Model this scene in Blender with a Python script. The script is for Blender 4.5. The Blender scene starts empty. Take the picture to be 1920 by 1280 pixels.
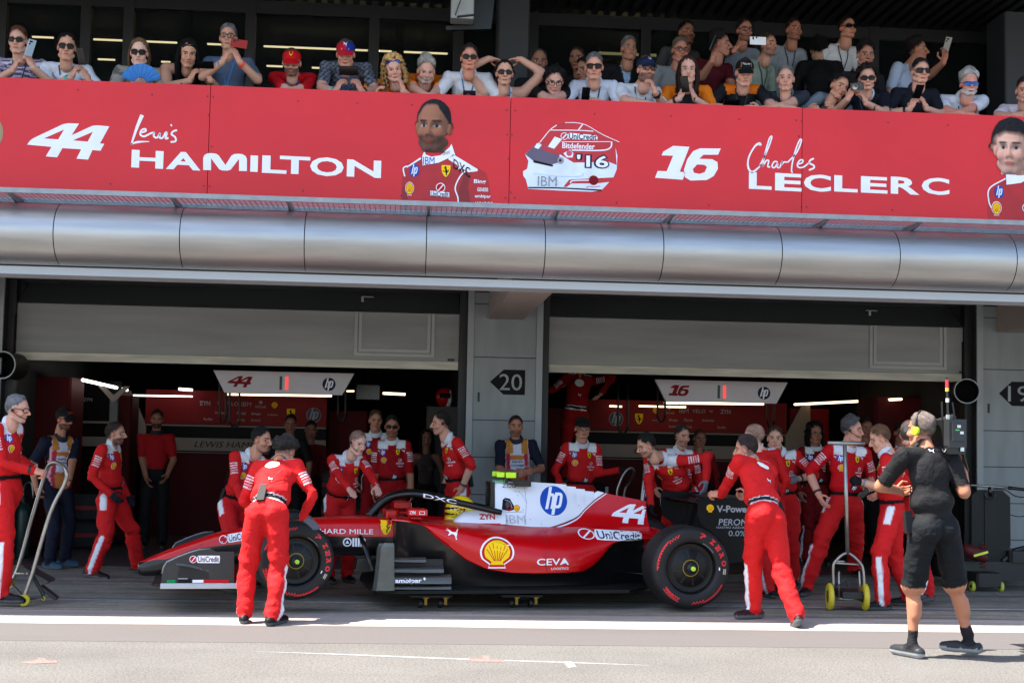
import bpy, bmesh, math, random
import numpy as np
from mathutils import Vector, Matrix, noise as mnoise
from mathutils.bvhtree import BVHTree
from mathutils.geometry import tessellate_polygon
random.seed(5); rng = np.random.default_rng(7)
SC = bpy.context.scene; COL = SC.collection
R_ = math.radians
# ------------------------------------------------------------------ camera
F = 2600.0; BETA = R_(4.3); TH = R_(3.58); RHO = .0205; CAMZ = 1.62
_f = np.array([math.sin(BETA)*math.cos(TH), math.cos(BETA)*math.cos(TH), math.sin(TH)])
_r = np.cross(_f, [0, 0, 1]); _r /= np.linalg.norm(_r); _u = np.cross(_r, _f)
CR = _r*math.cos(RHO)+_u*math.sin(RHO); CU = _u*math.cos(RHO)-_r*math.sin(RHO); CC = np.array([0, 0, CAMZ])
cam = bpy.data.cameras.new('camera'); cam.sensor_width = 36; cam.lens = F/1920*36; cam.clip_end = 3000; cam.clip_start = .1
camo = bpy.data.objects.new('camera', cam); COL.objects.link(camo); SC.camera = camo
camo.matrix_world = Matrix(((CR[0], CU[0], -_f[0], 0), (CR[1], CU[1], -_f[1], 0), (CR[2], CU[2], -_f[2], CAMZ), (0, 0, 0, 1)))
def ray(px, py): return CR*(px-960)/F-CU*(py-640)/F+_f
def atY(px, py, Y):                       # a photo pixel at the depth Y (metres from the camera towards the building)
    d = ray(px, py); return CC+d*(Y/d[1])
def atZ(px, py, Z=0.):                    # a photo pixel on the ground
    d = ray(px, py); return CC+d*((Z-CAMZ)/d[2])
# ------------------------------------------------------------------ world and sun
SUNDIR = Vector((.57, .08, -1.)).normalized()
w = bpy.data.worlds.new('World'); SC.world = w; w.use_nodes = True
nt = w.node_tree; bg = nt.nodes['Background']; sky = nt.nodes.new('ShaderNodeTexSky'); sky.sky_type = 'NISHITA'; sky.sun_disc = False
sky.sun_elevation = math.asin(-SUNDIR.z); sky.sun_rotation = math.atan2(-SUNDIR.x, -SUNDIR.y); sky.air_density = 1.0; sky.dust_density = 1.5
nt.links.new(sky.outputs[0], bg.inputs[0]); bg.inputs[1].default_value = .12
sl = bpy.data.lights.new('sun', 'SUN'); sl.energy = 4.4; sl.angle = R_(.5); sl.color = (1, .95, .88)
so = bpy.data.objects.new('sun', sl); COL.objects.link(so); so.rotation_euler = SUNDIR.to_track_quat('-Z', 'Y').to_euler(); so.location = (-6, -4, 20)
SC.view_settings.view_transform = 'Standard'; SC.view_settings.look = 'None'; SC.view_settings.exposure = 2.0; SC.view_settings.gamma = 1
SC.cycles.max_bounces = 6; SC.cycles.diffuse_bounces = 4; SC.cycles.glossy_bounces = 3; SC.cycles.transparent_max_bounces = 6; SC.cycles.sample_clamp_indirect = 6
# ------------------------------------------------------------------ helpers
def lin(c):
    o = []
    for v in c[:3]:
        v /= 255.; o.append(v/12.92 if v <= .04045 else ((v+.055)/1.055)**2.4)
    return tuple(o)
MATS = {}
def M(name, c=(128, 128, 128), rough=.6, metal=0., var=.12, vs=6., bump=0., bs=60., coat=0., emit=0., spec=.5, stretch=(1, 1, 1)):
    if name in MATS: return MATS[name]
    m = bpy.data.materials.new(name); m.use_nodes = True; t = m.node_tree; b = t.nodes['Principled BSDF']
    col = lin(c); b.inputs['Roughness'].default_value = rough; b.inputs['Metallic'].default_value = metal
    b.inputs['Coat Weight'].default_value = coat; b.inputs['Specular IOR Level'].default_value = spec
    tc = t.nodes.new('ShaderNodeTexCoord'); mp = t.nodes.new('ShaderNodeMapping'); mp.inputs['Scale'].default_value = stretch
    t.links.new(tc.outputs['Object'], mp.inputs[0])
    n = t.nodes.new('ShaderNodeTexNoise'); n.inputs['Scale'].default_value = vs; n.inputs['Detail'].default_value = 5; t.links.new(mp.outputs[0], n.inputs[0])
    mx = t.nodes.new('ShaderNodeMix'); mx.data_type = 'RGBA'
    mx.inputs[6].default_value = tuple(max(0, v*(1-var)) for v in col)+(1,); mx.inputs[7].default_value = tuple(min(1, v*(1+var)) for v in col)+(1,)
    mr = t.nodes.new('ShaderNodeMapRange'); mr.inputs[1].default_value = .3; mr.inputs[2].default_value = .7; t.links.new(n.outputs[0], mr.inputs[0])
    t.links.new(mr.outputs[0], mx.inputs[0]); t.links.new(mx.outputs[2], b.inputs['Base Color'])
    if emit:
        b.inputs['Emission Color'].default_value = col+(1,); b.inputs['Emission Strength'].default_value = emit
    if bump:
        n2 = t.nodes.new('ShaderNodeTexNoise'); n2.inputs['Scale'].default_value = bs; n2.inputs['Detail'].default_value = 4; t.links.new(mp.outputs[0], n2.inputs[0])
        bp = t.nodes.new('ShaderNodeBump'); bp.inputs['Strength'].default_value = bump; bp.inputs['Distance'].default_value = .02
        t.links.new(n2.outputs[0], bp.inputs['Height']); t.links.new(bp.outputs[0], b.inputs['Normal'])
    MATS[name] = m; return m
def tag(o, label=None, cat=None, group=None, kind=None):
    if label: o['label'] = label
    if cat: o['category'] = cat
    if group: o['group'] = group
    if kind: o['kind'] = kind
    return o
def mesh(name, v, f, mats, parent=None, mi=None, smooth=False):
    me = bpy.data.meshes.new(name); me.from_pydata([tuple(p) for p in v], [], [tuple(q) for q in f])
    if not isinstance(mats, (list, tuple)): mats = [mats]
    for m in mats: me.materials.append(m)
    if mi is not None: me.polygons.foreach_set('material_index', np.asarray(mi, dtype=np.int32))
    if smooth is True: me.polygons.foreach_set('use_smooth', [True]*len(me.polygons))
    elif smooth:
        me.polygons.foreach_set('use_smooth', [True]*len(me.polygons)); me.set_sharp_from_angle(angle=R_(smooth))
    me.update(); return link(name, me, parent)
def link(name, me, parent=None):
    o = bpy.data.objects.new(name, me); COL.objects.link(o)
    if parent is not None:
        o.parent = parent
        if parent.get('shift'): o.matrix_parent_inverse = Matrix.Translation(-parent.location)
    return o
def thing(name, label, cat, loc=(0, 0, 0), group=None, kind=None, rotz=None):
    o = bpy.data.objects.new(name, None); COL.objects.link(o); o.location = tuple(loc); o.empty_display_size = .1
    if rotz is None: o['shift'] = 1
    else: o.rotation_euler = (0, 0, rotz)
    return tag(o, label, cat, group, kind)
def child(name, parent):                  # an Empty part that keeps sub-parts together
    o = bpy.data.objects.new(name, None); COL.objects.link(o); o.parent = parent; o.empty_display_size = .05
    if parent.get('shift'): o.matrix_parent_inverse = Matrix.Translation(-parent.location)
    return o
class MB:
    def __init__(s): s.v = []; s.f = []; s.m = []
    def add(s, v, f, m=0):
        k = len(s.v); s.v += [tuple(p) for p in v]; s.f += [tuple(i+k for i in q) for q in f]; s.m += [m]*len(f); return s
    def box(s, x0, x1, y0, y1, z0, z1, m=0, bev=0):
        if bev:
            b = bev; out = []
            pts = [(x0+b, y0), (x1-b, y0), (x1, y0+b), (x1, y1-b), (x1-b, y1), (x0+b, y1), (x0, y1-b), (x0, y0+b)]
            return s.prism(pts, z0, z1, 'z', m)
        v = [(x0, y0, z0), (x1, y0, z0), (x1, y1, z0), (x0, y1, z0), (x0, y0, z1), (x1, y0, z1), (x1, y1, z1), (x0, y1, z1)]
        return s.add(v, [(0, 3, 2, 1), (4, 5, 6, 7), (0, 1, 5, 4), (1, 2, 6, 5), (2, 3, 7, 6), (3, 0, 4, 7)], m)
    def prism(s, pts, a, b, axis='y', m=0):   # a 2D outline pushed from a to b along an axis
        n = len(pts)
        if axis == 'y': P = lambda p, h: (p[0], h, p[1])
        elif axis == 'z': P = lambda p, h: (p[0], p[1], h)
        else: P = lambda p, h: (h, p[0], p[1])
        v = [P(p, a) for p in pts]+[P(p, b) for p in pts]; f = [(i, (i+1) % n, n+(i+1) % n, n+i) for i in range(n)]
        tri = tessellate_polygon([[Vector((p[0], p[1], 0)) for p in pts]])
        f += [tuple(t) for t in tri]+[tuple(n+i for i in reversed(t)) for t in tri]
        return s.add(v, f, m)
    def tube(s, path, r, n=8, m=0, cap=True, sq=1., up=None):
        P = [Vector(p) for p in path]; k = len(P); rr = r if isinstance(r, (list, tuple)) else [r]*k; v = []; pu = None
        for i, p in enumerate(P):
            t = (P[min(i+1, k-1)]-P[max(i-1, 0)]).normalized()
            if pu is None:
                a = Vector(up) if up else (Vector((0, 0, 1)) if abs(t.z) < .9 else Vector((0, 1, 0)))
            else: a = pu
            u = (a-t*a.dot(t)).normalized(); pu = u; w_ = t.cross(u)
            for j in range(n):
                q = 2*math.pi*j/n; v.append(p+u*math.cos(q)*rr[i]*sq+w_*math.sin(q)*rr[i])
        f = [(i*n+j, i*n+(j+1) % n, (i+1)*n+(j+1) % n, (i+1)*n+j) for i in range(k-1) for j in range(n)]
        if cap: f += [tuple(range(n-1, -1, -1)), tuple(range((k-1)*n, k*n))]
        return s.add(v, f, m)
    def lathe(s, prof, o, ax, n=32, m=0, a0=0, a1=2*math.pi):   # prof: (radius, along axis)
        ax = Vector(ax).normalized(); a = Vector((0, 0, 1)) if abs(ax.z) < .9 else Vector((1, 0, 0))
        u = (a-ax*a.dot(ax)).normalized(); w_ = ax.cross(u); o = Vector(o); full = abs(a1-a0-2*math.pi) < 1e-6
        nn = n if full else n+1; v = []
        for r, h in prof:
            for j in range(nn):
                q = a0+(a1-a0)*j/n; v.append(o+ax*h+(u*math.cos(q)+w_*math.sin(q))*r)
        f = [(i*nn+j, i*nn+(j+1) % nn, (i+1)*nn+(j+1) % nn, (i+1)*nn+j) for i in range(len(prof)-1) for j in range(nn if full else n)]
        return s.add(v, f, m)
    def ball(s, c, r, n=12, m=0, mat=None):
        r = (r, r, r) if not isinstance(r, (tuple, list)) else r; v = []; f = []; k = n//2
        for i in range(k+1):
            a = math.pi*i/k
            for j in range(n):
                q = 2*math.pi*j/n; p = Vector((math.sin(a)*math.cos(q)*r[0], math.sin(a)*math.sin(q)*r[1], math.cos(a)*r[2]))
                if mat is not None: p = mat @ p
                v.append(Vector(c)+p)
        f = [(i*n+j, (i+1)*n+j, (i+1)*n+(j+1) % n, i*n+(j+1) % n) for i in range(k) for j in range(n)]
        return s.add(v, f, m)
    def loft(s, secs, m=0, closed=True, caps=True):
        n = len(secs[0]); v = [p for q in secs for p in q]; k = len(secs)
        f = [(i*n+j, i*n+(j+1) % n, (i+1)*n+(j+1) % n, (i+1)*n+j) for i in range(k-1) for j in range(n if closed else n-1)]
        if caps: f += [tuple(range(n-1, -1, -1)), tuple(range((k-1)*n, k*n))]
        return s.add(v, f, m)
    def build(s, name, mats, parent=None, smooth=False): return mesh(name, s.v, s.f, mats, parent, s.m, smooth)
def interp(x, pts):
    xs = [p[0] for p in pts]; return [float(np.interp(x, xs, [p[k] for p in pts])) for k in range(1, len(pts[0]))]
def crom(pts, n=6):                        # smooth curve through points
    P = [np.array(p, float) for p in pts]; P = [2*P[0]-P[1]]+P+[2*P[-1]-P[-2]]; out = []
    for i in range(1, len(P)-2):
        for j in range(n):
            t = j/n; a, b, c, d = P[i-1:i+3]
            out.append(.5*(2*b+(c-a)*t+(2*a-5*b+4*c-d)*t*t+(3*b-a-3*c+d)*t**3))
    out.append(P[-2]); return out
# ---- flat artwork: 2D shapes in layers, later laid on a plane or wrapped on a surface
_TXT = {}
def text2d(s, bold=0., shear=0.):
    if 'M' in s or 'W' in s: bold = 0.   # these two letters tangle when thickened
    k = (s, bold, shear)
    if k in _TXT: return _TXT[k]
    cu = bpy.data.curves.new('t', 'FONT'); cu.body = s; cu.size = 1; cu.offset = bold; cu.shear = shear; cu.resolution_u = 3; cu.fill_mode = 'FRONT'
    o = bpy.data.objects.new('t', cu); me = bpy.data.meshes.new_from_object(o)
    v = np.array([x.co[:2] for x in me.vertices]) if len(me.vertices) else np.zeros((1, 2)); f = [tuple(p.vertices) for p in me.polygons]
    bpy.data.objects.remove(o); bpy.data.curves.remove(cu); bpy.data.meshes.remove(me)
    lo = v.min(0); hi = v.max(0); v = (v-lo); _TXT[k] = (v, f, hi-lo); return _TXT[k]
class Art:
    def __init__(s): s.it = []            # (verts Nx2, faces, material, layer)
    def poly(s, pts, m, l=0):
        v = np.array(pts, float); tri = tessellate_polygon([[Vector((p[0], p[1], 0)) for p in v]]); s.it.append((v, [tuple(t) for t in tri], m, l)); return s
    def rect(s, x0, y0, x1, y1, m, l=0): return s.poly([(x0, y0), (x1, y0), (x1, y1), (x0, y1)], m, l)
    def disc(s, x, y, rx, ry, m, l=0, n=28): return s.poly([(x+rx*math.cos(a), y+ry*math.sin(a)) for a in np.linspace(0, 2*math.pi, n, endpoint=False)], m, l)
    def ring(s, x, y, r0, r1, m, l=0, n=36, ax=1.):
        a = np.linspace(0, 2*math.pi, n, endpoint=False); v = np.concatenate([np.stack([x+r*np.cos(a)*ax, y+r*np.sin(a)], 1) for r in (r0, r1)])
        s.it.append((v, [(i, (i+1) % n, n+(i+1) % n, n+i) for i in range(n)], m, l)); return s
    def stroke(s, pts, wd, m, l=0, sm=5):
        P = np.array(crom(pts, sm)) if sm else np.array(pts, float); k = len(P); T = np.gradient(P, axis=0); T /= np.linalg.norm(T, axis=1)[:, None]+1e-9
        N = np.stack([-T[:, 1], T[:, 0]], 1); ww = wd if isinstance(wd, (int, float)) else np.interp(np.linspace(0, 1, k), np.linspace(0, 1, len(wd)), wd)[:, None]
        v = np.concatenate([P+N*ww/2, P-N*ww/2]); s.it.append((v, [(i, i+1, k+i+1, k+i) for i in range(k-1)], m, l)); return s
    def text(s, t, x0, y0, x1, y1, m, l=0, bold=.0, shear=0., skew=0.):   # fitted in a box; y up
        v, f, sz = text2d(t, bold, shear); u = v/np.maximum(sz, 1e-6); q = np.stack([x0+(x1-x0)*u[:, 0], y0+(y1-y0)*u[:, 1]], 1); q[:, 1] += (q[:, 0]-x0)*skew
        s.it.append((q, f, m, l)); return s
    def put(s, other, x, y, sx, sy=None, l=0, rot=0.):
        sy = sx if sy is None else sy; c, n_ = math.cos(rot), math.sin(rot)
        for v, f, m, k in other.it:
            a = v*[sx, sy]; a = np.stack([a[:, 0]*c-a[:, 1]*n_, a[:, 0]*n_+a[:, 1]*c], 1)+[x, y]; s.it.append((a, f, m, k+l))
        return s
    def build(s, name, fn, parent=None, gap=.0016, maxlen=None, stretch=None):   # fn(u, v, h) -> 3D point, h = height over the surface
        mats = []; mb = MB()
        for v, f, m, l in s.it:
            if m not in mats: mats.append(m)
            if maxlen: v, f = _split(v, f, maxlen)
            pts = [fn(p[0], p[1], gap*(l+1)) for p in v]; ok = [q is not None for q in pts]
            pts = [q if q is not None else (0, 0, 0) for q in pts]; f = [q for q in f if all(ok[i] for i in q)]
            if maxlen: f = [q for q in f if max((Vector(pts[q[i]])-Vector(pts[q[i-1]])).length for i in range(len(q))) < (stretch or maxlen*2.6)]
            mb.add(pts, f, mats.index(m))
        return mb.build(name, mats, parent)
def _split(v, f, L):
    bm = bmesh.new(); vs = [bm.verts.new((p[0], p[1], 0)) for p in v]
    for q in f:
        try: bm.faces.new([vs[i] for i in q])
        except ValueError: pass
    bmesh.ops.triangulate(bm, faces=bm.faces)
    for _ in range(5):
        e = [x for x in bm.edges if x.calc_length() > L]
        if not e: break
        bmesh.ops.subdivide_edges(bm, edges=e, cuts=1); bmesh.ops.triangulate(bm, faces=[q for q in bm.faces if len(q.verts) > 3])
    bm.verts.index_update(); r = np.array([x.co[:2] for x in bm.verts]), [tuple(y.index for y in x.verts) for x in bm.faces]; bm.free(); return r
def wrapfn(bvh, o, ud, vd, dr, off=.003, reach=.6, back=.3):    # lay artwork on a surface by casting along dr
    o, ud, vd, dr = Vector(o), Vector(ud).normalized(), Vector(vd).normalized(), Vector(dr).normalized()
    def fn(u, v, h):
        p = o+ud*u+vd*v-dr*back; hit = bvh.ray_cast(p, dr, reach+back)
        return None if hit[0] is None else hit[0]-dr*(off+h)
    return fn
def bvh_of(o):
    if isinstance(o, (list, tuple)):
        v = []; f = []
        for q in o: k = len(v); v += [x.co.copy() for x in q.data.vertices]; f += [tuple(i+k for i in p.vertices) for p in q.data.polygons]
        return BVHTree.FromPolygons(v, f)
    me = o.data; return BVHTree.FromPolygons([v.co.copy() for v in me.vertices], [tuple(p.vertices) for p in me.polygons])
# paints used in artwork
PW = M('print_white', (232, 234, 240), .7, var=.03, spec=.2); PK = M('print_black', (14, 14, 18), .7, var=.03, spec=.2); PB = M('print_blue', (22, 74, 170), .7, var=.03, spec=.2)
PY = M('print_yellow', (244, 200, 20), .7, var=.03, spec=.2); PRED = M('print_red', (190, 14, 26), .7, var=.03, spec=.2); PG = M('print_green', (0, 130, 70), .7, var=.03, spec=.2)
PN = M('print_navy', (24, 30, 62), .7, var=.03, spec=.2); PGR = M('print_grey', (150, 152, 158), .7, var=.03, spec=.2); PO = M('print_orange', (238, 140, 18), .7, var=.03, spec=.2); PDR = M('print_dark_red', (120, 10, 22), .7, var=.03, spec=.2)
# emblems, unit height about 1, centred
def hp_art(bg=None, fg=None):
    a = Art(); a.disc(0, 0, .5, .5, bg or PB, 0, 40); f = fg or PW; s = .26
    for x, y0, y1 in ((-.2, -.28, .47), (.06, -.47, .28)): a.poly([(x+y0*s-.055, y0), (x+y0*s+.055, y0), (x+y1*s+.055, y1), (x+y1*s-.055, y1)], f, 1)
    a.stroke([(-.17, .19), (-.02, .2), (.0, .12), (-.03, -.06), (-.09, -.28)], .1, f, 1, 4); a.stroke([(.1, .22), (.27, .22), (.28, .1), (.23, -.12), (.17, -.2), (.05, -.2)], .1, f, 1, 4); return a
def shell_art(edge=True):
    a = Art(); o = []
    for t in np.linspace(R_(-28), R_(208), 27): o.append((.5*math.cos(t), .02+.48*math.sin(t)))
    o += [(-.22, -.38), (-.26, -.5), (.26, -.5), (.22, -.38)]
    if edge: a.poly([(x*1.12, y*1.1) for x, y in o], PW, 0); a.poly(o, PRED, 1)
    a.poly([(x*.84, y*.86+.01) for x, y in o], PY, 2)
    for t in np.linspace(R_(18), R_(162), 7): a.stroke([(.1*math.cos(t), -.28), (.36*math.cos(t), .02+.36*math.sin(t))], .022, PRED, 3, 0)
    return a
def horse_art():
    a = Art(); a.poly([(-.36, .48), (.36, .48), (.37, .2), (.3, -.15), (.16, -.38), (0, -.5), (-.16, -.38), (-.3, -.15), (-.37, .2)], PY, 0)
    a.poly([(-.13, .3), (-.02, .4), (.04, .34), (.03, .22), (.1, .12), (.14, -.02), (.2, .1), (.26, .1), (.2, -.06), (.12, -.12), (.08, -.22), (.1, -.36), (.02, -.36), (0, -.2), (-.05, -.08), (-.14, -.02), (-.22, .1), (-.24, 0), (-.14, -.1), (-.06, -.04), (-.06, .12), (-.1, .2), (-.17, .22)], PK, 1); return a
def cat_art(m=None):
    a = Art(); m = m or PW
    a.poly([(-.5, .28), (-.38, .42), (-.22, .26), (-.02, .12), (.2, .12), (.36, .3), (.5, .42), (.46, .34), (.34, .12), (.3, -.06), (.24, -.3), (.3, -.5), (.2, -.46), (.16, -.22), (.06, -.06), (-.12, -.02), (-.3, -.16), (-.36, -.1), (-.24, .06), (-.32, .2)], m, 0); return a
def slash_art(txt=True, dark=None):        # round badge with a slash, with its lettering
    a = Art(); a.disc(0, 0, .5, .5, PW, 0); a.disc(0, 0, .42, .42, PRED, 1); a.poly([(-.3, -.34), (-.22, -.4), (.34, .3), (.24, .36)], PW, 2)
    if txt:
        a.poly([(.5, -.2), (.56, -.46), (1.0, -.5), (3.5, -.5), (3.55, .2), (3.5, .5), (1.0, .5), (.62, .5), (.52, .2)], PW, 0); a.text('UniCredit', .66, -.36, 3.42, .4, dark or PN, 1, .015)
    return a
def bars_text(t, x0, y0, x1, y1, m, bg, a, n=8, l=0):
    a.text(t, x0, y0, x1, y1, m, l, .02); h = (y1-y0)/(2*n-1)
    for i in range(n-1): a.rect(x0-.01, y0+h*(2*i+1), x1+.01, y0+h*(2*i+1.75), bg, l+1)
def polyh(a, outer, holes, m, l=0):
    loops = [outer]+holes; v = np.array([p for q in loops for p in q], float)
    tri = tessellate_polygon([[Vector((p[0], p[1], 0)) for p in q] for q in loops]); a.it.append((v, [tuple(t) for t in tri], m, l)); return a
def _nrm(P, x0, x1, y0, y1): return [((x-x0)/(y1-y0), (y1-y)/(y1-y0)) for x, y in P]
def num44(m, l=0):                           # slanted racing number, unit height, lower left at the origin (2.2 wide)
    k = (145, 594, 228, 431)
    return polyh(Art(), _nrm([(145, 358), (160, 335), (175, 322), (335, 236), (365, 228), (426, 228), (388, 296), (500, 238), (530, 234), (594, 238), (546, 337), (570, 338), (551, 378), (506, 376), (484, 431), (420, 428), (444, 374), (340, 371), (313, 424), (250, 421), (280, 366)], *k),
        [_nrm([(235, 320), (345, 265), (315, 322)], *k), _nrm([(395, 325), (505, 272), (478, 329)], *k)], m, l)
def num16(m, l=0):                           # 1.9 wide
    k = (1228, 1353, 272, 337); a = Art()
    a.poly(_nrm([(1243, 284), (1262, 272), (1293, 273), (1275, 321), (1286, 322), (1281, 336), (1228, 334), (1233, 321), (1250, 321), (1262, 291), (1240, 291)], *k), m, l)
    return polyh(a, _nrm([(1313, 275), (1353, 274), (1348, 286), (1320, 287), (1312, 295), (1337, 295), (1347, 300), (1348, 313), (1340, 327), (1327, 335), (1296, 337), (1285, 331), (1283, 317), (1289, 297), (1300, 281)], *k),
        [_nrm([(1308, 306), (1322, 306), (1327, 310), (1323, 320), (1313, 324), (1302, 322), (1300, 315)], *k)], m, l)
# ================================================================== the ground
def ground_mat(name, c, var, rough, sc, streak=None, bump=.5, bs=160, spots=None, streak_c=None):
    m = bpy.data.materials.new(name); m.use_nodes = True; t = m.node_tree; b = t.nodes['Principled BSDF']; b.inputs['Roughness'].default_value = rough
    L = t.links.new; N = t.nodes.new; tc = N('ShaderNodeTexCoord'); col = lin(c)
    def noise(scale, det=6, st=(1, 1, 1), rg=.6):
        mp = N('ShaderNodeMapping'); mp.inputs['Scale'].default_value = st; L(tc.outputs['Object'], mp.inputs[0]); n = N('ShaderNodeTexNoise')
        n.inputs['Scale'].default_value = scale; n.inputs['Detail'].default_value = det; n.inputs['Roughness'].default_value = rg; L(mp.outputs[0], n.inputs[0]); return n.outputs[0]
    def ramp(x, a, bb):
        r = N('ShaderNodeMapRange'); r.inputs[1].default_value = a; r.inputs[2].default_value = bb; L(x, r.inputs[0]); return r.outputs[0]
    def mix(f, a, bb):
        x = N('ShaderNodeMix'); x.data_type = 'RGBA'
        if isinstance(f, float): x.inputs[0].default_value = f
        else: L(f, x.inputs[0])
        for i, q in ((6, a), (7, bb)):
            if isinstance(q, tuple): x.inputs[i].default_value = q+(1,)
            else: L(q, x.inputs[i])
        return x.outputs[2]
    sc_ = lambda k: tuple(min(1, v*k) for v in col)
    o = mix(ramp(noise(sc, 8, rg=.75), .32, .68), sc_(1-var), sc_(1+var)); o = mix(ramp(noise(.9, 4), .35, .75), o, mix(.5, o, sc_(1-var*.9)))
    if bs > 100: o = mix(ramp(noise(bs*.6, 2, rg=.5), .5, .72), o, sc_(1+var*.9)); o = mix(ramp(noise(bs*.45, 2), .58, .7), o, sc_(1-var*1.3))
    if streak:
        o = mix(ramp(noise(1.6, 6, (.22, 3.2, 1), .7), .48, .62), o, tuple(v*streak for v in col)); o = mix(ramp(noise(2.3, 6, (.3, 5., 1), .7), .6, .72), o, streak_c or sc_(1.5))
    if streak: o = mix(ramp(noise(.7, 5, (.5, 1.6, 1), .6), .5, .7), o, mix(.55, o, sc_(.35)))
    else: o = mix(ramp(noise(.45, 6, (.4, 1.5, 1), .65), .55, .72), o, mix(.3, o, sc_(.4)))
    L(o, b.inputs['Base Color'])
    n2 = noise(bs, 4, rg=.7); bp = N('ShaderNodeBump'); bp.inputs['Strength'].default_value = bump; bp.inputs['Distance'].default_value = .012; L(n2, bp.inputs['Height']); L(bp.outputs[0], b.inputs['Normal'])
    return m
G_COARSE = ground_mat('coarse_asphalt', (105, 102, 97), .62, .9, 48, bump=.9, bs=150)
G_SMOOTH = ground_mat('smooth_asphalt', (87, 82, 80), .1, .85, 26, bump=.3, bs=220)
G_WHITE = ground_mat('worn_white_paint', (164, 154, 146), .16, .8, 14, streak=.7, bump=.2, bs=90, streak_c=lin((205, 200, 196)))
G_APRON = ground_mat('rubbered_apron', (142, 134, 122), .45, .78, 9, streak=.4, bump=.4, bs=120, streak_c=lin((186, 178, 168)))
G_FLOOR = ground_mat('garage_floor_paint', (74, 68, 70), .1, .35, 5, bump=.1, bs=60)
def sheet(name, x0, x1, y0, y1, z, m, wob=0.):
    n = 160 if wob else 2; xs = np.linspace(x0, x1, n); v = []; f = []
    for i, x in enumerate(xs):
        q = wob*(mnoise.noise((x*1.7, y0, 3.1))+.6*mnoise.noise((x*7, y0, 1.))) if wob else 0; q2 = wob*(mnoise.noise((x*1.5, y1, 8.1))+.6*mnoise.noise((x*8, y1, 2.))) if wob else 0
        v += [(x, y0+q, z), (x, y1+q2, z)]
    f = [(2*i, 2*i+2, 2*i+3, 2*i+1) for i in range(n-1)]
    return tag(mesh(name, v, f, m), kind='structure')
sheet('ground', -400, 400, -400, 400, -.012, M('far_asphalt', (120, 118, 116), .9, var=.15, vs=.4))
sheet('pit_lane_road', -60, 60, -3, 10.5, 0, G_COARSE); sheet('pit_lane_smooth_strip', -60, 60, 10.49, 11.42, .0015, G_SMOOTH, .012)
sheet('pit_apron', -60, 60, 11.4, 15.95, 0, G_APRON)
sheet('pit_lane_white_line', -60, 60, 11.37, 12.15, .003, G_WHITE, .03)
sheet('apron_chalk_line', -60, 60, 12.86, 12.9, .004, M('faded_white_line', (176, 180, 190), .8, var=.35, vs=5, stretch=(.6, 4, 1)), .01)
sheet('garage_floor', -14, 20, 15.95, 23.2, .004, G_FLOOR)
sheet('threshold_line', -14, 20, 15.86, 15.96, .008, M('faded_red_line', (120, 40, 42), .8, var=.3, vs=9))
# paint marks on the pit lane
WL = M('fresh_white_line', (150, 148, 144), .8, var=.35, vs=30); RM = M('red_spray_paint', (150, 98, 92), .9, var=.45, vs=40)
def gpoly(name, px, m, label, z=.0025, kind='structure'):
    return tag(mesh(name, [tuple(atZ(x, y, 0)[:2])+(z,) for x, y in px], [tuple(range(len(px)-1, -1, -1))], m), kind=kind)
p0 = atZ(480, 1221); p1 = atZ(1215, 1247)
a = Art(); a.stroke([(p0[0]+(p1[0]-p0[0])*t, p0[1]+(p1[1]-p0[1])*t+.008*math.sin(t*9)) for t in np.linspace(0, 1, 12)], [.006, .03, .04, .04, .035, .03, .01], WL)
tag(a.build('chalk_line', lambda u, v, h: (u, v, .002)), kind='structure')
gpoly('paint_patch_white', [(1056, 1240), (1072, 1240), (1081, 1250), (1066, 1251)], WL, '')
for k, px in enumerate(([(40, 1241), (68, 1238), (72, 1233), (84, 1234), (88, 1239), (108, 1238), (106, 1242), (60, 1244), (42, 1243)], [(880, 1235), (905, 1235), (905, 1229), (917, 1229), (918, 1236), (945, 1237), (944, 1241), (884, 1240)])):
    gpoly('paint_mark_red', px, RM, '')
# ================================================================== the pit building
YP = 12.4; YD = 16.3; YPIL = 16.1; YG = 15.3; SOF = 6.3
BLD = thing('pit_building', 'long grey pit building with a terrace over its open garages', 'building', (1, 16, 0))
GREYP = M('grey_panel', (134, 140, 142), .62, var=.13, vs=2.2, bump=.16, bs=180, stretch=(2.5, 1, .45)); GREYT = M('grey_trim', (146, 151, 154), .5, var=.05); BLKM = M('black_metal', (16, 17, 18), .5, var=.2)
DSHG = M('shaded_door_grey', (84, 88, 88), .6, var=.08, vs=1.2); DKC = M('dark_column_paint', (52, 56, 60), .55, var=.06); SOFM = M('soffit_black', (18, 22, 22), .6, var=.15)
FASC = M('pale_fascia', (166, 172, 178), .42, var=.03, vs=1.5); TFLOOR = M('terrace_concrete', (92, 90, 88), .85, var=.1)
b = MB(); b.box(-14, 20, YP+.06, YG+8, 3.32, 3.5); b.box(-14, 20, 13.75, YG-.01, 3.5, 3.92); b.build('terrace_floor', TFLOOR, BLD)
b = MB(); b.box(-14, 20, 11.32, YG, SOF+.04, SOF+.3)
for i in range(240): b.box(-14+i*.14, -14+i*.14+.07, 11.36, YG-.05, SOF-.02, SOF+.04)
b.box(-14, 20, 11.3, 11.36, SOF-.06, SOF+.34); b.build('roof', SOFM, BLD)
b = MB(); b.box(-14, 20, 12.2, 12.56, 2.862, 2.93); b.box(-14, 20, 12.17, 12.2, 2.945, 2.962); b.build('fascia', FASC, BLD)
b = MB(); b.box(-14, 20, 12.56, 23.3, 3.22, 3.31); b.build('soffit', M('soffit_grey', (70, 74, 76), .7), BLD)
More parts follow.
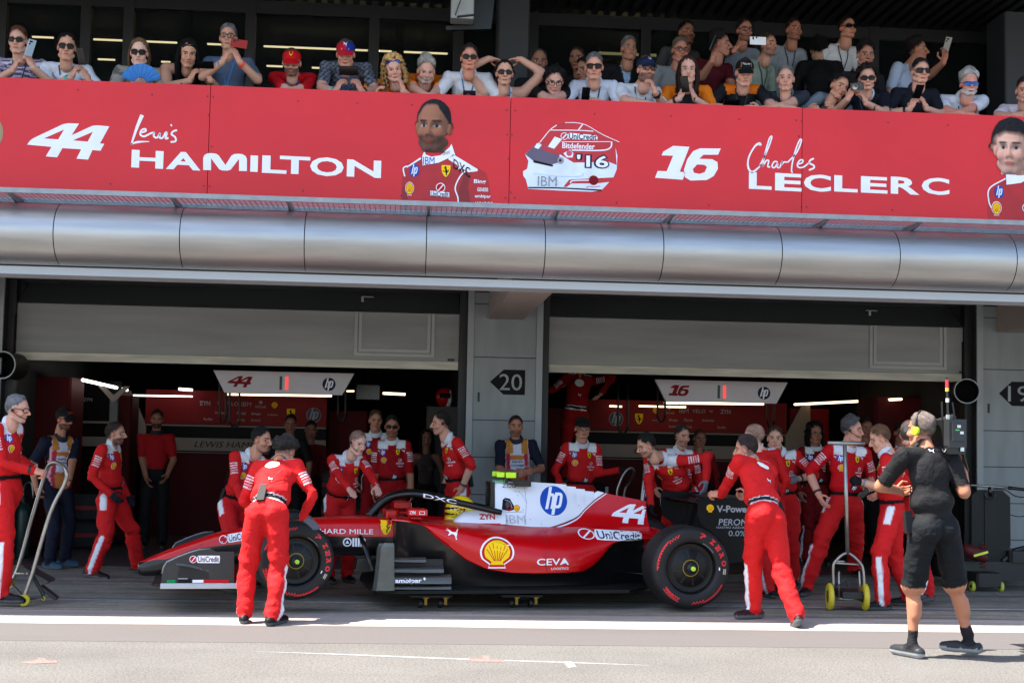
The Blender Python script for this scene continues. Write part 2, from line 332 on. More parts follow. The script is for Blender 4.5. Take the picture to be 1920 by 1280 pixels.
# curved metal cladding of the beam, one part for each sheet of metal
ALU = M('brushed_aluminium', (166, 166, 164), .42, metal=.88, var=.13, vs=2.5, stretch=(.5, 5, 5))
cx = [atY(x, 430, 11.95)[0] for x in (-130, 103, 339, 572, 800, 1022, 1243, 1464, 1684, 1902, 2120)]
cx = [cx[0]-3.2, cx[0]-2.1]+cx+[cx[-1]+1.05, cx[-1]+2.1]
clad = child('beam_cladding', BLD)
for x0, x1 in zip(cx, cx[1:]):
    b = MB(); P = []
    for t in np.linspace(R_(112), R_(-90), 22): P.append((12.2-.31*math.cos(t)*(1 if math.cos(t) > 0 else .6), 3.21+.265*math.sin(t)))
    n = len(P); xs = np.linspace(x0+.004, x1-.004, 5); v = []
    for i, x in enumerate(xs): v += [(x, p[0], p[1]) for p in P]
    b.add(v, [(i*n+j, i*n+j+1, (i+1)*n+j+1, (i+1)*n+j) for i in range(4) for j in range(n-1)]); o = b.build('metal_sheet', ALU, clad, True)
b = MB(); b.lathe([(.19, 0), (.24, 0), (.24, 34), (.19, 34)], (-14, 12.24, 3.2), (1, 0, 0), 24); b.build('beam_core', BLKM, BLD, 30)
# glass wall of the terrace
MUL = M('black_mullion', (12, 13, 14), .45, var=.15); GLS = bpy.data.materials.new('dark_glass'); GLS.use_nodes = True; t = GLS.node_tree; pb = t.nodes['Principled BSDF']; pb.inputs['Base Color'].default_value = (.02, .024, .026, 1); pb.inputs['Roughness'].default_value = .06
tr = t.nodes.new('ShaderNodeBsdfTransparent'); tr.inputs[0].default_value = (.62, .66, .66, 1); ms = t.nodes.new('ShaderNodeMixShader'); nz = t.nodes.new('ShaderNodeTexNoise'); nz.inputs['Scale'].default_value = 1.3
mrr = t.nodes.new('ShaderNodeMapRange'); mrr.inputs[3].default_value = .62; mrr.inputs[4].default_value = .72; t.links.new(nz.outputs[0], mrr.inputs[0]); t.links.new(mrr.outputs[0], ms.inputs[0]); t.links.new(pb.outputs[0], ms.inputs[1]); t.links.new(tr.outputs[0], ms.inputs[2]); t.links.new(ms.outputs[0], t.nodes['Material Output'].inputs[0])
mx = [atY(x, 60, YG)[0] for x in (-260, 4, 162, 242, 470, 702, 860, 1000, 1210, 1420, 1637, 1860, 2080)]
gw = child('glass_wall', BLD); b = MB()
for x in mx: b.box(x-.055, x+.055, YG-.05, YG+.1, 3.92, SOF)
b.box(-14, 20, YG-.04, YG+.1, SOF-.16, SOF-.02); b.box(-14, 20, YG-.04, YG+.1, 3.92, 4.02); b.build('mullion_frame', MUL, gw)
for x0, x1 in zip([-14]+mx, mx+[20]): MB().box(x0+.06, x1-.06, YG, YG+.012, 4.02, SOF-.16).build('glass_pane', GLS, gw)
LED = M('led_strip', (255, 226, 178), .5, emit=1.1, var=.01); LEDW = M('led_strip_white', (255, 250, 244), .5, emit=1.3, var=.01)
for x, w_ in ((atY(962, 60, 14.6)[0], .165), (atY(1905, 60, 14.6)[0], .19)): MB().box(x-w_, x+w_, 14.45, 14.95, 3.5, SOF-.03, bev=.015).build('column', DKC, BLD)
b = MB(); b.box(-14, 20, 22.4, 22.5, 3.5, 7.4); b.box(-14, 20, YG+.2, 22.4, 7.2, 7.3); b.box(-14.1, -14, YG, 22.4, 3.5, 7.3); b.box(20, 20.1, YG, 22.4, 3.5, 7.3)
for i in range(150): b.box(-14+i*.22, -14+i*.22+.1, 22.34, 22.4, 3.9, 7.1)
b.build('lounge_room', M('lounge_dark_wall', (44, 52, 52), .7, var=.15), BLD)
ll = child('lounge_lights', BLD)
for Y, z, spans in ((18.1, 7.0, ((-60, 48), (107, 155), (172, 230), (250, 370), (390, 448), (497, 534), (553, 690), (712, 743), (760, 848))), (19.8, 7.0, ((-60, 20), (60, 100), (170, 229), (273, 332), (389, 415), (495, 690), (710, 735), (758, 840))), (20.9, 7.0, ((183, 215), (302, 319), (500, 530), (585, 599)))):
    for a0, a1 in spans:
        y = {18.1: 6, 19.8: 68, 20.9: 118}[Y]; q0 = atY(a0, y, Y)[0]; q1 = atY(a1, y, Y)[0]; MB().box(q0, q1, Y, Y+.03, z, z+.021).build('light_strip', LED, ll)
q0 = atY(1112, 78, 19); q1 = atY(1217, 78, 19); b = MB(); b.box(q0[0], q1[0], 18.4, 19.6, 6.7, 6.74); o = b.build('ceiling_light', M('louvre_light', (214, 196, 140), .6, emit=.22, var=.3, vs=3, stretch=(.1, 9, 1)), ll)
b = MB()
for i in range(7): b.box(q0[0], q1[0], 18.4+i*.18, 18.46+i*.18, 6.66, 6.7)
b.build('louvre', BLKM, o)
# garage piers with their number signs
def pier(x0, x1, num, part=True):
    pr = child('pier', BLD); b = MB(); b.box(x0, x1, YPIL+.02, 23.2, 0, 3.22); b.build('core', M('pier_core_dark', (34, 35, 37), .7), pr); tw = .075
    b = MB()
    for a0, a1 in ((x0, x0+tw), (x1-tw, x1)): b.box(a0, a1, YPIL-.015, YPIL+.05, 0, 3.21)
    b.build('edge_trim', GREYT, pr); zs = [0, .42, .85, 1.28, 1.71, 2.44, 3.06, 3.2]
    for z0, z1 in zip(zs, zs[1:]): MB().box(x0+tw+.003, x1-tw-.003, YPIL-.004, YPIL+.05, z0+.005, z1-.005).build('facing_panel', GREYP, pr)
    xc = (x0+x1)/2; b = MB(); b.prism([(-.2, 0), (.2, 0), (.2, .24), (-.2, .24)], 0, 1); bx = MB().box(xc-.2, xc+.2, 12.6, YPIL-.01, 2.885, 3.2).build('duct_beam', M('beige_duct', (158, 146, 138), .6, var=.04), pr)
    y = YPIL-.008; sx, sz = xc+.05, 2.155; o = MB().prism([(sx-.2-.02, sz), (sx-.06, sz-.145), (sx+.19, sz-.145), (sx+.19, sz+.145), (sx-.06, sz+.145)], y, y+.006).build('number_sign', PK, pr)
    A = Art(); A.text(num, sx-.11, sz-.095, sx+.155, sz+.095, M('sign_grey', (140, 146, 150), .5), 0, .0); A.build('sign_lettering', lambda u, v, h: (u, y-h, v), o)
    MB().box(xc-.31, xc-.285, YPIL-.012, YPIL, 1.92, 2.03).build('key_slot', BLKM, pr)
XPL, XPR = .692, 1.572
pier(XPL, XPR, '20'); pier(6.79, 7.67, '19'); pier(-5.43, -4.585, '21')
# sectional doors
SLAT = M('door_sheet', (142, 144, 142), .62, var=.13, vs=2.2, bump=.15, bs=240, stretch=(.3, 1, 3)); LIP = M('dusty_door_lip', (190, 186, 172), .75, var=.22, vs=5, stretch=(.4, 1, 3)); DFR = M('door_frame_trim', (162, 164, 162), .5, var=.05)
def door(x0, x1, fx0, fx1):
    d = thing('garage_door', '', 'garage door', ((x0+x1)/2, YD, 2.3)); MB().box(x0, x1, YD, YD+.05, 2.385, 2.945).build('lower_panel', SLAT, d)
    MB().box(x0, x1, YD-.02, YD+.06, 2.29, 2.382, bev=.008).build('bottom_lip', LIP, d)
    v = [(x0, YD, 2.955), (x1, YD, 2.955), (x1, YD+.42, 3.22), (x0, YD+.42, 3.22)]; v += [(p[0], p[1]+.05, p[2]-.01) for p in v]
    MB().add(v, [(0, 1, 2, 3), (7, 6, 5, 4), (0, 4, 5, 1), (3, 2, 6, 7), (0, 3, 7, 4), (1, 5, 6, 2)]).build('tilted_panel', DSHG, d)  # upper door section: shade under the soffit put into a darker grey
    b = MB(); w_ = .035
    for k, (e, h) in enumerate(((0, .018), (.05, .01))):
        b.box(fx0+e, fx0+e+w_, YD-h, YD-.001, 2.43+e, 2.945); b.box(fx1-e-w_, fx1-e, YD-h, YD-.001, 2.43+e, 2.945); b.box(fx0+e+w_, fx1-e-w_, YD-h, YD-.001, 2.43+e, 2.43+e+w_)
    b.build('wicket_frame', DFR, d); b = MB()
    for q in (fx0+.01, fx1-.06): b.add([(q, YD-.012, 2.957), (q+.05, YD-.012, 2.957), (q+.05, YD+.4, 3.2), (q, YD+.4, 3.2)], [(0, 1, 2, 3)])
    b.build('wicket_rail', DSHG, d); b = MB(); b.box(fx0+.06, fx0+.2, YD+.3, YD+.32, 3.145, 3.16); b.box(fx0+.06, fx0+.09, YD+.2, YD+.22, 3.04, 3.15); b.build('hinge', GREYT, d)
    MB().box(fx1+.16, fx1+.24, YD-.012, YD-.001, 2.395, 2.42).build('latch_plate', BLKM, d); b = MB()
    b.box(x0-.09, x0-.003, YD-.05, YD+.1, 0, 3.21); b.box(x1+.003, x1+.09, YD-.05, YD+.1, 0, 3.21); b.build('guide_rail', BLKM, d); return d
d = door(-4.49, .6, atY(665, 620, YD)[0], atY(815, 620, YD)[0]); d['label'] = 'grey half lowered garage door to the left of the pillar with sign 20'
d = door(1.665, 6.7, atY(1630, 640, YD)[0], atY(1774, 640, YD)[0]); d['label'] = 'grey half lowered garage door to the right of the pillar with sign 20'
# parapet with printed boards
REDB = M('red_board', (206, 32, 40), .5, var=.07, vs=1.1, bump=.25, bs=2.2, spec=.4); PAN = [atY(x, 280, YP)[0] for x in (391, 956, 1504)]; wdt = PAN[1]-PAN[0]
pp = thing('terrace_parapet', 'long red printed board along the front of the spectator terrace', 'parapet', (1, YP, 3.5)); xs = [-14, PAN[0]-2*wdt, PAN[0]-wdt]+PAN+[PAN[2]+wdt, PAN[2]+2*wdt, 20]
ZT = 4.62
for x0, x1 in zip(xs, xs[1:]): MB().box(x0+.003, x1-.003, YP, YP+.05, 3.5, ZT).build('board', REDB, pp)
MB().box(-14, 20, YP+.052, YP+.16, 3.5, ZT-.012).build('parapet_backing', M('parapet_grey', (70, 70, 72), .7), pp)
b = MB()
for (x, y) in ((146, 169), (285, 178), (389, 181), (400, 182), (391, 216), (397, 275), (382, 349), (393, 349), (207, 345), (559, 190), (568, 358), (670, 194), (772, 197), (950, 207), (966, 208), (951, 253), (960, 254), (953, 298), (958, 361), (948, 371), (965, 371), (1115, 214), (1258, 218), (1386, 224), (1493, 226), (1503, 227), (1498, 256), (1503, 388), (1512, 388), (1665, 230), (1777, 235), (1329, 385), (1673, 394), (752, 367), (1156, 380)):
    p = atY(x, y, YP); b.lathe([(0, 0), (.007, 0), (.007, .004), (0, .005)], (p[0], YP, p[2]), (0, -1, 0), 8)
b.build('screw', M('dark_screw', (60, 14, 18), .5), pp)
A = Art(); U = lambda x, y: (lambda p: (p[0], p[2]))(atY(x, y, YP)); UP = lambda L_: [U(*p) for p in L_]
def tx(t, x0, y0, x1, y1, m, l=0, bold=.02, shear=0., skew=.0): (a0, c0), (a1, c1) = U(x0, y1), U(x1, y0); A.text(t, a0, c0, a1, c1, m, l, bold, shear, skew)
def dz(L_): return [(x/3., y/3.+150) for x, y in L_]
(u0, v0) = U(50, 293); (u1, v1) = U(50, 226); A.put(num44(PW), u0, v0-.012, v1-v0)
A.build('race_number', lambda u, v, h: (u, YP-.001-h, v), pp, gap=.0009); A = Art()
(u0, v0) = U(1228, 336); (u1, v1) = U(1228, 272); A.put(num16(PW), u0, v0-.002, v1-v0)
A.build('race_number', lambda u, v, h: (u, YP-.001-h, v), pp, gap=.0009); A = Art()
for pts, wd in (([(800, 198), (770, 270), (738, 365)], [.034, .026, .014]), ([(735, 362), (775, 350), (840, 347)], [.012, .02, .006]), ([(795, 297), (820, 288), (815, 276), (795, 285), (790, 308), (812, 318), (850, 300), (868, 296)], .016), ([(868, 294), (866, 318), (884, 325), (900, 300), (898, 324), (915, 326), (932, 297), (940, 296)], .016), ([(940, 297), (932, 330), (948, 326)], .016), ([(960, 257), (967, 254)], .02), ([(996, 283), (975, 290), (965, 306), (985, 322), (988, 345), (960, 350)], .016)):
    A.stroke(UP(dz(pts)), wd, PW)
A.build('first_name', lambda u, v, h: (u, YP-.001-h, v), pp, gap=.0009); A = Art()
d7 = lambda L_: [(x/3.+1280, y/3.+180) for x, y in L_]
for pts, wd in (([(438, 280), (432, 268), (405, 285), (372, 345), (368, 400), (390, 428), (425, 405), (440, 385)], [.02, .024, .016, .014, .018, .02, .014, .008]), ([(432, 395), (470, 320), (500, 240), (497, 228), (484, 250), (462, 330), (450, 398)], .013), ([(450, 396), (470, 365), (484, 366), (478, 396), (492, 400)], .014), ([(535, 372), (515, 370), (502, 395), (516, 404), (534, 380), (532, 402), (546, 404)], .013), ([(546, 404), (560, 365), (558, 384), (572, 372), (590, 374)], .013), ([(590, 374), (640, 320), (667, 255), (660, 247), (640, 290), (618, 370), (612, 420), (618, 432)], .013), ([(648, 385), (672, 376), (676, 362), (660, 362), (645, 385), (652, 402), (680, 400), (712, 375)], .013), ([(738, 352), (718, 362), (712, 378), (735, 390), (738, 405), (710, 418)], .016)):
    A.stroke(UP(d7(pts)), wd, PW)
A.build('first_name', lambda u, v, h: (u, YP-.001-h, v), pp, gap=.0009); A = Art()
def wide(word, segs, skew):   # wide block capitals, one box per letter (photo pixels)
    for ch, (x0, y0, x1, y1) in zip(word, segs):
        if ch == 'M':
            A.poly(UP([(x0+(x1-x0)*u, y1-(y1-y0)*v_+2*u-2) for u, v_ in ((0, 0), (0, .7), (.03, .88), (.1, .98), (.2, 1), (.3, .97), (.36, .86), (.51, .32), (.64, .86), (.7, .97), (.8, 1), (.9, .98), (.97, .88), (1, .7), (1, 0), (.82, 0), (.82, .7), (.63, .06), (.56, 0), (.44, 0), (.37, .06), (.18, .7), (.18, 0))]), PW, 0); continue
        tx(ch, x0, y0, x1, y1, PW, 0, .03 if ch != 'M' else .012, 0, skew)
wide('HAMILTON', [(246, 283, 307, 314), (311, 286, 377, 317), (381, 289, 463, 321), (469, 292, 484, 322), (491, 293, 538, 324), (524, 294, 582, 325), (581, 296, 645, 329), (650, 301, 715, 331)], -.035+.02)
A.build('surname', lambda u, v, h: (u, YP-.001-h, v), pp, gap=.0009); A = Art()
wide('LECLERC', [(1404, 324, 1447, 354), (1453, 326, 1503, 357), (1507, 328, 1558, 358), (1564, 330, 1608, 359), (1614, 332, 1664, 361), (1670, 333, 1724, 363), (1728, 334, 1780, 364)], -.015)
A.build('surname', lambda u, v, h: (u, YP-.001-h, v), pp, gap=.0009); A = Art()
# printed portrait of a man in a red racing suit
d5 = lambda L_: [(x/5.82+740, y/5.82+180) for x, y in L_]
SK1 = M('print_skin_brown', (112, 76, 60), .5); SK2 = M('print_skin_brown_dark', (70, 48, 42), .5); HR = M('print_hair_black', (26, 26, 34), .5); SUIT = M('print_suit_red', (172, 14, 24), .5); SUITD = M('print_suit_shade', (130, 8, 18), .5); LIPM = M('print_lip', (140, 84, 78), .5); EYE = M('print_eye_white', (196, 188, 182), .5)
def ap(L_, m, l): A.poly(UP(d5(L_)), m, l)
ap([(70, 1250), (75, 1000), (95, 800), (140, 740), (290, 670), (620, 640), (900, 780), (1000, 840), (1030, 960), (1060, 1250)], SUIT, 0)
ap([(700, 1250), (690, 1060), (760, 840), (830, 830), (800, 1000), (840, 1250)], SUITD, 1); ap([(75, 1250), (85, 1000), (120, 980), (160, 1250)], SUITD, 1)
ap([(330, 585), (300, 660), (305, 760), (480, 730), (660, 645), (620, 525), (600, 560), (500, 650), (400, 665), (335, 640)], PW, 5); ap([(580, 690), (640, 640), (905, 800), (905, 822), (805, 835)], PW, 5); ap([(150, 760), (280, 672), (290, 690), (130, 790)], PW, 5)
A.stroke(UP(d5([(790, 810), (720, 870), (660, 1000), (690, 1110), (690, 1180)])), .012, PW, 5); A.stroke(UP(d5([(110, 880), (95, 790), (150, 765)])), .012, PW, 5)
def emb(art, x, y, s, l=5, sx=None): u, v = U(x, y); A.put(art, u, v, (sx or s), s, l)
emb(hp_art(), 777, 320, .115, sx=.085); emb(shell_art(), 768, 354, .11, sx=.07); emb(horse_art(), 836, 321, .11)
def tz(t, x0, y0, x1, y1, m=PW, l=6, b_=.02, sk=0.): (a_, c_), (d_, e_) = d5([(x0, y0), (x1, y1)]); tx(t, a_, c_, d_, e_, m, l, b_, 0, sk)
tz('IBM', 310, 670, 435, 750, PB, 6); tz('DXC', 640, 690, 830, 790, PK, 6, .01, -.55); tz('Bing', 864, 915, 995, 965); tz('GENESIS', 900, 1005, 1020, 1042); tz('ambipar', 875, 1080, 1050, 1120); tz('WHOOP', 880, 1160, 1070, 1195)
emb(slash_art(False), 826, 352, .085); ap([(388, 1035), (595, 1055), (595, 1108), (388, 1088)], PW, 6); tz('UniCredit', 394, 1046, 588, 1098, PN, 7, .015)
tz('Peroni', 515, 610, 600, 655, PDR, 6, .0, .3); emb(cat_art(), 863, 316, .06)
A.build('portrait', lambda u, v, h: (u, YP-.001-h, v), pp, gap=.0009); A = Art()
# second portrait, at the right edge of the picture
d9 = lambda L_: [(x/3.+1280, y/3.+180) for x, y in L_]
SK3 = M('print_skin_pale', (206, 160, 142), .5)
def aq(L_, m, l): A.poly(UP(d9(L_)), m, l)
aq([(1716, 725), (1716, 530), (1760, 495), (1815, 460), (2000, 430), (2130, 520), (2150, 725)], SUIT, 0); aq([(1815, 415), (1820, 500), (1900, 490), (2000, 440), (2000, 400), (1930, 445), (1880, 448)], PW, 5); A.stroke(UP(d9([(1815, 465), (1725, 520), (1720, 590), (1735, 630)])), .012, PW, 5)
emb(hp_art(), 1873, 360, .12, sx=.09); emb(shell_art(), 1868, 391, .12, sx=.085); emb(slash_art(False), 1925, 390, .09)
A.build('portrait', lambda u, v, h: (u, YP-.001-h, v), pp, gap=.0009); A = Art()
# printed helmet
dh = lambda L_: [(x/6.4+1000, y/6.4+180) for x, y in L_]
HW = M('print_helmet_white', (216, 224, 236), .45); HRD = M('print_helmet_red', (188, 24, 34), .45); VIS = M('print_visor', (92, 78, 100), .4); SKY_ = M('print_pale_blue', (170, 206, 230), .45)
def ah(L_, m, l): A.poly(UP(dh(L_)), m, l)
ah([(-70, 860), (-60, 780), (-80, 740), (-100, 700), (40, 570), (80, 560), (200, 410), (280, 350), (380, 322), (520, 325), (640, 355), (830, 465), (1030, 555), (985, 620), (1008, 720), (1000, 880), (960, 980), (820, 1130), (700, 1150), (300, 1135), (-60, 1115), (-90, 1000), (-120, 960), (-125, 905), (-80, 880)], HW, 0)
ah([(80, 560), (200, 410), (280, 350), (380, 322), (520, 325), (640, 355), (830, 465), (1030, 555), (985, 620), (1000, 830), (900, 790), (600, 800), (480, 800), (300, 690), (80, 575)], HRD, 1)
ah([(-98, 700), (40, 570), (110, 590), (320, 680), (300, 800), (200, 830), (0, 780)], VIS, 2); ah([(40, 572), (100, 590), (60, 640), (10, 620)], PW, 3); ah([(105, 600), (310, 680), (300, 715), (90, 640)], HRD, 3); ah([(0, 770), (240, 830), (230, 850), (0, 800)], PK, 3)
ah([(175, 610), (255, 490), (345, 520), (250, 635)], PW, 2); ah([(440, 645), (360, 690), (400, 740), (470, 740), (480, 690)], PW, 3); A.disc(*U(*dh([(430, 690)])[0]), .026, .026, M('print_pink', (196, 60, 100), .5), 4); A.disc(*U(*dh([(325, 775)])[0]), .03, .03, M('print_silver', (150, 140, 156), .4), 4); A.disc(*U(*dh([(322, 775)])[0]), .012, .012, PK, 5)
for P, w_ in (([(200, 412), (540, 415), (720, 425)], .008), ([(540, 410), (590, 345)], .012), ([(80, 556), (200, 410), (280, 352)], .008), ([(380, 322), (520, 325), (640, 355), (830, 465), (1030, 555)], .006), ([(340, 552), (930, 550)], .006), ([(940, 550), (925, 620), (820, 655), (460, 652)], .012)): A.stroke(UP(dh(P)), w_, PW, 3, 4)
def th(t, x0, y0, x1, y1, m, l, b_=.02): (a_, c_), (d_, e_) = dh([(x0, y0), (x1, y1)]); tx(t, a_, c_, d_, e_, m, l, b_)
u, v = U(*dh([(372, 485)])[0]); A.ring(u, v, .028, .034, PW, 4); A.stroke(UP(dh([(345, 520), (400, 455)])), .012, PW, 4, 0)
ah([(415, 462), (430, 445), (755, 475), (772, 500), (765, 532), (430, 520), (412, 505)], PW, 4); th('UniCredit', 425, 460, 760, 520, PN, 5, .02); th('Bitdefender', 345, 575, 738, 630, PW, 4)
th("'16", 505, 705, 915, 865, PN, 4, .085); th("'16", 520, 720, 900, 850, PW, 5, .02); (a_, c_), (d_, e_) = [U(*p) for p in dh([(52, 1078), (282, 972)])]; bars_text('IBM', a_, c_, d_, e_, PK, HW, A, 8, 3)
ah([(360, 1092), (430, 1005), (960, 978), (930, 1030), (760, 1050), (460, 1050), (400, 1092)], HRD, 2); A.disc(*U(*dh([(722, 1013)])[0]), .044, .044, PDR, 4); A.stroke(UP(dh([(440, 1048), (480, 1018), (700, 1012)])), .01, PW, 3); A.stroke(UP(dh([(-60, 1100), (300, 1105), (820, 1132)])), .012, PK, 3); A.stroke(UP(dh([(0, 930), (300, 965), (560, 965), (600, 930)])), .006, SKY_, 3)
A.stroke(UP(dh([(635, 1100), (680, 1085), (720, 1095), (800, 1082)])), .005, PRED, 4)
A.build('helmet_picture', lambda u, v, h: (u, YP-.001-h, v), pp, gap=.0009); A = Art()
(u, v) = U(-8, 250); A.disc(u, v, .065, .12, M('print_tan', (150, 122, 92), .5), 1)
A.build('picture_edge', lambda u, v, h: (u, YP-.001-h, v), pp, gap=.0009)
# mesh shelf cantilevered below the boards
GAL = M('galvanised_steel', (136, 140, 142), .45, metal=.6, var=.12, vs=12); ms_ = thing('mesh_catch_shelf', 'narrow galvanised wire mesh shelf running below the red board', 'safety mesh', (1, 12.05, 3.52)); b = MB(); zs, ya, yb = 3.535, 11.82, 12.36
for q in (ya, yb): b.box(-14, 20, q-.012, q+.012, zs-.03, zs+.012)
b.build('edge_rail', GAL, ms_); b = MB()
for i in range(int(34/.045)): b.box(-14+i*.045, -14+i*.045+.004, ya+.012, yb-.012, zs-.002, zs+.002)
for q in np.arange(ya+.05, yb-.02, .055): b.box(-14, 20, q, q+.004, zs+.0025, zs+.006)
o = b.build('wire_mesh', GAL, ms_)
for x in [atY(q, 390, 12.)[0] for q in (-190, 20, 325, 541, 804, 1045, 1260, 1548, 1722, 1990)]:
    b = MB(); b.prism([(ya, zs-.005), (yb, zs-.005), (yb, zs-.09)], x-.012, x+.012, 'x'); b.build('bracket', GAL, ms_)
# ================================================================== inside the two garages
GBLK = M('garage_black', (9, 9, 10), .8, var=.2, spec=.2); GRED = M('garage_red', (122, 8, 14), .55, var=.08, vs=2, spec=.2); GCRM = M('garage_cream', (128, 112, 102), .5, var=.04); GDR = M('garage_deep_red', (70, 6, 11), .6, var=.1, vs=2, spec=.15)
gi = thing('garage_interior', 'black lined inside of the two garages behind the grey doors', 'garage', (1, 19, 0))
b = MB(); b.box(-6, 8, 16.9, 23.1, 2.75, 2.8); b.box(-6, 8, 23.05, 23.15, 0, 2.8); b.build('lining', GBLK, gi); b = MB()
for i in range(9):
    b.box(-5, 7.5, 17.2+i*.6, 17.26+i*.6, 2.55, 2.7)
for x in (-3.6, -1.9, -.3, 2.6, 4.1, 5.6): b.box(x, x+.05, 17, 22, 2.48, 2.55)
b.build('roof_truss', GBLK, gi)
g = child('strip_lights', gi)
def strip(pa, Ya, pb, Yb, r=.013, m=None): a_, c_ = atY(*pa, Ya), atY(*pb, Yb); MB().tube([a_, c_], r, 6).build('light_strip', m or LEDW, g)
strip((155, 712), 17.3, (238, 731), 20, .02); strip((335, 729), 20, (361, 731), 20, .018); strip((250, 741), 19.9, (361, 743), 19.9, .01); strip((425, 739), 19.4, (622, 742), 19.4, .013, LED)
strip((1490, 758), 20.6, (1690, 748), 17.6, .016, LED); strip((1245, 755), 19.4, (1432, 757), 19.4, .016, LED); strip((1143, 761), 20, (1166, 762), 20, .012, LED); strip((1198, 761), 19.8, (1286, 763), 19.8, .012, LED); strip((718, 737), 18.6, (760, 739), 18.6, .016, LED); strip((650, 733), 19.5, (664, 733), 19.5, .01, LED)
def wall_panel(label, xa, xb, name_txt, tx0, tx1, flip):
    Y = 20.2; w_ = thing('sponsor_wall', label, 'display wall', ((atY(xa, 790, Y)[0]+atY(xb, 790, Y)[0])/2, Y, 0)); x0, x1 = atY(xa, 790, Y)[0], atY(xb, 790, Y)[0]; zz = lambda y: float(atY((xa+xb)/2, y, Y)[2])
    dy = 0 if not flip else 13; b = MB(); b.box(x0, x1, Y, Y+.1, zz(796+dy), 2.07); b.build('upper_panel', GRED, w_); MB().box(x0, x1, Y-.01, Y+.09, zz(800.5+dy), zz(797+dy)-.003).build('cream_line', GCRM, w_)
    MB().box(x0, x1, Y+.05, Y+.1, zz(821+dy), zz(801.5+dy)).build('window_band', M('garage_window_black', (8, 8, 9), .5, spec=.12), w_); MB().box(x0, x1, Y-.01, Y+.09, zz(846+dy), zz(822+dy)).build('name_band', GCRM, w_)
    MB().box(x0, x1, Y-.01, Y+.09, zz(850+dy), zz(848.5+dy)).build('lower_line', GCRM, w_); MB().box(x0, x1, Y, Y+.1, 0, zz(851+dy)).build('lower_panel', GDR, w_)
    A = Art(); X = lambda x: float(atY(x, 790, Y)[0]); A.text(name_txt, X(tx0), zz(839+dy), X(tx1), zz(828+dy), PK, 0, .0, .25)
    A.build('name_lettering', lambda u, v, h: (u, Y-.011-h, v), w_); A = Art()
    sg = -1 if flip else 1; c0 = (xa+xb)/2; S = (lambda x: X(x)) if not flip else (lambda x: X(1743-x))
    def t(s, x, y, wd, h=7, bl=.01): q = S(x); A.text(s, q-wd*.0038, zz(y+h/2+dy), q+wd*.0038, zz(y-h/2+dy), PGR, 0, bl)
    t('ZYN', 383, 757, 20, 8, .03); t('VELO', 433, 757, 26); t('IBM', 461, 757, 18, 8, .03); t('UniCredit', 488, 761, 20, 5); t('Bitdefender', 415, 774, 24, 4); t('Peroni', 452, 774, 16, 6); t('Bingx', 480, 775, 18, 5, .03); t('ambipar', 511, 776, 20, 4); t('DXC', 480, 787, 18, 4); t('Ray-Ban', 390, 787, 16, 6); t('CEVA', 452, 787, 14, 5)
    A.disc(S(488), zz(753+dy), .025, .025, PGR, 0); A.put(shell_art(False), S(514), zz(757.5+dy), .1); A.put(horse_art(), S(545), zz(774+dy), .16); A.put(hp_art(M('garage_badge_blue', (30, 40, 84), .5), PGR), S(588), zz(775+dy), .2); A.ring(S(588), zz(775+dy), .1, .106, PGR, 2); A.put(cat_art(PGR), S(410), zz(757+dy), .06)
    A.build('sponsor_marks', lambda u, v, h: (u, Y-.001-h, v), w_)
    q = MB(); e = .0; xs_ = x0 if not flip else x1; s_ = 1 if not flip else -1
    q.prism([(xs_-s_*.35, 2.05), (xs_-s_*.22, 2.05), (xs_+s_*.02, zz(800+dy)), (xs_+s_*.02, zz(850+dy)), (xs_-s_*.35, zz(850+dy))], Y-.02, Y+.05); q.build('cream_chevron', GCRM, w_)
    return w_
wall_panel('red sponsor wall with a cream band in the garage left of the central pillar', 272, 612, 'LEWIS HAMILTON', 366, 528, False)
wall_panel('red sponsor wall with a cream band in the garage right of the central pillar', 1100, 1475, 'CHARLES LECLERC', 1190, 1336, True)
def cab(name, label, cat, px, Y, y0, y1, dep, m, parts=True, z0=None):
    x0, x1 = atY(px[0], 800, Y)[0], atY(px[1], 800, Y)[0]; zt = float(atY(sum(px)/2, y0, Y)[2]); zb = 0.004 if z0 is None else z0
    c = thing(name, label, cat, ((x0+x1)/2, Y+dep/2, zb)); MB().box(x0, x1, Y, Y+dep, zb+.06, zt, bev=.02).build('body', m, c)
    b = MB(); n = max(1, int((zt-zb)/.5))
    for i in range(n): b.box(x0+.03, x1-.03, Y-.012, Y-.001, zb+.09+i*(zt-zb-.1)/n, zb+.07+(i+1)*(zt-zb-.1)/n)
    b.build('door_panel', m, c); MB().box(x0+.02, x1-.02, Y+.02, Y+dep-.02, zb, zb+.055).build('plinth', GBLK, c); return c
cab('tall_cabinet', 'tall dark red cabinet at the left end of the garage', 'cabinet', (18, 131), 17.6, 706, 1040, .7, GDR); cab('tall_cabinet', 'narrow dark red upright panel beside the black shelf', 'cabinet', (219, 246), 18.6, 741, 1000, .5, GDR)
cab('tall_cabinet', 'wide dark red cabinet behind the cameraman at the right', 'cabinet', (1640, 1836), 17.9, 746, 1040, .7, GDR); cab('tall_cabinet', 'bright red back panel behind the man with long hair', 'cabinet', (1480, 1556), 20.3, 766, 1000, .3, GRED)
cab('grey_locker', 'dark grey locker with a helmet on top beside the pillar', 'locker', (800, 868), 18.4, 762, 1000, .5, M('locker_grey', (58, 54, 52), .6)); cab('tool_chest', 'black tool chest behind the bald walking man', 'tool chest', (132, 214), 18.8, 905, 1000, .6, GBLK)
cab('tool_chest', 'black tool chest under the right sponsor wall', 'tool chest', (1330, 1440), 18.9, 915, 1000, .6, GBLK); cab('tool_chest', 'black tool chest behind the man with sunglasses', 'tool chest', (610, 690), 18.9, 905, 1000, .6, GBLK)
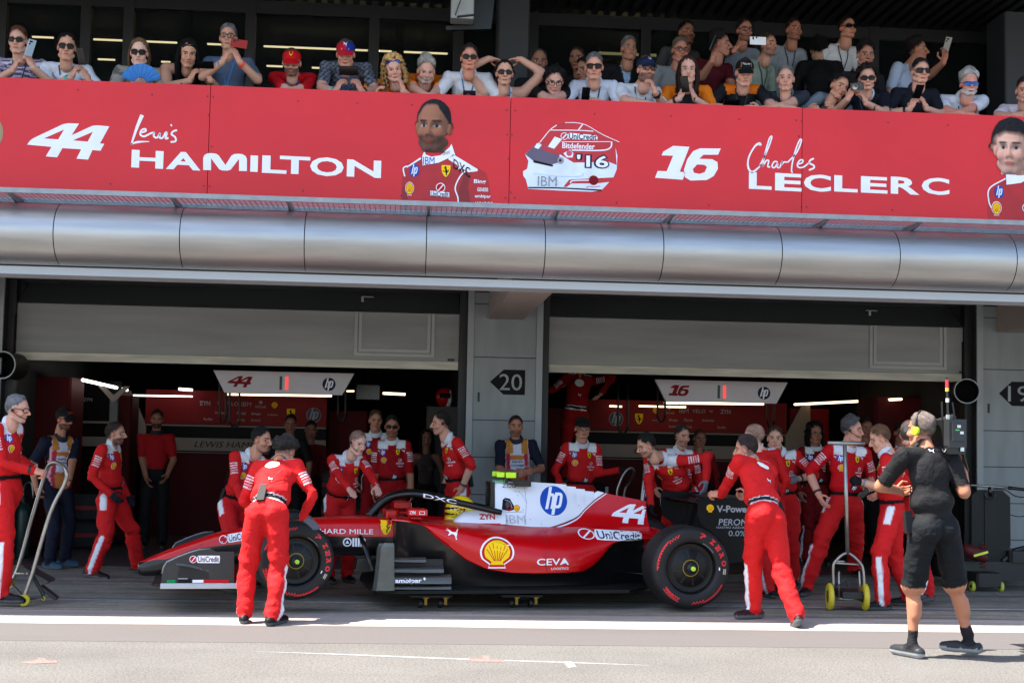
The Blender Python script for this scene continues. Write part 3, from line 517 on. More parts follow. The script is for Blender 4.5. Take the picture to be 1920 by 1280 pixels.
cab('tall_cabinet', 'dim red upright cabinet in the dark gap right of the left sponsor wall', 'cabinet', (614, 690), 20.6, 770, 1000, .4, M('garage_dim_red', (84, 8, 14), .6, spec=.15)); cab('tall_cabinet', 'dim red upright cabinet beside the central pillar in the right garage', 'cabinet', (1022, 1068), 19.6, 765, 1000, .4, M('garage_dim_red', (84, 8, 14), .6, spec=.15))
for lb, px, py, Y in (('small dark monitor hanging in the left garage right of the hp board', 690, 735, 18.9), ('small dark monitor hanging in the right garage near the bright tube', 1610, 790, 19.4)):
    p = atY(px, py, Y); mn = thing('garage_monitor', lb.replace('hp board', 'white board'), 'monitor', p); MB().box(p[0]-.17, p[0]+.17, Y, Y+.04, p[2]-.11, p[2]+.11, bev=.01).build('casing', GBLK, mn); MB().box(p[0]-.155, p[0]+.155, Y-.004, Y-.001, p[2]-.095, p[2]+.095).build('screen', M('monitor_screen', (26, 32, 40), .25, var=.3, vs=12), mn); MB().tube([(p[0], Y+.02, p[2]+.1), (p[0], Y+.02, 2.74)], .015, 6).build('hanger', GBLK, mn)
# shelf wall beside the left cabinet
Y = 19; sw = thing('black_shelf', 'black shelf with a cream shelf edge behind the marshal in the cap', 'shelf', atY(172, 1000, Y)); x0, x1 = atY(131, 800, Y)[0], atY(216, 800, Y)[0]; b = MB()
zq = lambda y, Y_=Y, x=172: float(atY(x, y, Y_)[2]); b.box(x0, x1, Y+.3, Y+.35, .9, 2.15); b.box(x0, x0+.03, Y, Y+.3, .9, 2.15); b.box(x0+.03, x1, Y, Y+.3, zq(822), zq(819)); b.build('carcass', GBLK, sw); MB().box(x0+.032, x1, Y-.012, Y-.002, zq(793), zq(789)).build('upper_edge', GCRM, sw); MB().box(x0+.032, x1, Y-.012, Y-.002, zq(836), zq(818)).build('lower_edge', GCRM, sw)
A = Art(); X = lambda x: float(atY(x, 790, Y)[0]); A.text('ZYN', X(155), zq(752), X(172), zq(746), PGR, 0, .02); A.build('lettering', lambda u, v, h: (u, Y-.013-h, v), sw)
p = atY(212, 790, 18.3); po = thing('cable_post', 'grey post with a cream forked bracket under the strip light', 'post', (p[0], 18.3, 0)); MB().box(p[0]-.05, p[0]+.05, 18.3, 18.4, 0, 1.96).build('upright', M('post_grey', (84, 84, 86), .6), po)
MB().prism([(p[0]-.2, 2.06), (p[0]-.02, 1.86), (p[0]+.02, 1.86), (p[0]+.2, 2.06), (p[0]+.13, 2.06), (p[0], 1.94), (p[0]-.12, 2.06)], 18.27, 18.31).build('fork', GCRM, po)
# hanging header boards
HDR = M('header_white', (188, 180, 184), .5, var=.03)
def header(label, xa, xb, ya, yb, num, Y=17.0):
    x0, x1 = atY(xa, ya, Y)[0], atY(xb, ya, Y)[0]; zt = float(atY((xa+xb)/2, ya+.02*0, Y)[2]); zb = float(atY((xa+xb)/2, yb, Y)[2]); h = thing('number_board', label, 'sign board', ((x0+x1)/2, Y, zb))
    q = .14; MB().prism([(x0, zt), (x0+q, zb), (x1-q, zb), (x1, zt)], Y, Y+.05).build('board', HDR, h); A = Art(); hh = zt-zb; xm = (x0+x1)/2
    n = (num44 if num == 44 else num16); A.put(n(PDR), x0+.17, zb+hh*.25, hh*.52); BF = lambda u, v, h_: (u, Y-.001-h_, v); A.build('race_number', BF, h); A = Art(); A.rect(xm-.05, zb+hh*.18, xm-.018, zb+hh*.8, M('flag_dark_green', (16, 70, 54), .5)); A.rect(xm+.018, zb+hh*.18, xm+.058, zb+hh*.8, M('flag_glow_red', (236, 70, 70), .5, emit=.25)); A.build('flag_mark', BF, h); A = Art(); A.put(hp_art(PN, PW), x1-.3, zb+hh*.48, hh*.6)  # red bar of the flag mark is made to glow by itself
    A.build('sponsor_badge', BF, h)
    b = MB()
    for x in (x0+.3, x1-.3): b.tube([(x, Y+.025, zt-.01), (x, Y+.025, 2.76)], .008, 6)
    b.build('hanger', GBLK, h)
header('white hanging board with number 44 in the left garage', 400, 664, 697, 738, 44); header('white hanging board with number 16 in the right garage', 1228, 1477, 714, 754, 16)
# ducts at the door corners
def duct(label, px, py, r, Y):
    p = atY(px, py, Y); d = thing('air_duct', label, 'air duct', p); P = [(r, 0), (r, .5), (r*1.05, .5), (r*1.05, .46)]
    MB().lathe([(r*.94, .3), (r*.94, .0), (r, 0), (r, .31)], p, (.25, 1, -.03), 28).build('tube', M('duct_black', (20, 19, 20), .45), d, 40); MB().lathe([(r*.97, -.004), (r*1.05, -.004), (r*1.05, .012), (r*1.0, .012)], p, (.25, 1, -.03), 28).build('rim', GAL, d, 40); MB().lathe([(0, .29), (r*.93, .29)], p, (.25, 1, -.03), 20).build('grille', GBLK, d)
    b = MB(); b.tube([Vector(p)+Vector((.05, .25, r)), Vector(p)+Vector((.05, .25, .6))], .012, 6); b.build('hanger', GBLK, d)
duct('black round air duct with a steel rim at the left door corner', 5, 684, .15, 15.92); duct('black round air duct with a steel rim beside the pillar with sign 19', 1813, 733, .142, 15.92)
# looped hoses hanging from the garage roof
for k, (px, y0, y1, w_, Y, lb) in enumerate(((418, 738, 792, 6, 18.2, 'thin black hose loop left of the board with number 44'), (440, 738, 800, 9, 18.0, 'thick black hose loop below the left end of the board with number 44'), (641, 735, 788, 7, 18.3, 'black cable loop hanging right of the board with number 44'), (1168, 760, 812, 9, 18.0, 'black hose loop hanging in front of the blue badge'), (1240, 755, 790, 7, 18.2, 'black hose loop below the left end of the board with number 16'), (1445, 752, 800, 6, 18.4, 'black cable loop below the right end of the board with number 16'))):
    pts = [atY(px-w_, y0-40, Y)]+[atY(px-w_*math.cos(t), y1-14+14*math.sin(t), Y+.05*math.sin(t)) for t in np.linspace(0, math.pi, 9)]+[atY(px+w_, y0-40, Y+.05)]
    tag(MB().tube(crom(pts, 3), .016, 6).build('hanging_hose', M('hose_black', (15, 15, 16), .5), None, True), lb, 'hose')
# crash helmet on the locker
p = atY(833, 762, 18.6); hm = thing('crash_helmet', 'red and white crash helmet on the dark grey locker', 'helmet', p); c = Vector(p)+Vector((0, 0, .13))
b = MB(); b.ball(c, (.12, .15, .135), 20); b.build('shell', M('helmet_red', (170, 16, 22), .3, coat=.5), hm, True); b = MB(); b.lathe([(.124, -.03), (.132, 0), (.124, .035)], c+Vector((.035, 0, -.01)), (1, .15, 0), 20); b.build('white_band', M('helmet_white', (220, 220, 224), .3), hm, True); MB().box(c.x-.07, c.x+.075, c.y-.152, c.y-.08, c.z-.02, c.z+.045, bev=.01).build('visor', GBLK, hm)
# ================================================================== the racing car (local axes: x rearwards, y away from the camera side, z up)
PSI = R_(7); CARO = (-1.018, 12.983, 0); CARS = (math.sin(PSI), -math.cos(PSI))
CAR = thing('racing_car', 'red white and black open wheel racing car number 44 raised on two wheeled skates', 'racing car', CARO, rotz=PSI)
CRED = M('car_red', (192, 4, 12), .26, coat=.2, var=.02, vs=2, spec=.35); CBLK = M('car_carbon', (10, 10, 12), .34, coat=.15, var=.25, vs=30, spec=.35); CMAT = M('carbon_matt', (13, 13, 15), .6, var=.2, vs=40); CWHT = M('car_white', (226, 228, 234), .3, coat=.8, var=.02); CSIL = M('carbon_bare_edge', (120, 122, 124), .35, metal=.5, var=.15, vs=14)
SLATM = M('slat_carbon', (64, 60, 54), .28, coat=.6, var=.12, vs=9); TYR = M('tyre_rubber', (12, 12, 13), .66, var=.14, vs=14, bump=.08, bs=90); RIMM = M('wheel_cover', (9, 9, 10), .4, var=.1, spec=.3); RIMD = M('wheel_slot', (4, 4, 5), .6)
def livery(name, pts, above, below, bands=(), rough=.3):
    """paint that changes along a line drawn in the car's own x and z"""
    m = bpy.data.materials.new(name); m.use_nodes = True; t = m.node_tree; b = t.nodes['Principled BSDF']; b.inputs['Roughness'].default_value = rough; b.inputs['Coat Weight'].default_value = .2; b.inputs['Specular IOR Level'].default_value = .35
    N = t.nodes.new; L = t.links.new; tc = N('ShaderNodeTexCoord'); sp = N('ShaderNodeSeparateXYZ'); L(tc.outputs['Object'], sp.inputs[0]); x0, x1 = pts[0][0], pts[-1][0]
    mr = N('ShaderNodeMapRange'); mr.inputs[1].default_value = x0; mr.inputs[2].default_value = x1; L(sp.outputs[0], mr.inputs[0]); fc = N('ShaderNodeFloatCurve'); c = fc.mapping.curves[0]
    for i, p in enumerate(pts):
        q = ((p[0]-x0)/(x1-x0), p[1]/1.5)
        if i == 0: c.points[0].location = q
        elif i == len(pts)-1: c.points[-1].location = q
        else: c.points.new(*q)
    for p in c.points: p.handle_type = 'VECTOR' if len(pts) < 6 else 'AUTO'
    fc.mapping.update(); L(mr.outputs[0], fc.inputs[1]); k = N('ShaderNodeMath'); k.operation = 'MULTIPLY_ADD'; L(fc.outputs[0], k.inputs[0]); k.inputs[1].default_value = -1.5; L(sp.outputs[2], k.inputs[2]); d = k.outputs[0]
    nz = N('ShaderNodeTexNoise'); nz.inputs['Scale'].default_value = 3; L(tc.outputs['Object'], nz.inputs[0]); cur = None
    steps = [(0, below)]
    for th, col, _ in bands: steps.append((th, col))
    steps.append((bands[-1][2] if bands else 0, above)); out = lin(below)+(1,)
    for th, col in steps[1:]:
        g = N('ShaderNodeMapRange'); g.inputs[1].default_value = th-.0012; g.inputs[2].default_value = th+.0012; L(d, g.inputs[0]); mx_ = N('ShaderNodeMix'); mx_.data_type = 'RGBA'; L(g.outputs[0], mx_.inputs[0])
        if cur is None: mx_.inputs[6].default_value = out
        else: L(cur, mx_.inputs[6])
        mx_.inputs[7].default_value = lin(col)+(1,); cur = mx_.outputs[2]
    L(cur, b.inputs['Base Color']); rr = N('ShaderNodeMapRange'); rr.inputs[3].default_value = rough-.04; rr.inputs[4].default_value = rough+.06; L(nz.outputs[0], rr.inputs[0]); L(rr.outputs[0], b.inputs['Roughness']); MATS[name] = m; return m
red, blk, wht = (192, 4, 12), (11, 11, 13), (226, 228, 234)
LCH = livery('chassis_livery', [(-1.4, .34), (-1.23, .375), (-1.085, .395), (-.88, .476), (-.757, .497), (-.5, .53), (-.1, .585), (.2, .606), (1.0, .609), (1.8, .609)], red, blk)
LEC = livery('engine_cover_livery', [(1.4, .735), (1.6, .732), (1.95, .70), (2.15, .69), (2.35, .70), (2.5, .735), (2.6, .765), (2.68, .80), (2.78, .885), (2.88, .965), (2.98, 1.03), (3.3, 1.3)], wht, red, [(-.026, wht, 0), (-.014, (120, 8, 22), 0), (.0, wht, .004)])
def ring(hw, zt, zb, e=.55, n=28):
    o = []; zc, hh = (zt+zb)/2, (zt-zb)/2
    for i in range(n):
        t = 2*math.pi*i/n; c, s = math.cos(t), math.sin(t); o.append((hw*math.copysign(abs(c)**e, c), zc+hh*math.copysign(abs(s)**e, s)))
    return o
CH = [(-1.365, .045, .335, .255), (-1.352, .07, .352, .236), (-1.3, .088, .378, .224), (-1.1, .112, .466, .232), (-.92, .125, .534, .262), (-.67, .145, .622, .305), (-.47, .165, .662, .335), (-.2, .185, .71, .37), (0, .2, .735, .39), (.2, .235, .76, .41), (.45, .27, .776, .42), (.7, .285, .78, .42), (.84, .29, .778, .42)]
b = MB(); b.loft([[(x, y, z) for y, z in ring(*interp(x, CH), e=.6)] for x in sorted(set(list(np.linspace(-1.365, -1.3, 5))+list(np.linspace(-1.3, .84, 34))))]); chas = b.build('chassis', LCH, CAR, 50)
TUB = [(.84, .29, .778), (1.0, .3, .752), (1.2, .305, .722), (1.35, .305, .72), (1.46, .30, .735), (1.6, .29, .745), (1.9, .28, .745)]
b = MB(); S = []
for x in np.linspace(.842, 1.9, 22):
    hw, zr = interp(x, TUB); o = [(hw-.02, .42), (hw, .47), (hw, zr-.04), (hw-.012, zr-.008), (hw-.03, zr), (hw-.065, zr-.008), (hw-.075, zr-.05), (hw-.085, .52), (.1, .47)]
    S.append([(x, -y, z) for y, z in o]+[(x, y, z) for y, z in reversed(o)])
b.loft(S); tub = b.build('cockpit_tub', LCH, CAR, 40)
MB().box(.845, .86, -.2, .2, .5, .745).build('dashboard', CMAT, CAR)
# headrest and fairing round the driver
b = MB(); S = []; HRT = [(1.44, .742), (1.5, .79), (1.56, .838), (1.64, .85), (1.95, .852)]
for s_ in (-1, 1):
    S = []
    for x in np.linspace(1.44, 1.95, 14):
        z, = interp(x, HRT); hw, zr = interp(x, TUB); S.append([(x, s_*p, q) for p, q in ((hw-.012, zr-.015), (hw-.03, (zr+z)/2), (hw-.06, z-.01), (hw-.09, z), (hw-.125, z-.012), (hw-.13, zr-.06), (hw-.06, zr-.03))])
    b.loft(S)
b.box(1.74, 1.95, -.17, .17, .62, .845, bev=.03); hrs = b.build('headrest', CWHT, CAR, 45)
# sidepods
YO_ = [(.86, .50, .775, .772, .78), (.95, .56, .77, .768, .775), (1.05, .61, .762, .757, .77), (1.13, .64, .75, .735, .768), (1.22, .665, .735, .65, .762), (1.37, .69, .70, .542, .755), (1.51, .705, .66, .438, .748), (1.7, .715, .61, .352, .74), (1.93, .715, .565, .318, .725), (2.2, .69, .525, .311, .705), (2.45, .64, .505, .311, .70), (2.63, .57, .51, .32, .70), (2.72, .53, .525, .36, .70), (2.82, .48, .55, .43, .70), (2.92, .43, .59, .54, .695), (3.02, .38, .615, .578, .68), (3.25, .30, .63, .588, .665), (3.5, .2, .6, .57, .63)]
pods = []
for s_ in (-1, 1):
    S = []
    for x in np.concatenate([np.linspace(.86, 1.3, 14), np.linspace(1.35, 3.5, 40)]):
        yo, zs, zl, zi = interp(x, YO_); zs = max(zs, zl+.003); yi = min(.23, yo-.08)
        o = [(yi-.03, zi+.01), (yi+.04, zi-.002), (yi+(yo-yi)*.45, zi+(zs-zi)*.36+.012), (yi+(yo-yi)*.8, zi+(zs-zi)*.72+.012), (yo-.025, zs), (yo-.004, zs*.75+zl*.25), (yo, zs*.4+zl*.6), (yo-.008, zl+.012), (yo-.03, zl), (yo-.1, zl+.004), (yi, zl+.03)]
        S.append([(x, s_*p, q) for p, q in o])
    o = MB().loft(S).build('sidepod', CRED, CAR, 50); pods.append(o); S = []
    for x in np.linspace(.9, 3.3, 34):
        yo, zs, zl, zi = interp(x, YO_); a = min(1, (x-.9)/.8); o = [(.1, zl+.02), (yo-.05, zl+.012), (yo-.07-.03*a, zl*.6+.07), (yo-.1-.06*(1-a), .2), (yo-.04, .17), (.1, .17)]
        S.append([(x, s_*p, q) for p, q in o])
    MB().loft(S).build('undercut', CBLK, CAR, 40)
# engine cover with shark fin
EC = [(1.868, 1.113, .105, .175, .255), (2.0, 1.118, .09, .17, .262), (2.2, 1.115, .055, .15, .262), (2.45, 1.102, .022, .11, .25), (2.6, 1.093, .014, .08, .24), (2.8, 1.06, .010, .055, .225), (3.0, 1.01, .009, .04, .2), (3.2, .975, .009, .028, .17), (3.386, .942, .008, .02, .14), (3.395, .70, .03, .05, .13), (3.46, .69, .028, .05, .12), (3.7, .62, .03, .05, .09)]
stp = [(2.56, 1.094), (2.585, 1.094), (2.588, 1.078), (2.68, 1.072), (2.683, 1.056), (2.77, 1.05), (2.773, 1.034), (2.86, 1.028), (2.863, 1.012)]
b = MB(); S = []
for x in sorted(set(list(np.linspace(1.868, 2.55, 14))+[p[0] for p in stp]+list(np.linspace(2.9, 3.38, 8))+[3.386, 3.395, 3.46, 3.58, 3.7])):
    zt, wt, wm, wb = interp(x, EC)
    if 2.555 < x < 2.87: zt = interp(x, stp)[0]
    zb = .5; o = [(wt*.6, zt), (wt, zt-min(.02, wt)), (wt+(wm-wt)*.5, zt*.6+.82*.4) if zt > .85 else (wt, zt-.01), (wm, min(.84, zt-.02)), (wm+(wb-wm)*.35, min(.765, zt-.035)), (wm+(wb-wm)*.8, min(.72, zt-.05)), (wb, min(.685, zt-.07)), (wb, zb)]
    S.append([(x, -p, q) for p, q in o]+[(x, p, q) for p, q in reversed(o)])
b.loft(S); eco = b.build('engine_cover', LEC, CAR, 40)
b = MB(); b.box(1.825, 1.866, -.135, -.085, .83, 1.112, bev=.008); b.box(1.825, 1.866, .085, .135, .83, 1.112, bev=.008); b.box(1.825, 1.866, -.085, .085, 1.08, 1.112); b.box(1.85, 1.866, -.085, .085, .83, 1.08); b.build('roll_hoop', CBLK, CAR)
b = MB(); b.box(2.06, 2.21, -.17, .17, 1.075, 1.125, bev=.02); b.box(2.0, 2.07, -.17, -.1, 1.09, 1.105); b.build('camera_pod', CBLK, CAR); FLY = M('fluorescent_yellow', (190, 240, 24), .45, var=.03)
for q in ((1.885, 1.96, -.13, -.1, 1.16, 1.205), (1.885, 1.96, .1, .13, 1.16, 1.205), (1.97, 2.07, -.135, -.1, 1.155, 1.205)): MB().box(*q, bev=.01).build('camera_fin', FLY, CAR)
b = MB(); b.tube([(1.98, -.115, 1.1), (1.98, -.115, 1.18)], .014); b.tube([(2.0, .05, 1.1), (2.02, .05, 1.24)], .006); b.box(1.93, 2.1, -.1, .1, 1.15, 1.2, bev=.02); b.build('camera_mast', CBLK, CAR); b = MB()
for i in range(7): b.tube([(1.86+i*.022, -.09, 1.11), (1.855+i*.022, -.09, 1.135)], .003, 5)
b.build('sensor_pin', M('pin_green', (90, 220, 120), .4), CAR)
# halo
HP = lambda s_: crom([(.70, 0, .775), (.765, 0, .85), (.83, s_*.008, .91), (.91, s_*.04, .957), (1.0, s_*.12, .985), (1.12, s_*.21, .993), (1.3, s_*.285, .968), (1.55, s_*.31, .915), (1.8, s_*.30, .86), (1.9, s_*.28, .838)], 5)
b = MB()
for s_ in (-1, 1): b.tube(HP(s_), [.042]*14+list(np.linspace(.037, .027, len(HP(1))-14)), 12, 0, True, 1, (0, 0, 1))
hal = b.build('halo', CBLK, CAR, True)
# mirrors
for s_ in (-1, 1):
    mi = child('mirror', CAR); b = MB(); b.loft([[(x, s_*(.56+p*k), .853+q*k) for p, q in ((-.1, -.025), (-.08, -.033), (.08, -.033), (.1, -.025), (.1, .025), (.08, .033), (-.08, .033), (-.1, .025))] for x, k in ((.99, .8), (1.01, 1), (1.14, 1.02), (1.155, .95))]); h = b.build('housing', CRED, mi, 40); MB().box(1.156, 1.159, s_*.56-.085, s_*.56+.085, .83, .878).build('mirror_glass', M('mirror_glass', (150, 158, 166), .05, metal=.9), mi)
    b = MB(); b.box(1.03, 1.12, min(s_*.3, s_*.52), max(s_*.3, s_*.52), .79, .802); b.tube([(1.04, s_*.52, .83), (1.0, s_*.36, .735)], .014); b.build('stalk', CRED, mi)
    if s_ < 0:
        A = Art(); A.text('ZYN', 1.0, .84, 1.05, .868, PW, 0, .02); A.rect(1.085, .838, 1.135, .866, PW, 0); A.rect(1.09, .842, 1.13, .862, PRED, 1); A.build('mirror_marks', wrapfn(bvh_of(h), (0, -3, 0), (1, 0, 0), (0, 0, 1), (0, 1, 0), .001, 4), mi)
b = MB(); b.prism([(.74, .74), (.79, .82), (.795, .82), (.86, .755)], -.1, .1); b.build('windscreen', CBLK, CAR)
b = MB(); b.box(.845, .95, -.16, -.1, .745, .835, bev=.015); b.box(.845, .95, .1, .16, .745, .835, bev=.015); b.build('cockpit_padding', CRED, CAR)
b = MB(); b.box(1.0, 1.05, -.13, .13, .6, .7, bev=.01); b.build('steering_wheel', CMAT, CAR)
# floor, vanes, slats
b = MB(); O_ = [(.66, -.3), (.72, -.74), (.9, -.82), (1.38, -.82), (3.0, -.80), (3.2, -.6), (3.3, -.46), (3.8, -.44)]; b.prism(O_+[(x, -y) for x, y in reversed(O_)], .155, .185, 'z'); b.build('floor', M('floor_black', (9, 9, 10), .6, var=.2, spec=.25), CAR)
b = MB(); b.prism([(.7, -.15), (3.4, -.15), (3.4, .15), (.7, .15)], .12, .154, 'z'); b.build('plank', CMAT, CAR)
for s_ in (-1, 1):
    b = MB()
    for z0, z1, xe in ((.425, .468, 1.14), (.335, .388, 1.30), (.238, .318, 1.37), (.188, .228, 1.37)):
        S = []
        for x in np.linspace(.84, xe, 8):
            t = (x-.84)/(xe-.84); y = .835-.05*t*t; zz = z0-.01*t; S.append([(x, s_*(y-.03), zz), (x, s_*y, zz+.012), (x, s_*(y-.006), z1*.6+z0*.4), (x, s_*(y-.05), z1), (x, s_*(y-.1), z1-.008)])
        b.loft(S)
    sl_ = b.build('floor_slat', SLATM, CAR, 50); b = MB(); b.box(.83, 1.3, min(s_*.7, s_*.73), max(s_*.7, s_*.73), .18, .45); b.build('slat_backing', RIMD, CAR); b = MB(); S = []
    for z, x0, x1 in ((.19, .66, .86), (.21, .672, .858), (.4, .69, .852), (.56, .7, .848), (.595, .715, .845), (.6, .73, .84)):
        S.append([(x0, s_*.83, z), (x0+.03, s_*.865, z), (x1-.05, s_*.87, z), (x1, s_*.845, z), (x1-.03, s_*.82, z)])
    b.loft(S); b.build('turning_vane', M('vane_carbon', (78, 82, 79), .3, metal=.3, coat=.3, var=.2, vs=7), CAR, 40); b = MB(); b.tube([(.57, s_*.62, .645), (.6, s_*.74, .56), (.665, s_*.84, .36)], [.02, .028, .02], 8, 0, True, .4); b.build('vane_strut', CBLK, CAR, True)
    if s_ < 0:
        A = Art(); A.text('ambipar', .865, .243, 1.1, .292, PW, 0, .025); A.put(Art().poly([(0, .5), (.4, 0), (0, -.5), (-.4, 0)], PW), 1.125, .287, .03); A.build('slat_lettering', wrapfn(bvh_of(sl_), (0, -3, 0), (1, 0, 0), (0, 0, 1), (0, 1, 0), .001, 4), sl_)
# front wing
fw = child('front_wing', CAR)
def wing(b, x0, z0, x1, z1, ya, yb, th=.018, arch=.02, n=5, m=0, drop=None):
    S = []
    for y in np.linspace(ya, yb, n):
        k = drop(y) if drop else 0; pts = []
        for t in (0, .15, .4, .75, 1): pts.append((x0+(x1-x0)*t, y, k+z0+(z1-z0)*t-arch*math.sin(math.pi*t)+th*(math.sin(math.pi*t**.5)+.1)))
        for t in (1, .75, .4, .15): pts.append((x0+(x1-x0)*t, y, k+z0+(z1-z0)*t-arch*math.sin(math.pi*t)-th*.2))
        S.append(pts)
    b.loft(S, m)
b = MB(); wing(b, -1.2, .245, -.92, .262, -.92, .92, n=9); b.build('main_plane', CBLK, fw, 50)
for x0, z0, x1, z1 in ((-.93, .29, -.72, .36), (-.74, .375, -.56, .47)):
    for s_ in (-1, 1): b = MB(); wing(b, x0, z0, x1, z1, s_*.15, s_*.92, .012, n=4); b.build('flap', CBLK, fw, 50)
EP = [(-1.117, .245), (-1.112, .344), (-1.098, .405), (-1.075, .442), (-.98, .487), (-.89, .522), (-.812, .546), (-.724, .554), (-.679, .53), (-.524, .528), (-.516, .245)]
for s_ in (-1, 1):
    ep = child('endplate', fw); o = MB().prism(EP, s_*.925, s_*.94).build('plate', M('endplate_carbon', (24, 25, 28), .4, coat=.2, var=.2, vs=5), ep); b = MB(); b.tube([(x, s_*.933, z) for x, z in EP[1:8]], .009, 6); b.build('bare_edge', CSIL, ep, True)
    S = []
    for x in np.linspace(-1.12, -.47, 8): S.append([(x, s_*.9, .262), (x, s_*.96, .268), (x, s_*1.0, .24-.012*abs(x+.8)), (x, s_*.99, .226), (x, s_*.9, .24)])
    MB().loft(S).build('foot_plate', M('foot_plate_silver', (176, 180, 180), .3, coat=.4, var=.06), ep, 40); b = MB(); S = []
    for x, z in zip(np.linspace(-1.0, -.73, 7), (.434, .43, .424, .416, .404, .39, .372)): S.append([(x, s_*.94, z), (x, s_*(.94+.06*math.sin(math.pi*min(1, (x+1.0)/.25+.15))), z-.012), (x, s_*.94, z-.02)])
    b.loft(S); b.build('dive_plane', CSIL, ep, 40); MB().prism([(-.99, .3), (-.97, .415), (-.9, .413), (-.73, .36), (-.72, .3)], s_*.9405, s_*.942).build('recess_panel', RIMD, ep)
    if s_ < 0:
        A = Art(); A.put(slash_art(), -.86, .466, .062, .062, 0); EF = lambda u, v, h: (u, -.943-h, v); A.build('sponsor_lettering', EF, ep); A = Art(); A.rect(-1.07, .27, -1.0, .295, PG, 1); A.rect(-.86, .27, -.77, .295, PW, 1); A.rect(-.77, .27, -.56, .295, PRED, 1); A.rect(-.98, .27, -.87, .303, PK, 1); A.rect(-.98, .303, -.9, .306, PW, 1); A.build('flag_stripe', EF, ep)
for s_ in (-1, 1): b = MB(); b.prism([(-1.16, .25), (-1.0, .25), (-.95, .36), (-1.1, .34)], s_*.06, s_*.075); b.build('wing_pylon', CBLK, fw)
# rear wing
rw = child('rear_wing', CAR); RP = [(3.715, .85), (3.72, 1.0), (3.735, 1.012), (4.25, 1.012), (4.27, .98), (4.24, .6), (4.2, .42), (4.02, .40), (3.95, .6), (3.84, .7), (3.75, .76)]
for s_ in (-1, 1):
    o = MB().prism(RP, s_*.565, s_*.58).build('endplate', M('wing_black', (7, 7, 8), .55, var=.2, spec=.2), rw)
    if s_ < 0:
        A = Art(); A.put(shell_art(False), 3.835, .912, .085); A.text('V-Power', 3.9, .875, 4.235, .94, PGR, 0, .03); A.text('PERONI', 3.92, .755, 4.23, .815, PGR, 0, .012, .12); A.text('NASTRO AZZURRO', 3.9, .725, 4.23, .745, PGR, 0, .01); A.text('0.0%', 4.02, .655, 4.19, .705, PGR, 0, .0); A.build('endplate_lettering', lambda u, v, h: (u, -.5805-h, v), o)
b = MB(); wing(b, 3.74, .955, 4.02, .985, -.565, .565, .022, .05, 7); wing(b, 4.0, .985, 4.2, 1.02, -.565, .565, .012, .02, 3); b.build('main_plane', CBLK, rw, 50)
b = MB()
for y in (-.1, .1): b.prism([(3.72, .55), (3.78, .55), (3.9, .975), (3.86, .975)], y-.008, y+.008)
b.build('pylon', CBLK, rw); b = MB(); wing(b, 3.76, .5, 3.98, .54, -.565, .565, .015, .02, 3); b.build('beam_wing', CBLK, rw, 50)
S = []
for x, w_, zt, zb in ((3.4, .16, .6, .2), (3.7, .12, .56, .24), (4.0, .07, .46, .32), (4.2, .05, .43, .34)): S.append([(x, y, z) for y, z in ring(w_, zt, zb, .7, 14)])
MB().loft(S).build('gearbox_fairing', CBLK, CAR, 40); MB().box(4.2, 4.215, -.03, .03, .35, .42).build('rain_light', M('rain_light_red', (120, 10, 14), .3), CAR)
b = MB(); b.prism([(3.3, .16), (3.85, .33), (3.85, .36), (3.3, .2)], -.46, .46); b.build('diffuser', CBLK, CAR)
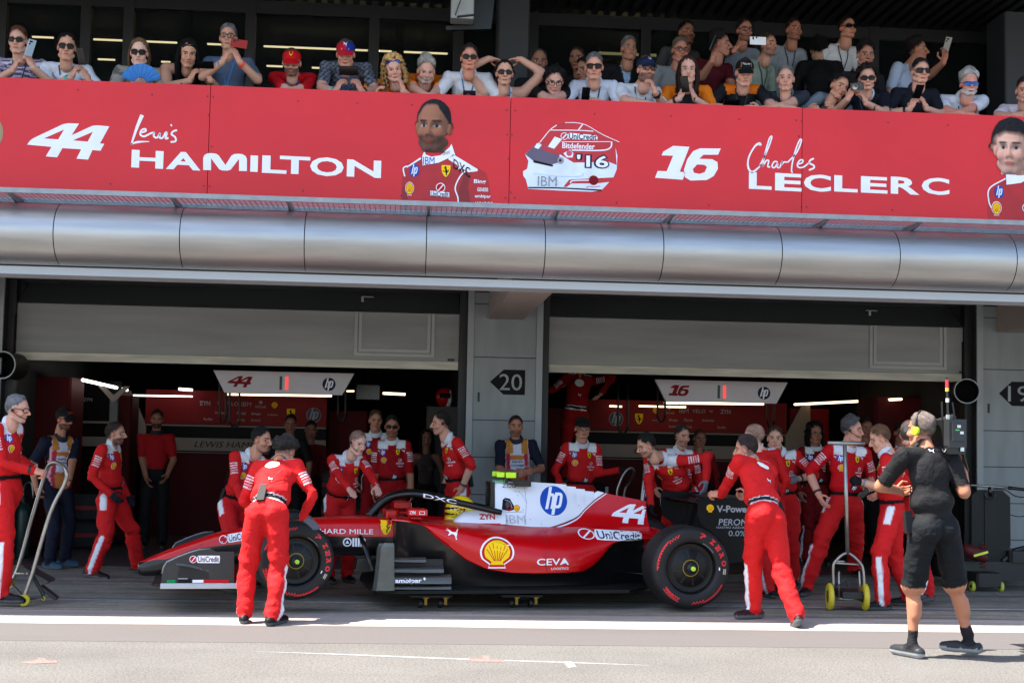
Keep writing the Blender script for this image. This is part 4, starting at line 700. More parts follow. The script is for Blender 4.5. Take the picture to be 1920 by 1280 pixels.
# wheels
PROF = [(.0, -.02), (.23, -.02)]
def hface(r, R): q = r/R; return float(np.interp(q, [.63, .66, .72, .84, .92, .965, .985, 1.0], [-.012, -.002, .006, .006, -.004, -.022, -.04, -.07]))
def wheel(x, z, R, W, s_, steer=0, art=True, rot=0.):
    wh = child('wheel', CAR); ax = Vector((math.sin(steer), math.cos(steer), 0))*s_; o = Vector((x, s_*.97, z)); k = R/.372
    pr = [(R*q, hface(R*q, R)) for q in (.63, .645, .66, .69, .72, .78, .84, .88, .92, .945, .965, .985, .995, 1.0)]; pr += [(R*1.002, -W/2)]; pr += [(r, -W-h) for r, h in reversed(pr[:-1])]
    MB().lathe(pr, o, ax, 72).build('tyre', TYR, wh, 50); rm = MB().lathe([(R*.635, -.012), (R*.62, -.02), (R*.60, -.032), (R*.58, -.05), (R*.5, -.058), (R*.44, -.055), (R*.42, -.05), (R*.15, -.03), (0, -.03)], o, ax, 60).build('wheel_cover', RIMM, wh, 30)
    MB().lathe([(R*.6, -.06), (R*.62, -W+.06), (0, -W+.05)], o, ax, 40).build('rim', RIMD, wh, 30)
    u = Vector((0, 0, 1)); w_ = Vector((math.cos(steer), -math.sin(steer)*s_*s_, 0))
    def P(a, r, h): return o+ax*h+(w_*math.cos(a)+u*math.sin(a))*r
    b = MB()
    for i in range(8):
        a = 2*math.pi*i/8+.2; r0, r1 = R*.2, R*.43; b.add([P(a-.08, r0, -.031), P(a+.08, r0, -.031), P(a+.055, r1, -.047), P(a-.055, r1, -.047)], [(0, 1, 2, 3)])
    b.build('cover_slot', RIMD, wh); MB().lathe([(R*.185, -.029), (R*.19, -.025), (R*.2, -.025), (R*.205, -.031)], o, ax, 36).build('hub_ring', M('hub_ring_gold', (168, 146, 50), .4, metal=.4), wh); MB().lathe([(R*.12, -.03), (R*.12, .0), (R*.06, .02), (R*.06, .035), (0, .037)], o, ax, 20).build('hub', CMAT, wh, 30); MB().lathe([(R*.06, .037), (R*.055, .055), (0, .06)], o, ax, 16).build('wheel_nut', M('nut_green', (170, 220, 60), .4), wh, 30)
    if not art: return wh
    RD = M('tyre_red', (214, 34, 38), .6, var=.06); A = Art(); D = R_
    def arc(a0, a1, r0, r1, m, l=0):
        n = max(3, int(abs(a1-a0)/.06)); v = [(a, r0) for a in np.linspace(a0, a1, n)]+[(a, r1) for a in np.linspace(a1, a0, n)]; A.it.append((np.array(v), [(i, i+1, 2*n-2-i, 2*n-1-i) for i in range(n-1)], m, l))
    def word(t, a0, a1, r0, r1, m, l=0, bold=.04): A.text(t, 0, 0, 1, 1, m, l, bold); v, f, m_, l_ = A.it.pop(); A.it.append((np.stack([a0+(a1-a0)*v[:, 0], r0+(r1-r0)*v[:, 1]], 1), f, m_, l_))
    q = rot
    for ch, c_ in zip('PZERO', (70, 50, 36, 22, 8)): word(ch, D(c_+5.5)+q, D(c_-4.5)+q, R*.76, R*.885, RD, 0, .06)
    TF = lambda a, r, h: P(a, r, hface(r, R)+.001+h)
    A.build('tyre_lettering', TF, wh, gap=.0007); A = Art()
    for a0, a1 in ((108, 183), (265, 334)):
        s2 = 1 if a0 < 200 else -1
        if s2 > 0: arc(D(132)+q, D(a1)+q, R*.86, R*.885, RD)
        else: arc(D(290)+q, D(a1)+q, R*.86, R*.885, RD)
        for i in range(8): c_ = (138+i*5.5) if s2 > 0 else (294+i*5); arc(D(c_)+q, D(c_+3)+q, R*.835, R*.862, RD, 0)
        for i in range(4):
            c_ = (112+i*5.5) if s2 > 0 else (270+i*5.5); arc(D(c_)+q, D(c_+2.8)+q, R*.84, R*.87, RD); arc(D(c_+2.8)+q, D(c_+5.5)+q, R*.805, R*.84, RD)
    A.build('tyre_stripe', TF, wh, gap=.0007); A = Art()
    arc(D(214)+q, D(247)+q, R*.77, R*.875, RD); arc(D(215.5)+q, D(245.5)+q, R*.785, R*.845, TYR, 1); word('PIRELLI', D(216.5)+q, D(244.5)+q, R*.845, R*.785, RD, 2, .05)
    A.build('tyre_lettering', TF, wh, gap=.0007); A = Art()
    arc(D(-10)+q, D(-1)+q, R*.80, R*.87, M('tyre_tag_cream', (190, 176, 150), .6)); arc(D(-4)+q, D(2)+q, R*.69, R*.715, PW); arc(D(35), D(66), R*.655, R*.665, PGR)
    A.build('tyre_tag', TF, wh, gap=.0007); return wh
wheel(3.53, .394, .372, .39, -1); wheel(3.53, .394, .372, .39, 1, 0, False); wheel(0, .452, .333, .33, -1, R_(-5), True, R_(-22)); wheel(0, .452, .333, .33, 1, R_(-5), False)
# suspension
b = MB()
for s_ in (-1, 1):
    for p, q in (((-.15, .17, .62), (-.02, .66, .60)), ((.3, .25, .62), (.03, .66, .6)), ((-.1, .18, .44), (-.03, .66, .36)), ((.35, .26, .44), (.04, .66, .36)), ((.1, .2, .68), (0, .66, .38))): b.tube([(p[0], s_*p[1], p[2]), (q[0], s_*q[1], q[2])], .02, 8, 0, True, .4)
    for p, q in (((3.1, .26, .52), (3.48, .6, .56)), ((3.6, .14, .5), (3.56, .6, .56)), ((3.0, .3, .3), (3.48, .6, .28)), ((3.62, .16, .32), (3.56, .6, .28)), ((3.2, .2, .55), (3.5, .6, .3))): b.tube([(p[0], s_*p[1], p[2]), (q[0], s_*q[1], q[2])], .018, 8, 0, True, .4)
b.build('suspension_arm', CBLK, CAR, True); b = MB()
for s_ in (-1, 1): b.box(3.36, 3.7, min(s_*.56, s_*.585), max(s_*.56, s_*.585), .2, .6, bev=.02); b.box(-.12, .15, min(s_*.62, s_*.645), max(s_*.62, s_*.645), .3, .62, bev=.02)
b.build('brake_duct', CMAT, CAR)
# lettering and emblems on the near side
nb = lambda o: wrapfn(bvh_of(o), (0, -3, 0), (1, 0, 0), (0, 0, 1), (0, 1, 0), .0012, 4)
def A_(): return Art()
A = A_(); A.text('RICHARD MILLE', .1, .632, .715, .676, PW, 0, .03); A.build('sponsor_lettering', nb(chas), chas, maxlen=.12); A = A_(); A.put(horse_art(), .832, .693, .135); A.build('team_shield', nb([chas, tub]), chas, maxlen=.12); A = A_(); A.disc(.485, .558, .04, .04, PW); A.disc(.485, .558, .028, .028, PK, 1); A.poly([(.467, .546), (.503, .546), (.485, .578)], PW, 2)
for i in range(3): A.rect(.53+i*.025, .519, .548+i*.025, .597, PW)
A.text('R', .605, .519, .665, .597, PW, 0, .03); A.build('sponsor_lettering', nb(chas), chas, maxlen=.12)
A = A_(); q = Art().put(slash_art(), 0, 0, 1); A.put(q, -.62, .567, .075, .075, 0, R_(10.5)); A.build('sponsor_lettering', nb(chas), chas, maxlen=.1)
A = A_(); A.put(hp_art(), 2.447, .942, .275); A.build('sponsor_badge', nb(eco), eco, maxlen=.05)
A = A_(); A.text('ZCG', 1.94, 1.06, 2.075, 1.1, PK, 0, .0); A.build('sponsor_lettering', nb(eco), eco, maxlen=.05); A = A_(); A.put(shell_art(), 2.075, .873, .062); A.build('sponsor_badge', nb(eco), eco, maxlen=.05); A = A_(); bars_text('IBM', 1.965, .735, 2.155, .808, PGR, CWHT, A, 8)
A.build('sponsor_lettering', nb(eco), eco, maxlen=.05); A = A_(); A.poly([(1.93, .86), (1.94, .95), (1.965, .968), (2.01, .96), (2.05, .89), (2.05, .86), (2.0, .845)], PK, 0); A.ring(2.0, .875, .018, .024, PRED, 1); A.stroke([(1.96, .95), (2.01, .93), (2.03, .87)], .006, PGR, 1); A.disc(1.985, .905, .02, .03, M('inlet_metal', (70, 66, 66), .3, metal=.8), 1)  # flat black patch paints the dark hollow of the inlet
A.build('painted_inlet', nb(eco), eco, maxlen=.05); A = A_(); A.put(num44(PW), 3.02, .735, .185, .185, 0, R_(-2)); A.build('race_number', nb(eco), eco, maxlen=.05)
A = A_(); A.text('ZYN', 1.70, .772, 1.85, .822, PRED, 0, .03); A.build('headrest_lettering', nb(hrs), hrs, maxlen=.03)
A = A_(); A.put(cat_art(), 1.39, .672, .125, .11); A.build('sponsor_badge', nb(pods[0]), pods[0], maxlen=.05); A = A_(); A.put(shell_art(), 1.79, .505, .28, .25); A.build('sponsor_badge', nb(pods[0]), pods[0], maxlen=.05); A = A_(); A.text('CEVA', 2.16, .392, 2.47, .452, PW, 0, .012); A.poly([(2.385, .392), (2.43, .452), (2.475, .392), (2.435, .41)], PW, 1); A.text('LOGISTICS', 2.3, .35, 2.47, .37, PW, 0, .012)
A.build('sponsor_lettering', nb(pods[0]), pods[0], maxlen=.05)
A = A_(); A.put(slash_art(), 2.7, .652, .16, .09, 0, R_(-3)); A.build('sponsor_lettering', nb([pods[0], eco]), pods[0], maxlen=.025, gap=.003, stretch=.3)
A = A_(); A.text('DXC', 1.17, 0, 1.47, .038, PW, 0, .01); v, f, m_, l_ = A.it.pop(); v = v.copy(); v[:, 1] += np.interp(v[:, 0], [1.17, 1.47], [.968, .914]); A.it.append((v, f, m_, l_)); A.build('halo_lettering', nb(hal), hal, maxlen=.02)
# shut lines of the body panels
SHUT = M('shut_line', (70, 4, 8), .6); SHW = M('shut_line_white', (120, 122, 126), .6); A = A_()
for P in ([(1.2, .70), (1.25, .60), (1.34, .52)], [(2.28, .69), (2.27, .56), (2.24, .44), (2.26, .33)], [(2.62, .66), (2.66, .58), (2.7, .46)]): A.stroke(P, .0035, SHUT)
A.build('shut_line', nb(pods[0]), pods[0], maxlen=.05); A = A_()
for P in ([(2.16, 1.08), (2.17, .9), (2.14, .72)], [(1.9, .85), (2.0, .835), (2.14, .84)], [(2.05, 1.03), (2.12, 1.01), (2.18, .92)]): A.stroke(P, .003, SHW)
for x, z in ((2.11, 1.03), (2.14, .86), (2.2, .77), (2.62, .76), (2.09, .99), (1.96, .84), (2.3, .73), (2.7, .9)): A.disc(x, z, .004, .004, SHW, 1, 8)
A.build('shut_line', nb(eco), eco, maxlen=.05); A = A_()
for P in ([(-.1, .69), (-.08, .6), (-.06, .48)], [(.78, .76), (.775, .62), (.78, .46)], [(-.82, .55), (-.79, .4)]): A.stroke(P, .0035, SHUT)
for x, z in ((.05, .69), (.3, .7), (.6, .72), (.7, .62), (-.3, .6)): A.disc(x, z, .004, .004, SHUT, 1, 8)
A.build('shut_line', nb(chas), chas, maxlen=.1)
# two wheeled skates under the car
for k, (xx, lb) in enumerate(((1.22, 'low black wheeled skate under the front of the racing car floor'), (2.05, 'low black wheeled skate under the middle of the racing car floor'))):
    c_, s_ = math.cos(PSI), math.sin(PSI); W_ = lambda x, y: (CARO[0]+x*c_-y*s_, CARO[1]+x*s_+y*c_)
    sk = thing('wheeled_skate', lb, 'skate', W_(xx, 0)+(0,), 'wheeled skates under the car', rotz=PSI); b = MB(); b.box(-.2, .2, -.62, .62, .1, .118, bev=.02); b.build('deck', CMAT, sk)
    for x in (-.09, .09):
        for y in (-.56, .56):
            cs = child('castor', sk); b = MB(); b.box(x+.03, x+.055, y-.03, y+.03, .03, .099); b.box(x+.02, x+.07, y-.035, y+.035, .088, .099); b.build('bracket', M('bracket_gold', (150, 116, 40), .45, metal=.5), cs); b = MB(); b.lathe([(0, -.018), (.036, -.018), (.04, -.01), (.04, .01), (.036, .018), (0, .018)], (x, y, .041), (1, 0, 0), 20); b.build('castor_wheel', M('castor_black', (20, 20, 20), .5), cs, 40)
# ================================================================== people
SKM = bpy.data.materials.new('skin'); CLM = bpy.data.materials.new('cloth'); HAM = bpy.data.materials.new('hair')
for m, r, bsc, bst, sh in ((SKM, .5, 60, .06, 0), (CLM, .8, 11, .7, .25), (HAM, .75, 150, 1., 0)):
    m.use_nodes = True; t = m.node_tree; pb = t.nodes['Principled BSDF']; pb.inputs['Roughness'].default_value = r; pb.inputs['Specular IOR Level'].default_value = .35 if m is not HAM else .15; pb.inputs['Sheen Weight'].default_value = 0.; pb.inputs['Specular IOR Level'].default_value = .2
    at = t.nodes.new('ShaderNodeAttribute'); at.attribute_name = 'Col'; n = t.nodes.new('ShaderNodeTexNoise'); n.inputs['Scale'].default_value = bsc; n.inputs['Detail'].default_value = 3; n.inputs['Distortion'].default_value = 1.2 if m is CLM else 0
    tc = t.nodes.new('ShaderNodeTexCoord'); t.links.new(tc.outputs['Object'], n.inputs[0]); bp = t.nodes.new('ShaderNodeBump'); bp.inputs['Strength'].default_value = bst; bp.inputs['Distance'].default_value = .02 if m is CLM else .012; t.links.new(n.outputs[0], bp.inputs['Height']); t.links.new(bp.outputs[0], pb.inputs['Normal'])
    mr = t.nodes.new('ShaderNodeMapRange'); mr.inputs[3].default_value = .94 if m is not HAM else .6; mr.inputs[4].default_value = 1.06 if m is not HAM else 1.5; t.links.new(n.outputs[0], mr.inputs[0]); vm = t.nodes.new('ShaderNodeVectorMath'); vm.operation = 'SCALE'; t.links.new(at.outputs[0], vm.inputs[0]); t.links.new(mr.outputs[0], vm.inputs[3]); t.links.new(vm.outputs[0], pb.inputs['Base Color'])
V3 = lambda p: np.array(p, float)
def unit(v): return v/(np.linalg.norm(v)+1e-12)
def remeshed(items):                       # [(key, MB, voxel, smooth)] -> {key: (verts, faces)}; overlapping shapes become one skin
    obs = []
    for key, b, vox, sm in items:
        me = bpy.data.meshes.new('tmp'); me.from_pydata(b.v, [], b.f); o = bpy.data.objects.new('tmp', me); COL.objects.link(o)
        r = o.modifiers.new('r', 'REMESH'); r.mode = 'VOXEL'; r.voxel_size = vox; q = o.modifiers.new('s', 'SMOOTH'); q.iterations = sm; q.factor = .5; obs.append((key, o))
    dg = bpy.context.evaluated_depsgraph_get(); out = {}
    for key, o in obs:
        me = bpy.data.meshes.new_from_object(o.evaluated_get(dg)); n = len(me.vertices); v = np.empty(n*3); me.vertices.foreach_get('co', v)
        out[key] = (v.reshape(-1, 3), [tuple(p.vertices) for p in me.polygons]); bpy.data.meshes.remove(me)
    for _, o in obs: me = o.data; bpy.data.objects.remove(o); bpy.data.meshes.remove(me)
    return out
def capsule(b, a, c, ra, rc, n=10):
    a, c = Vector(a), Vector(c); d = (c-a)
    if d.length < 1e-4: return b.ball(a, ra, n)
    d.normalize(); b.tube([a-d*ra*.96, a-d*ra*.7, a-d*ra*.3, a, c, c+d*rc*.3, c+d*rc*.7, c+d*rc*.96], [ra*.25, ra*.7, ra*.95, ra, rc, rc*.95, rc*.7, rc*.25], n); return b
def ell(b, c, r, X, Y, Z, n=14): b.ball(Vector(c), r, n, 0, Matrix((X, Y, Z)).transposed().to_3x3() if False else Matrix([[X[i], Y[i], Z[i]] for i in range(3)])); return b
# --- templates: head (x = the person's right, y = forward, z = up; origin between the eyes and ears) and hands
E3 = (V3((1, 0, 0)), V3((0, 1, 0)), V3((0, 0, 1)))
hb = MB(); ell(hb, (0, -.012, .03), (.076, .098, .092), *E3, 20); ell(hb, (0, .022, -.045), (.06, .066, .07), *E3); ell(hb, (0, .058, -.092), (.03, .03, .024), *E3)
for s_ in (-1, 1): ell(hb, (s_*.036, .048, -.03), (.032, .036, .034), *E3); ell(hb, (s_*.078, -.008, -.008), (.011, .02, .032), *E3); capsule(hb, (s_*.01, .094, -.03), (s_*.012, .092, -.036), .009, .009); capsule(hb, (s_*.05, .0, -.07), (s_*.02, .06, -.1), .024, .02)
ell(hb, (0, .074, .026), (.052, .018, .014), *E3); capsule(hb, (0, .086, .014), (0, .108, -.028), .008, .013); ell(hb, (0, .082, -.062), (.025, .012, .007), *E3); ell(hb, (0, .08, -.073), (.021, .012, .007), *E3); capsule(hb, (0, -.018, -.06), (0, -.035, -.17), .055, .058)
def hand_mb(curl, spread=.0, thumb=.5):
    b = MB(); ell(b, (0, .05, 0), (.04, .056, .0155), *E3); capsule(b, (0, -.01, 0), (0, .03, 0), .026, .03)
    for i, (x, L, r) in enumerate(((.03, .078, .0092), (.010, .088, .0098), (-.011, .082, .0092), (-.030, .064, .0082))):
        p = V3((x, .092-.004*abs(i-1), 0)); a = 0; d_ = x*spread*8
        for f_, c_ in ((.45, curl*(.8+.12*i)), (.3, curl*1.05), (.25, curl*.7)):
            a += c_; q = p+L*f_*V3((d_*.3, math.cos(a), -math.sin(a))); capsule(b, p, q, r, r*.9, 8); p = q
    p = V3((.032, .03, -.005)); q = p+V3((.032, .03, -.012-.02*thumb)); capsule(b, p, q, .013, .0105, 8); capsule(b, q, q+V3((.004-.015*thumb, .03, -.012-.012*thumb)), .0105, .009, 8); return b
TPL = remeshed([('head', hb, .0052, 3), ('relax', hand_mb(.38), .0042, 2), ('grip', hand_mb(1.05, 0, 1.1), .0042, 2), ('flat', hand_mb(.12, .15), .0042, 2), ('hold', hand_mb(.62, 0, .8), .0042, 2)])
HV, HF = TPL['head']; HV = HV.copy()
for s_ in (-1, 1): HV[:, 1] -= .011*np.exp(-(((HV[:, 0]-s_*.032)/.017)**2+((HV[:, 2]-.003)/.011)**2))*(HV[:, 1] > .04)
TPL['head'] = (HV, HF)
def nz3(v, f, s=0.):                        # cheap smooth noise, -1..1
    p = v*f+s; return (np.sin(p[:, 0]*1.3+1.7*np.sin(p[:, 1]*.9+p[:, 2]*.4))+np.sin(p[:, 1]*1.1+1.9*np.sin(p[:, 2]*1.2+p[:, 0]*.3))+np.sin(p[:, 2]*1.2+1.6*np.sin(p[:, 0]*1.1-p[:, 1]*.5)))/3
def sst(a, b, x): t = np.clip((x-a)/(b-a), 0, 1); return t*t*(3-2*t)
def face_cols(v, sk, hair, beard, stub, lip):
    n = len(v); x, y, z = np.abs(v[:, 0]), v[:, 1], v[:, 2]; c = np.tile(V3(sk), (n, 1)); fr = (y > .045)
    def mixin(mask, col): c[:] = c*(1-mask[:, None])+V3(col)*mask[:, None]
    mixin(.35*np.exp(-(((x-.042)/.022)**2+((z+.03)/.02)**2))*fr, V3(sk)*[1.05, .62, .58]); mixin(.3*np.exp(-((x/.014)**2+((z+.026)/.016)**2))*fr, V3(sk)*[1.02, .66, .62]); mixin(.5*(x > .07)*(np.abs(z+.01) < .03), V3(sk)*[1, .68, .62])
    hl = np.interp(np.degrees(np.arctan2(y, x)), [-90, -30, 0, 15, 40, 60, 90], [-.07, -.045, .02, .024, .055, .08, .092])
    if stub: mixin(stub*sst(-.022, .012, z-hl-.0), hair)
    if beard: mixin(np.clip(beard, 0, 1)*.78*np.maximum(sst(-.03, -.05, z+.22*np.maximum(0, .05-y))*sst(-.02, .01, y)*sst(-.135, -.115, z), sst(.008, .0, np.abs(z+.05))*sst(.032, .026, x)*fr*(y > .06)), hair if beard < 2 else V3(hair)*1.0)
    mixin(sst(1.15, .8, np.sqrt((x/.023)**2+((z+.067)/.0095)**2))*fr, V3(sk)*[.62, .3, .3] if lip is None else lip)
    mixin(sst(1.2, .9, np.sqrt(((x-.0315)/.016)**2+((z-.003)/.0068)**2))*fr, (.42, .38, .35)); mixin(sst(1.25, .8, np.sqrt(((x-.0315)/.0075)**2+((z-.003)/.0075)**2))*fr, (.02, .016, .014))
    mixin(.85*sst(1.2, .7, np.sqrt(((x-.033)/.024)**2+((z-.0265+.1*(x-.033)**2*20)/.0055)**2))*fr, V3(hair)*.8); return c
def frame(fwd, up=None):
    f = unit(V3(fwd)); u = V3((0, 0, 1)) if up is None else V3(up); r = unit(np.cross(f, u)); return r, f, np.cross(r, f)
def dirv(yaw, pitch=0.):                    # yaw 0 looks at the camera, +90 to the right of the picture; pitch > 0 looks down
    a, p = R_(yaw), R_(pitch); return V3((math.sin(a)*math.cos(p), -math.cos(a)*math.cos(p), -math.sin(p)))
def ik(a, t, l1, l2, pole):
    d = t-a; L = np.linalg.norm(d); M_ = (l1+l2)*.997
    if L > M_: t = a+d/L*M_; L = M_
    L = max(L, abs(l1-l2)+.02); d = unit(t-a); h = (l1*l1-l2*l2+L*L)/(2*L); r = math.sqrt(max(0, l1*l1-h*h)); p = V3(pole); p = unit(p-d*(p@d)); return a+d*h+p*r, t
PEOPLE = []
def person(**k): PEOPLE.append(k); return k
def solve(k):
    h = k.get('k', 1.); byaw = k.get('yaw', 0); R0, F0, _ = frame(dirv(byaw)); N, P = V3(k['N']), V3(k['P']); s = unit(N-P); P = N-s*.5*h
    if not k.get('legfree'):                # long legs are never left bent: shrink the figure until the longer one is nearly straight
        for h in np.linspace(h, h*.84, 17):
            P = N-s*.5*h; ds = [np.linalg.norm(P-s*.05*h-(V3(k[q]) if k.get(q) is not None else V3((P[0], P[1], k.get('floor', 0.))))-V3((0, 0, .085*h))) for q in ('fR', 'fL')]
            if max(ds) > .972*.855*h: break
    r = unit(R0-s*(R0@s)); f = np.cross(s, r)
    if f@F0 < 0 and abs(s[2]) > .3: f = -f; r = -r
    hd = V3(k['H']) if 'H' in k else N+V3((0, 0, .2*h)); J = dict(N=N, P=P, s=s, r=r, f=f, H=hd, k=h); J['hf'] = frame(dirv(k.get('hyaw', byaw), k.get('hp', 8)))
    if k.get('roll'):
        a = R_(k['roll']); x, y, z = J['hf']; J['hf'] = (x*math.cos(a)+z*math.sin(a), y, z*math.cos(a)-x*math.sin(a))
    sw = k.get('sw', .18)*h
    for sd, q in (('R', 1), ('L', -1)):
        S = N+r*q*sw-s*.05*h; T = k.get('h'+sd); ua, fa = .285*h, .255*h
        if T is None: T = S+r*q*.07*h-V3((0, 0, .5*h))+F0*.06*h
        pole = V3(k.get('e'+sd, -F0*.6+r*q*.6-V3((0, 0, .5)))); e, w_ = ik(S, V3(T), ua, fa, pole)
        if k.get('h'+sd) is not None: yd = unit(V3(k['y'+sd])) if k.get('y'+sd) is not None else unit(w_-e); e, w_ = ik(S, V3(T)-yd*.075*h, ua, fa, pole)
        J['S'+sd], J['E'+sd], J['W'+sd] = S, e, w_
        hp = P+r*q*.088*h-s*.05*h; ft = k.get('f'+sd); ft = V3(ft) if ft is not None else V3((hp[0]+r[0]*q*.03, hp[1]+r[1]*q*.03, k.get('floor', 0.)))
        an = ft+V3((0, 0, .085*h)); fy = frame(dirv(k.get('fy'+sd, byaw)))[1]; dl = np.linalg.norm(an-hp); lf = min(1., max(dl/.985/(.855*h), .86)) if not k.get('legfree') else 1.; kn, an = ik(hp, an, .43*h*lf, .425*h*lf, V3(k.get('kn'+sd, fy+V3((0, 0, .1))))); J['hip'+sd], J['K'+sd], J['A'+sd], J['T'+sd] = hp, kn, an, fy
        if k.get('tip'+sd): J['T'+sd] = unit(fy-V3((0, 0, k['tip'+sd])))
    return J
def body_mb(k, J):
    b = MB(); h = J['k']; N, P, s, r, f = (J[q] for q in 'NPsrf'); L = np.linalg.norm(N-P); fat = k.get('fat', 0.); fem = k.get('fem', 0); g = k.get('g', 1.0); suit = k.get('suit')
    if suit: g = max(g, 1.08)
    cw = (.158-.018*fem)*h*g+.02*fat; ell(b, N-s*.17*h-f*.005, (cw, (.108+.012*fem)*h*g+.02*fat, .17*h), r, f, s, 18); ell(b, P+s*min(.18*h, L*.4)+f*.02*fat, ((.146-.02*fem)*h*g+.04*fat, .106*h*g+.07*fat, .19*h), r, f, s, 16); ell(b, P-s*.01*h, (.155*h*(1+.1*fat)*g, .112*h*g+.03*fat, .125*h), r, f, s, 16)
    if suit or k.get('loose'): ell(b, P+s*.13*h, ((.158+.03*k.get('loose', 0))*h*g+.03*fat, (.122+.02*k.get('loose', 0))*h*g+.05*fat, .085*h+.12*h*k.get('loose', 0)), r, f, s, 18)
    if fem: [ell(b, N-s*.2*h+f*.075*h+r*q*.07*h, (.058*h, .055*h, .06*h), r, f, s, 12) for q in (-1, 1)]
    for q in (-1, 1): ell(b, P-s*.06*h-f*.05*h+r*q*.07*h, (.09*h, .075*h, .1*h), r, f, s, 12)
    capsule(b, J['SR']+s*.012*h, J['SL']+s*.012*h, .06*h*g, .06*h*g, 12); capsule(b, N-s*.02*h+f*.0, J['H']-J['hf'][2]*.09-J['hf'][1]*.025, .062*h, .054*h, 12)
    bones = []; ag = k.get('ag', g); lg = k.get('lg', g)
    for q in 'RL':
        S, E, W_ = J['S'+q], J['E'+q], J['W'+q]; capsule(b, S, E, .06*h*ag, .047*h*ag, 12); capsule(b, E, W_, .046*h*ag, (.033 if not suit or k.get('sleeve') != 'long' else .038)*h*ag, 12)
        hp, K, A, T = J['hip'+q], J['K'+q], J['A'+q], J['T'+q]; bare = k.get('legs') == 'shorts'; capsule(b, hp, K, (.098 if not bare else .1)*h*lg, (.077 if not bare else .09)*h*lg, 14)
        if bare: capsule(b, K, A+(K-A)*.25, .056*h, .037*h, 12); capsule(b, K*.7+A*.3-T*.02, K*.5+A*.5-T*.02, .05*h, .046*h, 12); capsule(b, A+(K-A)*.3, A, .038*h, .04*h, 12)
        else: capsule(b, K, A+(K-A)*.06, .077*h*lg, .066*h*lg, 14)
        R2 = unit(np.cross(T, V3((0, 0, 1)))); U2 = np.cross(R2, T); sole = A-U2*.085*h; capsule(b, sole+U2*.04*h-T*.055*h, sole+U2*.04*h+T*.1*h, .045*h, .042*h, 12); capsule(b, sole+U2*.04*h+T*.08*h, sole+U2*.036*h+T*.17*h, .046*h, .036*h, 12)
        bones += [('ua', q, S, E, .06, .047), ('fa', q, E, W_, .046, .034), ('th', q, hp, K, .088, .064), ('sh', q, K, A+(A-K)*.02, .064, .05), ('ft', q, sole+U2*.03*h-T*.04*h, sole+U2*.03*h+T*.17*h, .042, .036)]
    bones += [('to', '', P+s*.14*h, N-s*.1*h, .135, .14), ('pe', '', P-s*.02*h, P+s*.05*h, .14, .14), ('sl', '', J['SR'], J['SL'], .06, .06), ('ne', '', N+s*.02*h, J['H']-J['hf'][2]*.08, .06, .055)]; J['bones'] = bones; return b
def add_col(me, col):
    a = me.color_attributes.new('Col', 'FLOAT_COLOR', 'POINT'); a.data.foreach_set('color', np.concatenate([col, np.ones((len(col), 1))], 1).astype(np.float32).ravel())
def cmesh(name, v, f, col, mats, parent, mi=None, smooth=True):
    o = mesh(name, v, f, mats, parent, mi, smooth); c = np.asarray(col, float); add_col(o.data, c if c.ndim == 2 else np.tile(c, (len(v), 1))); return o
DARK = {}
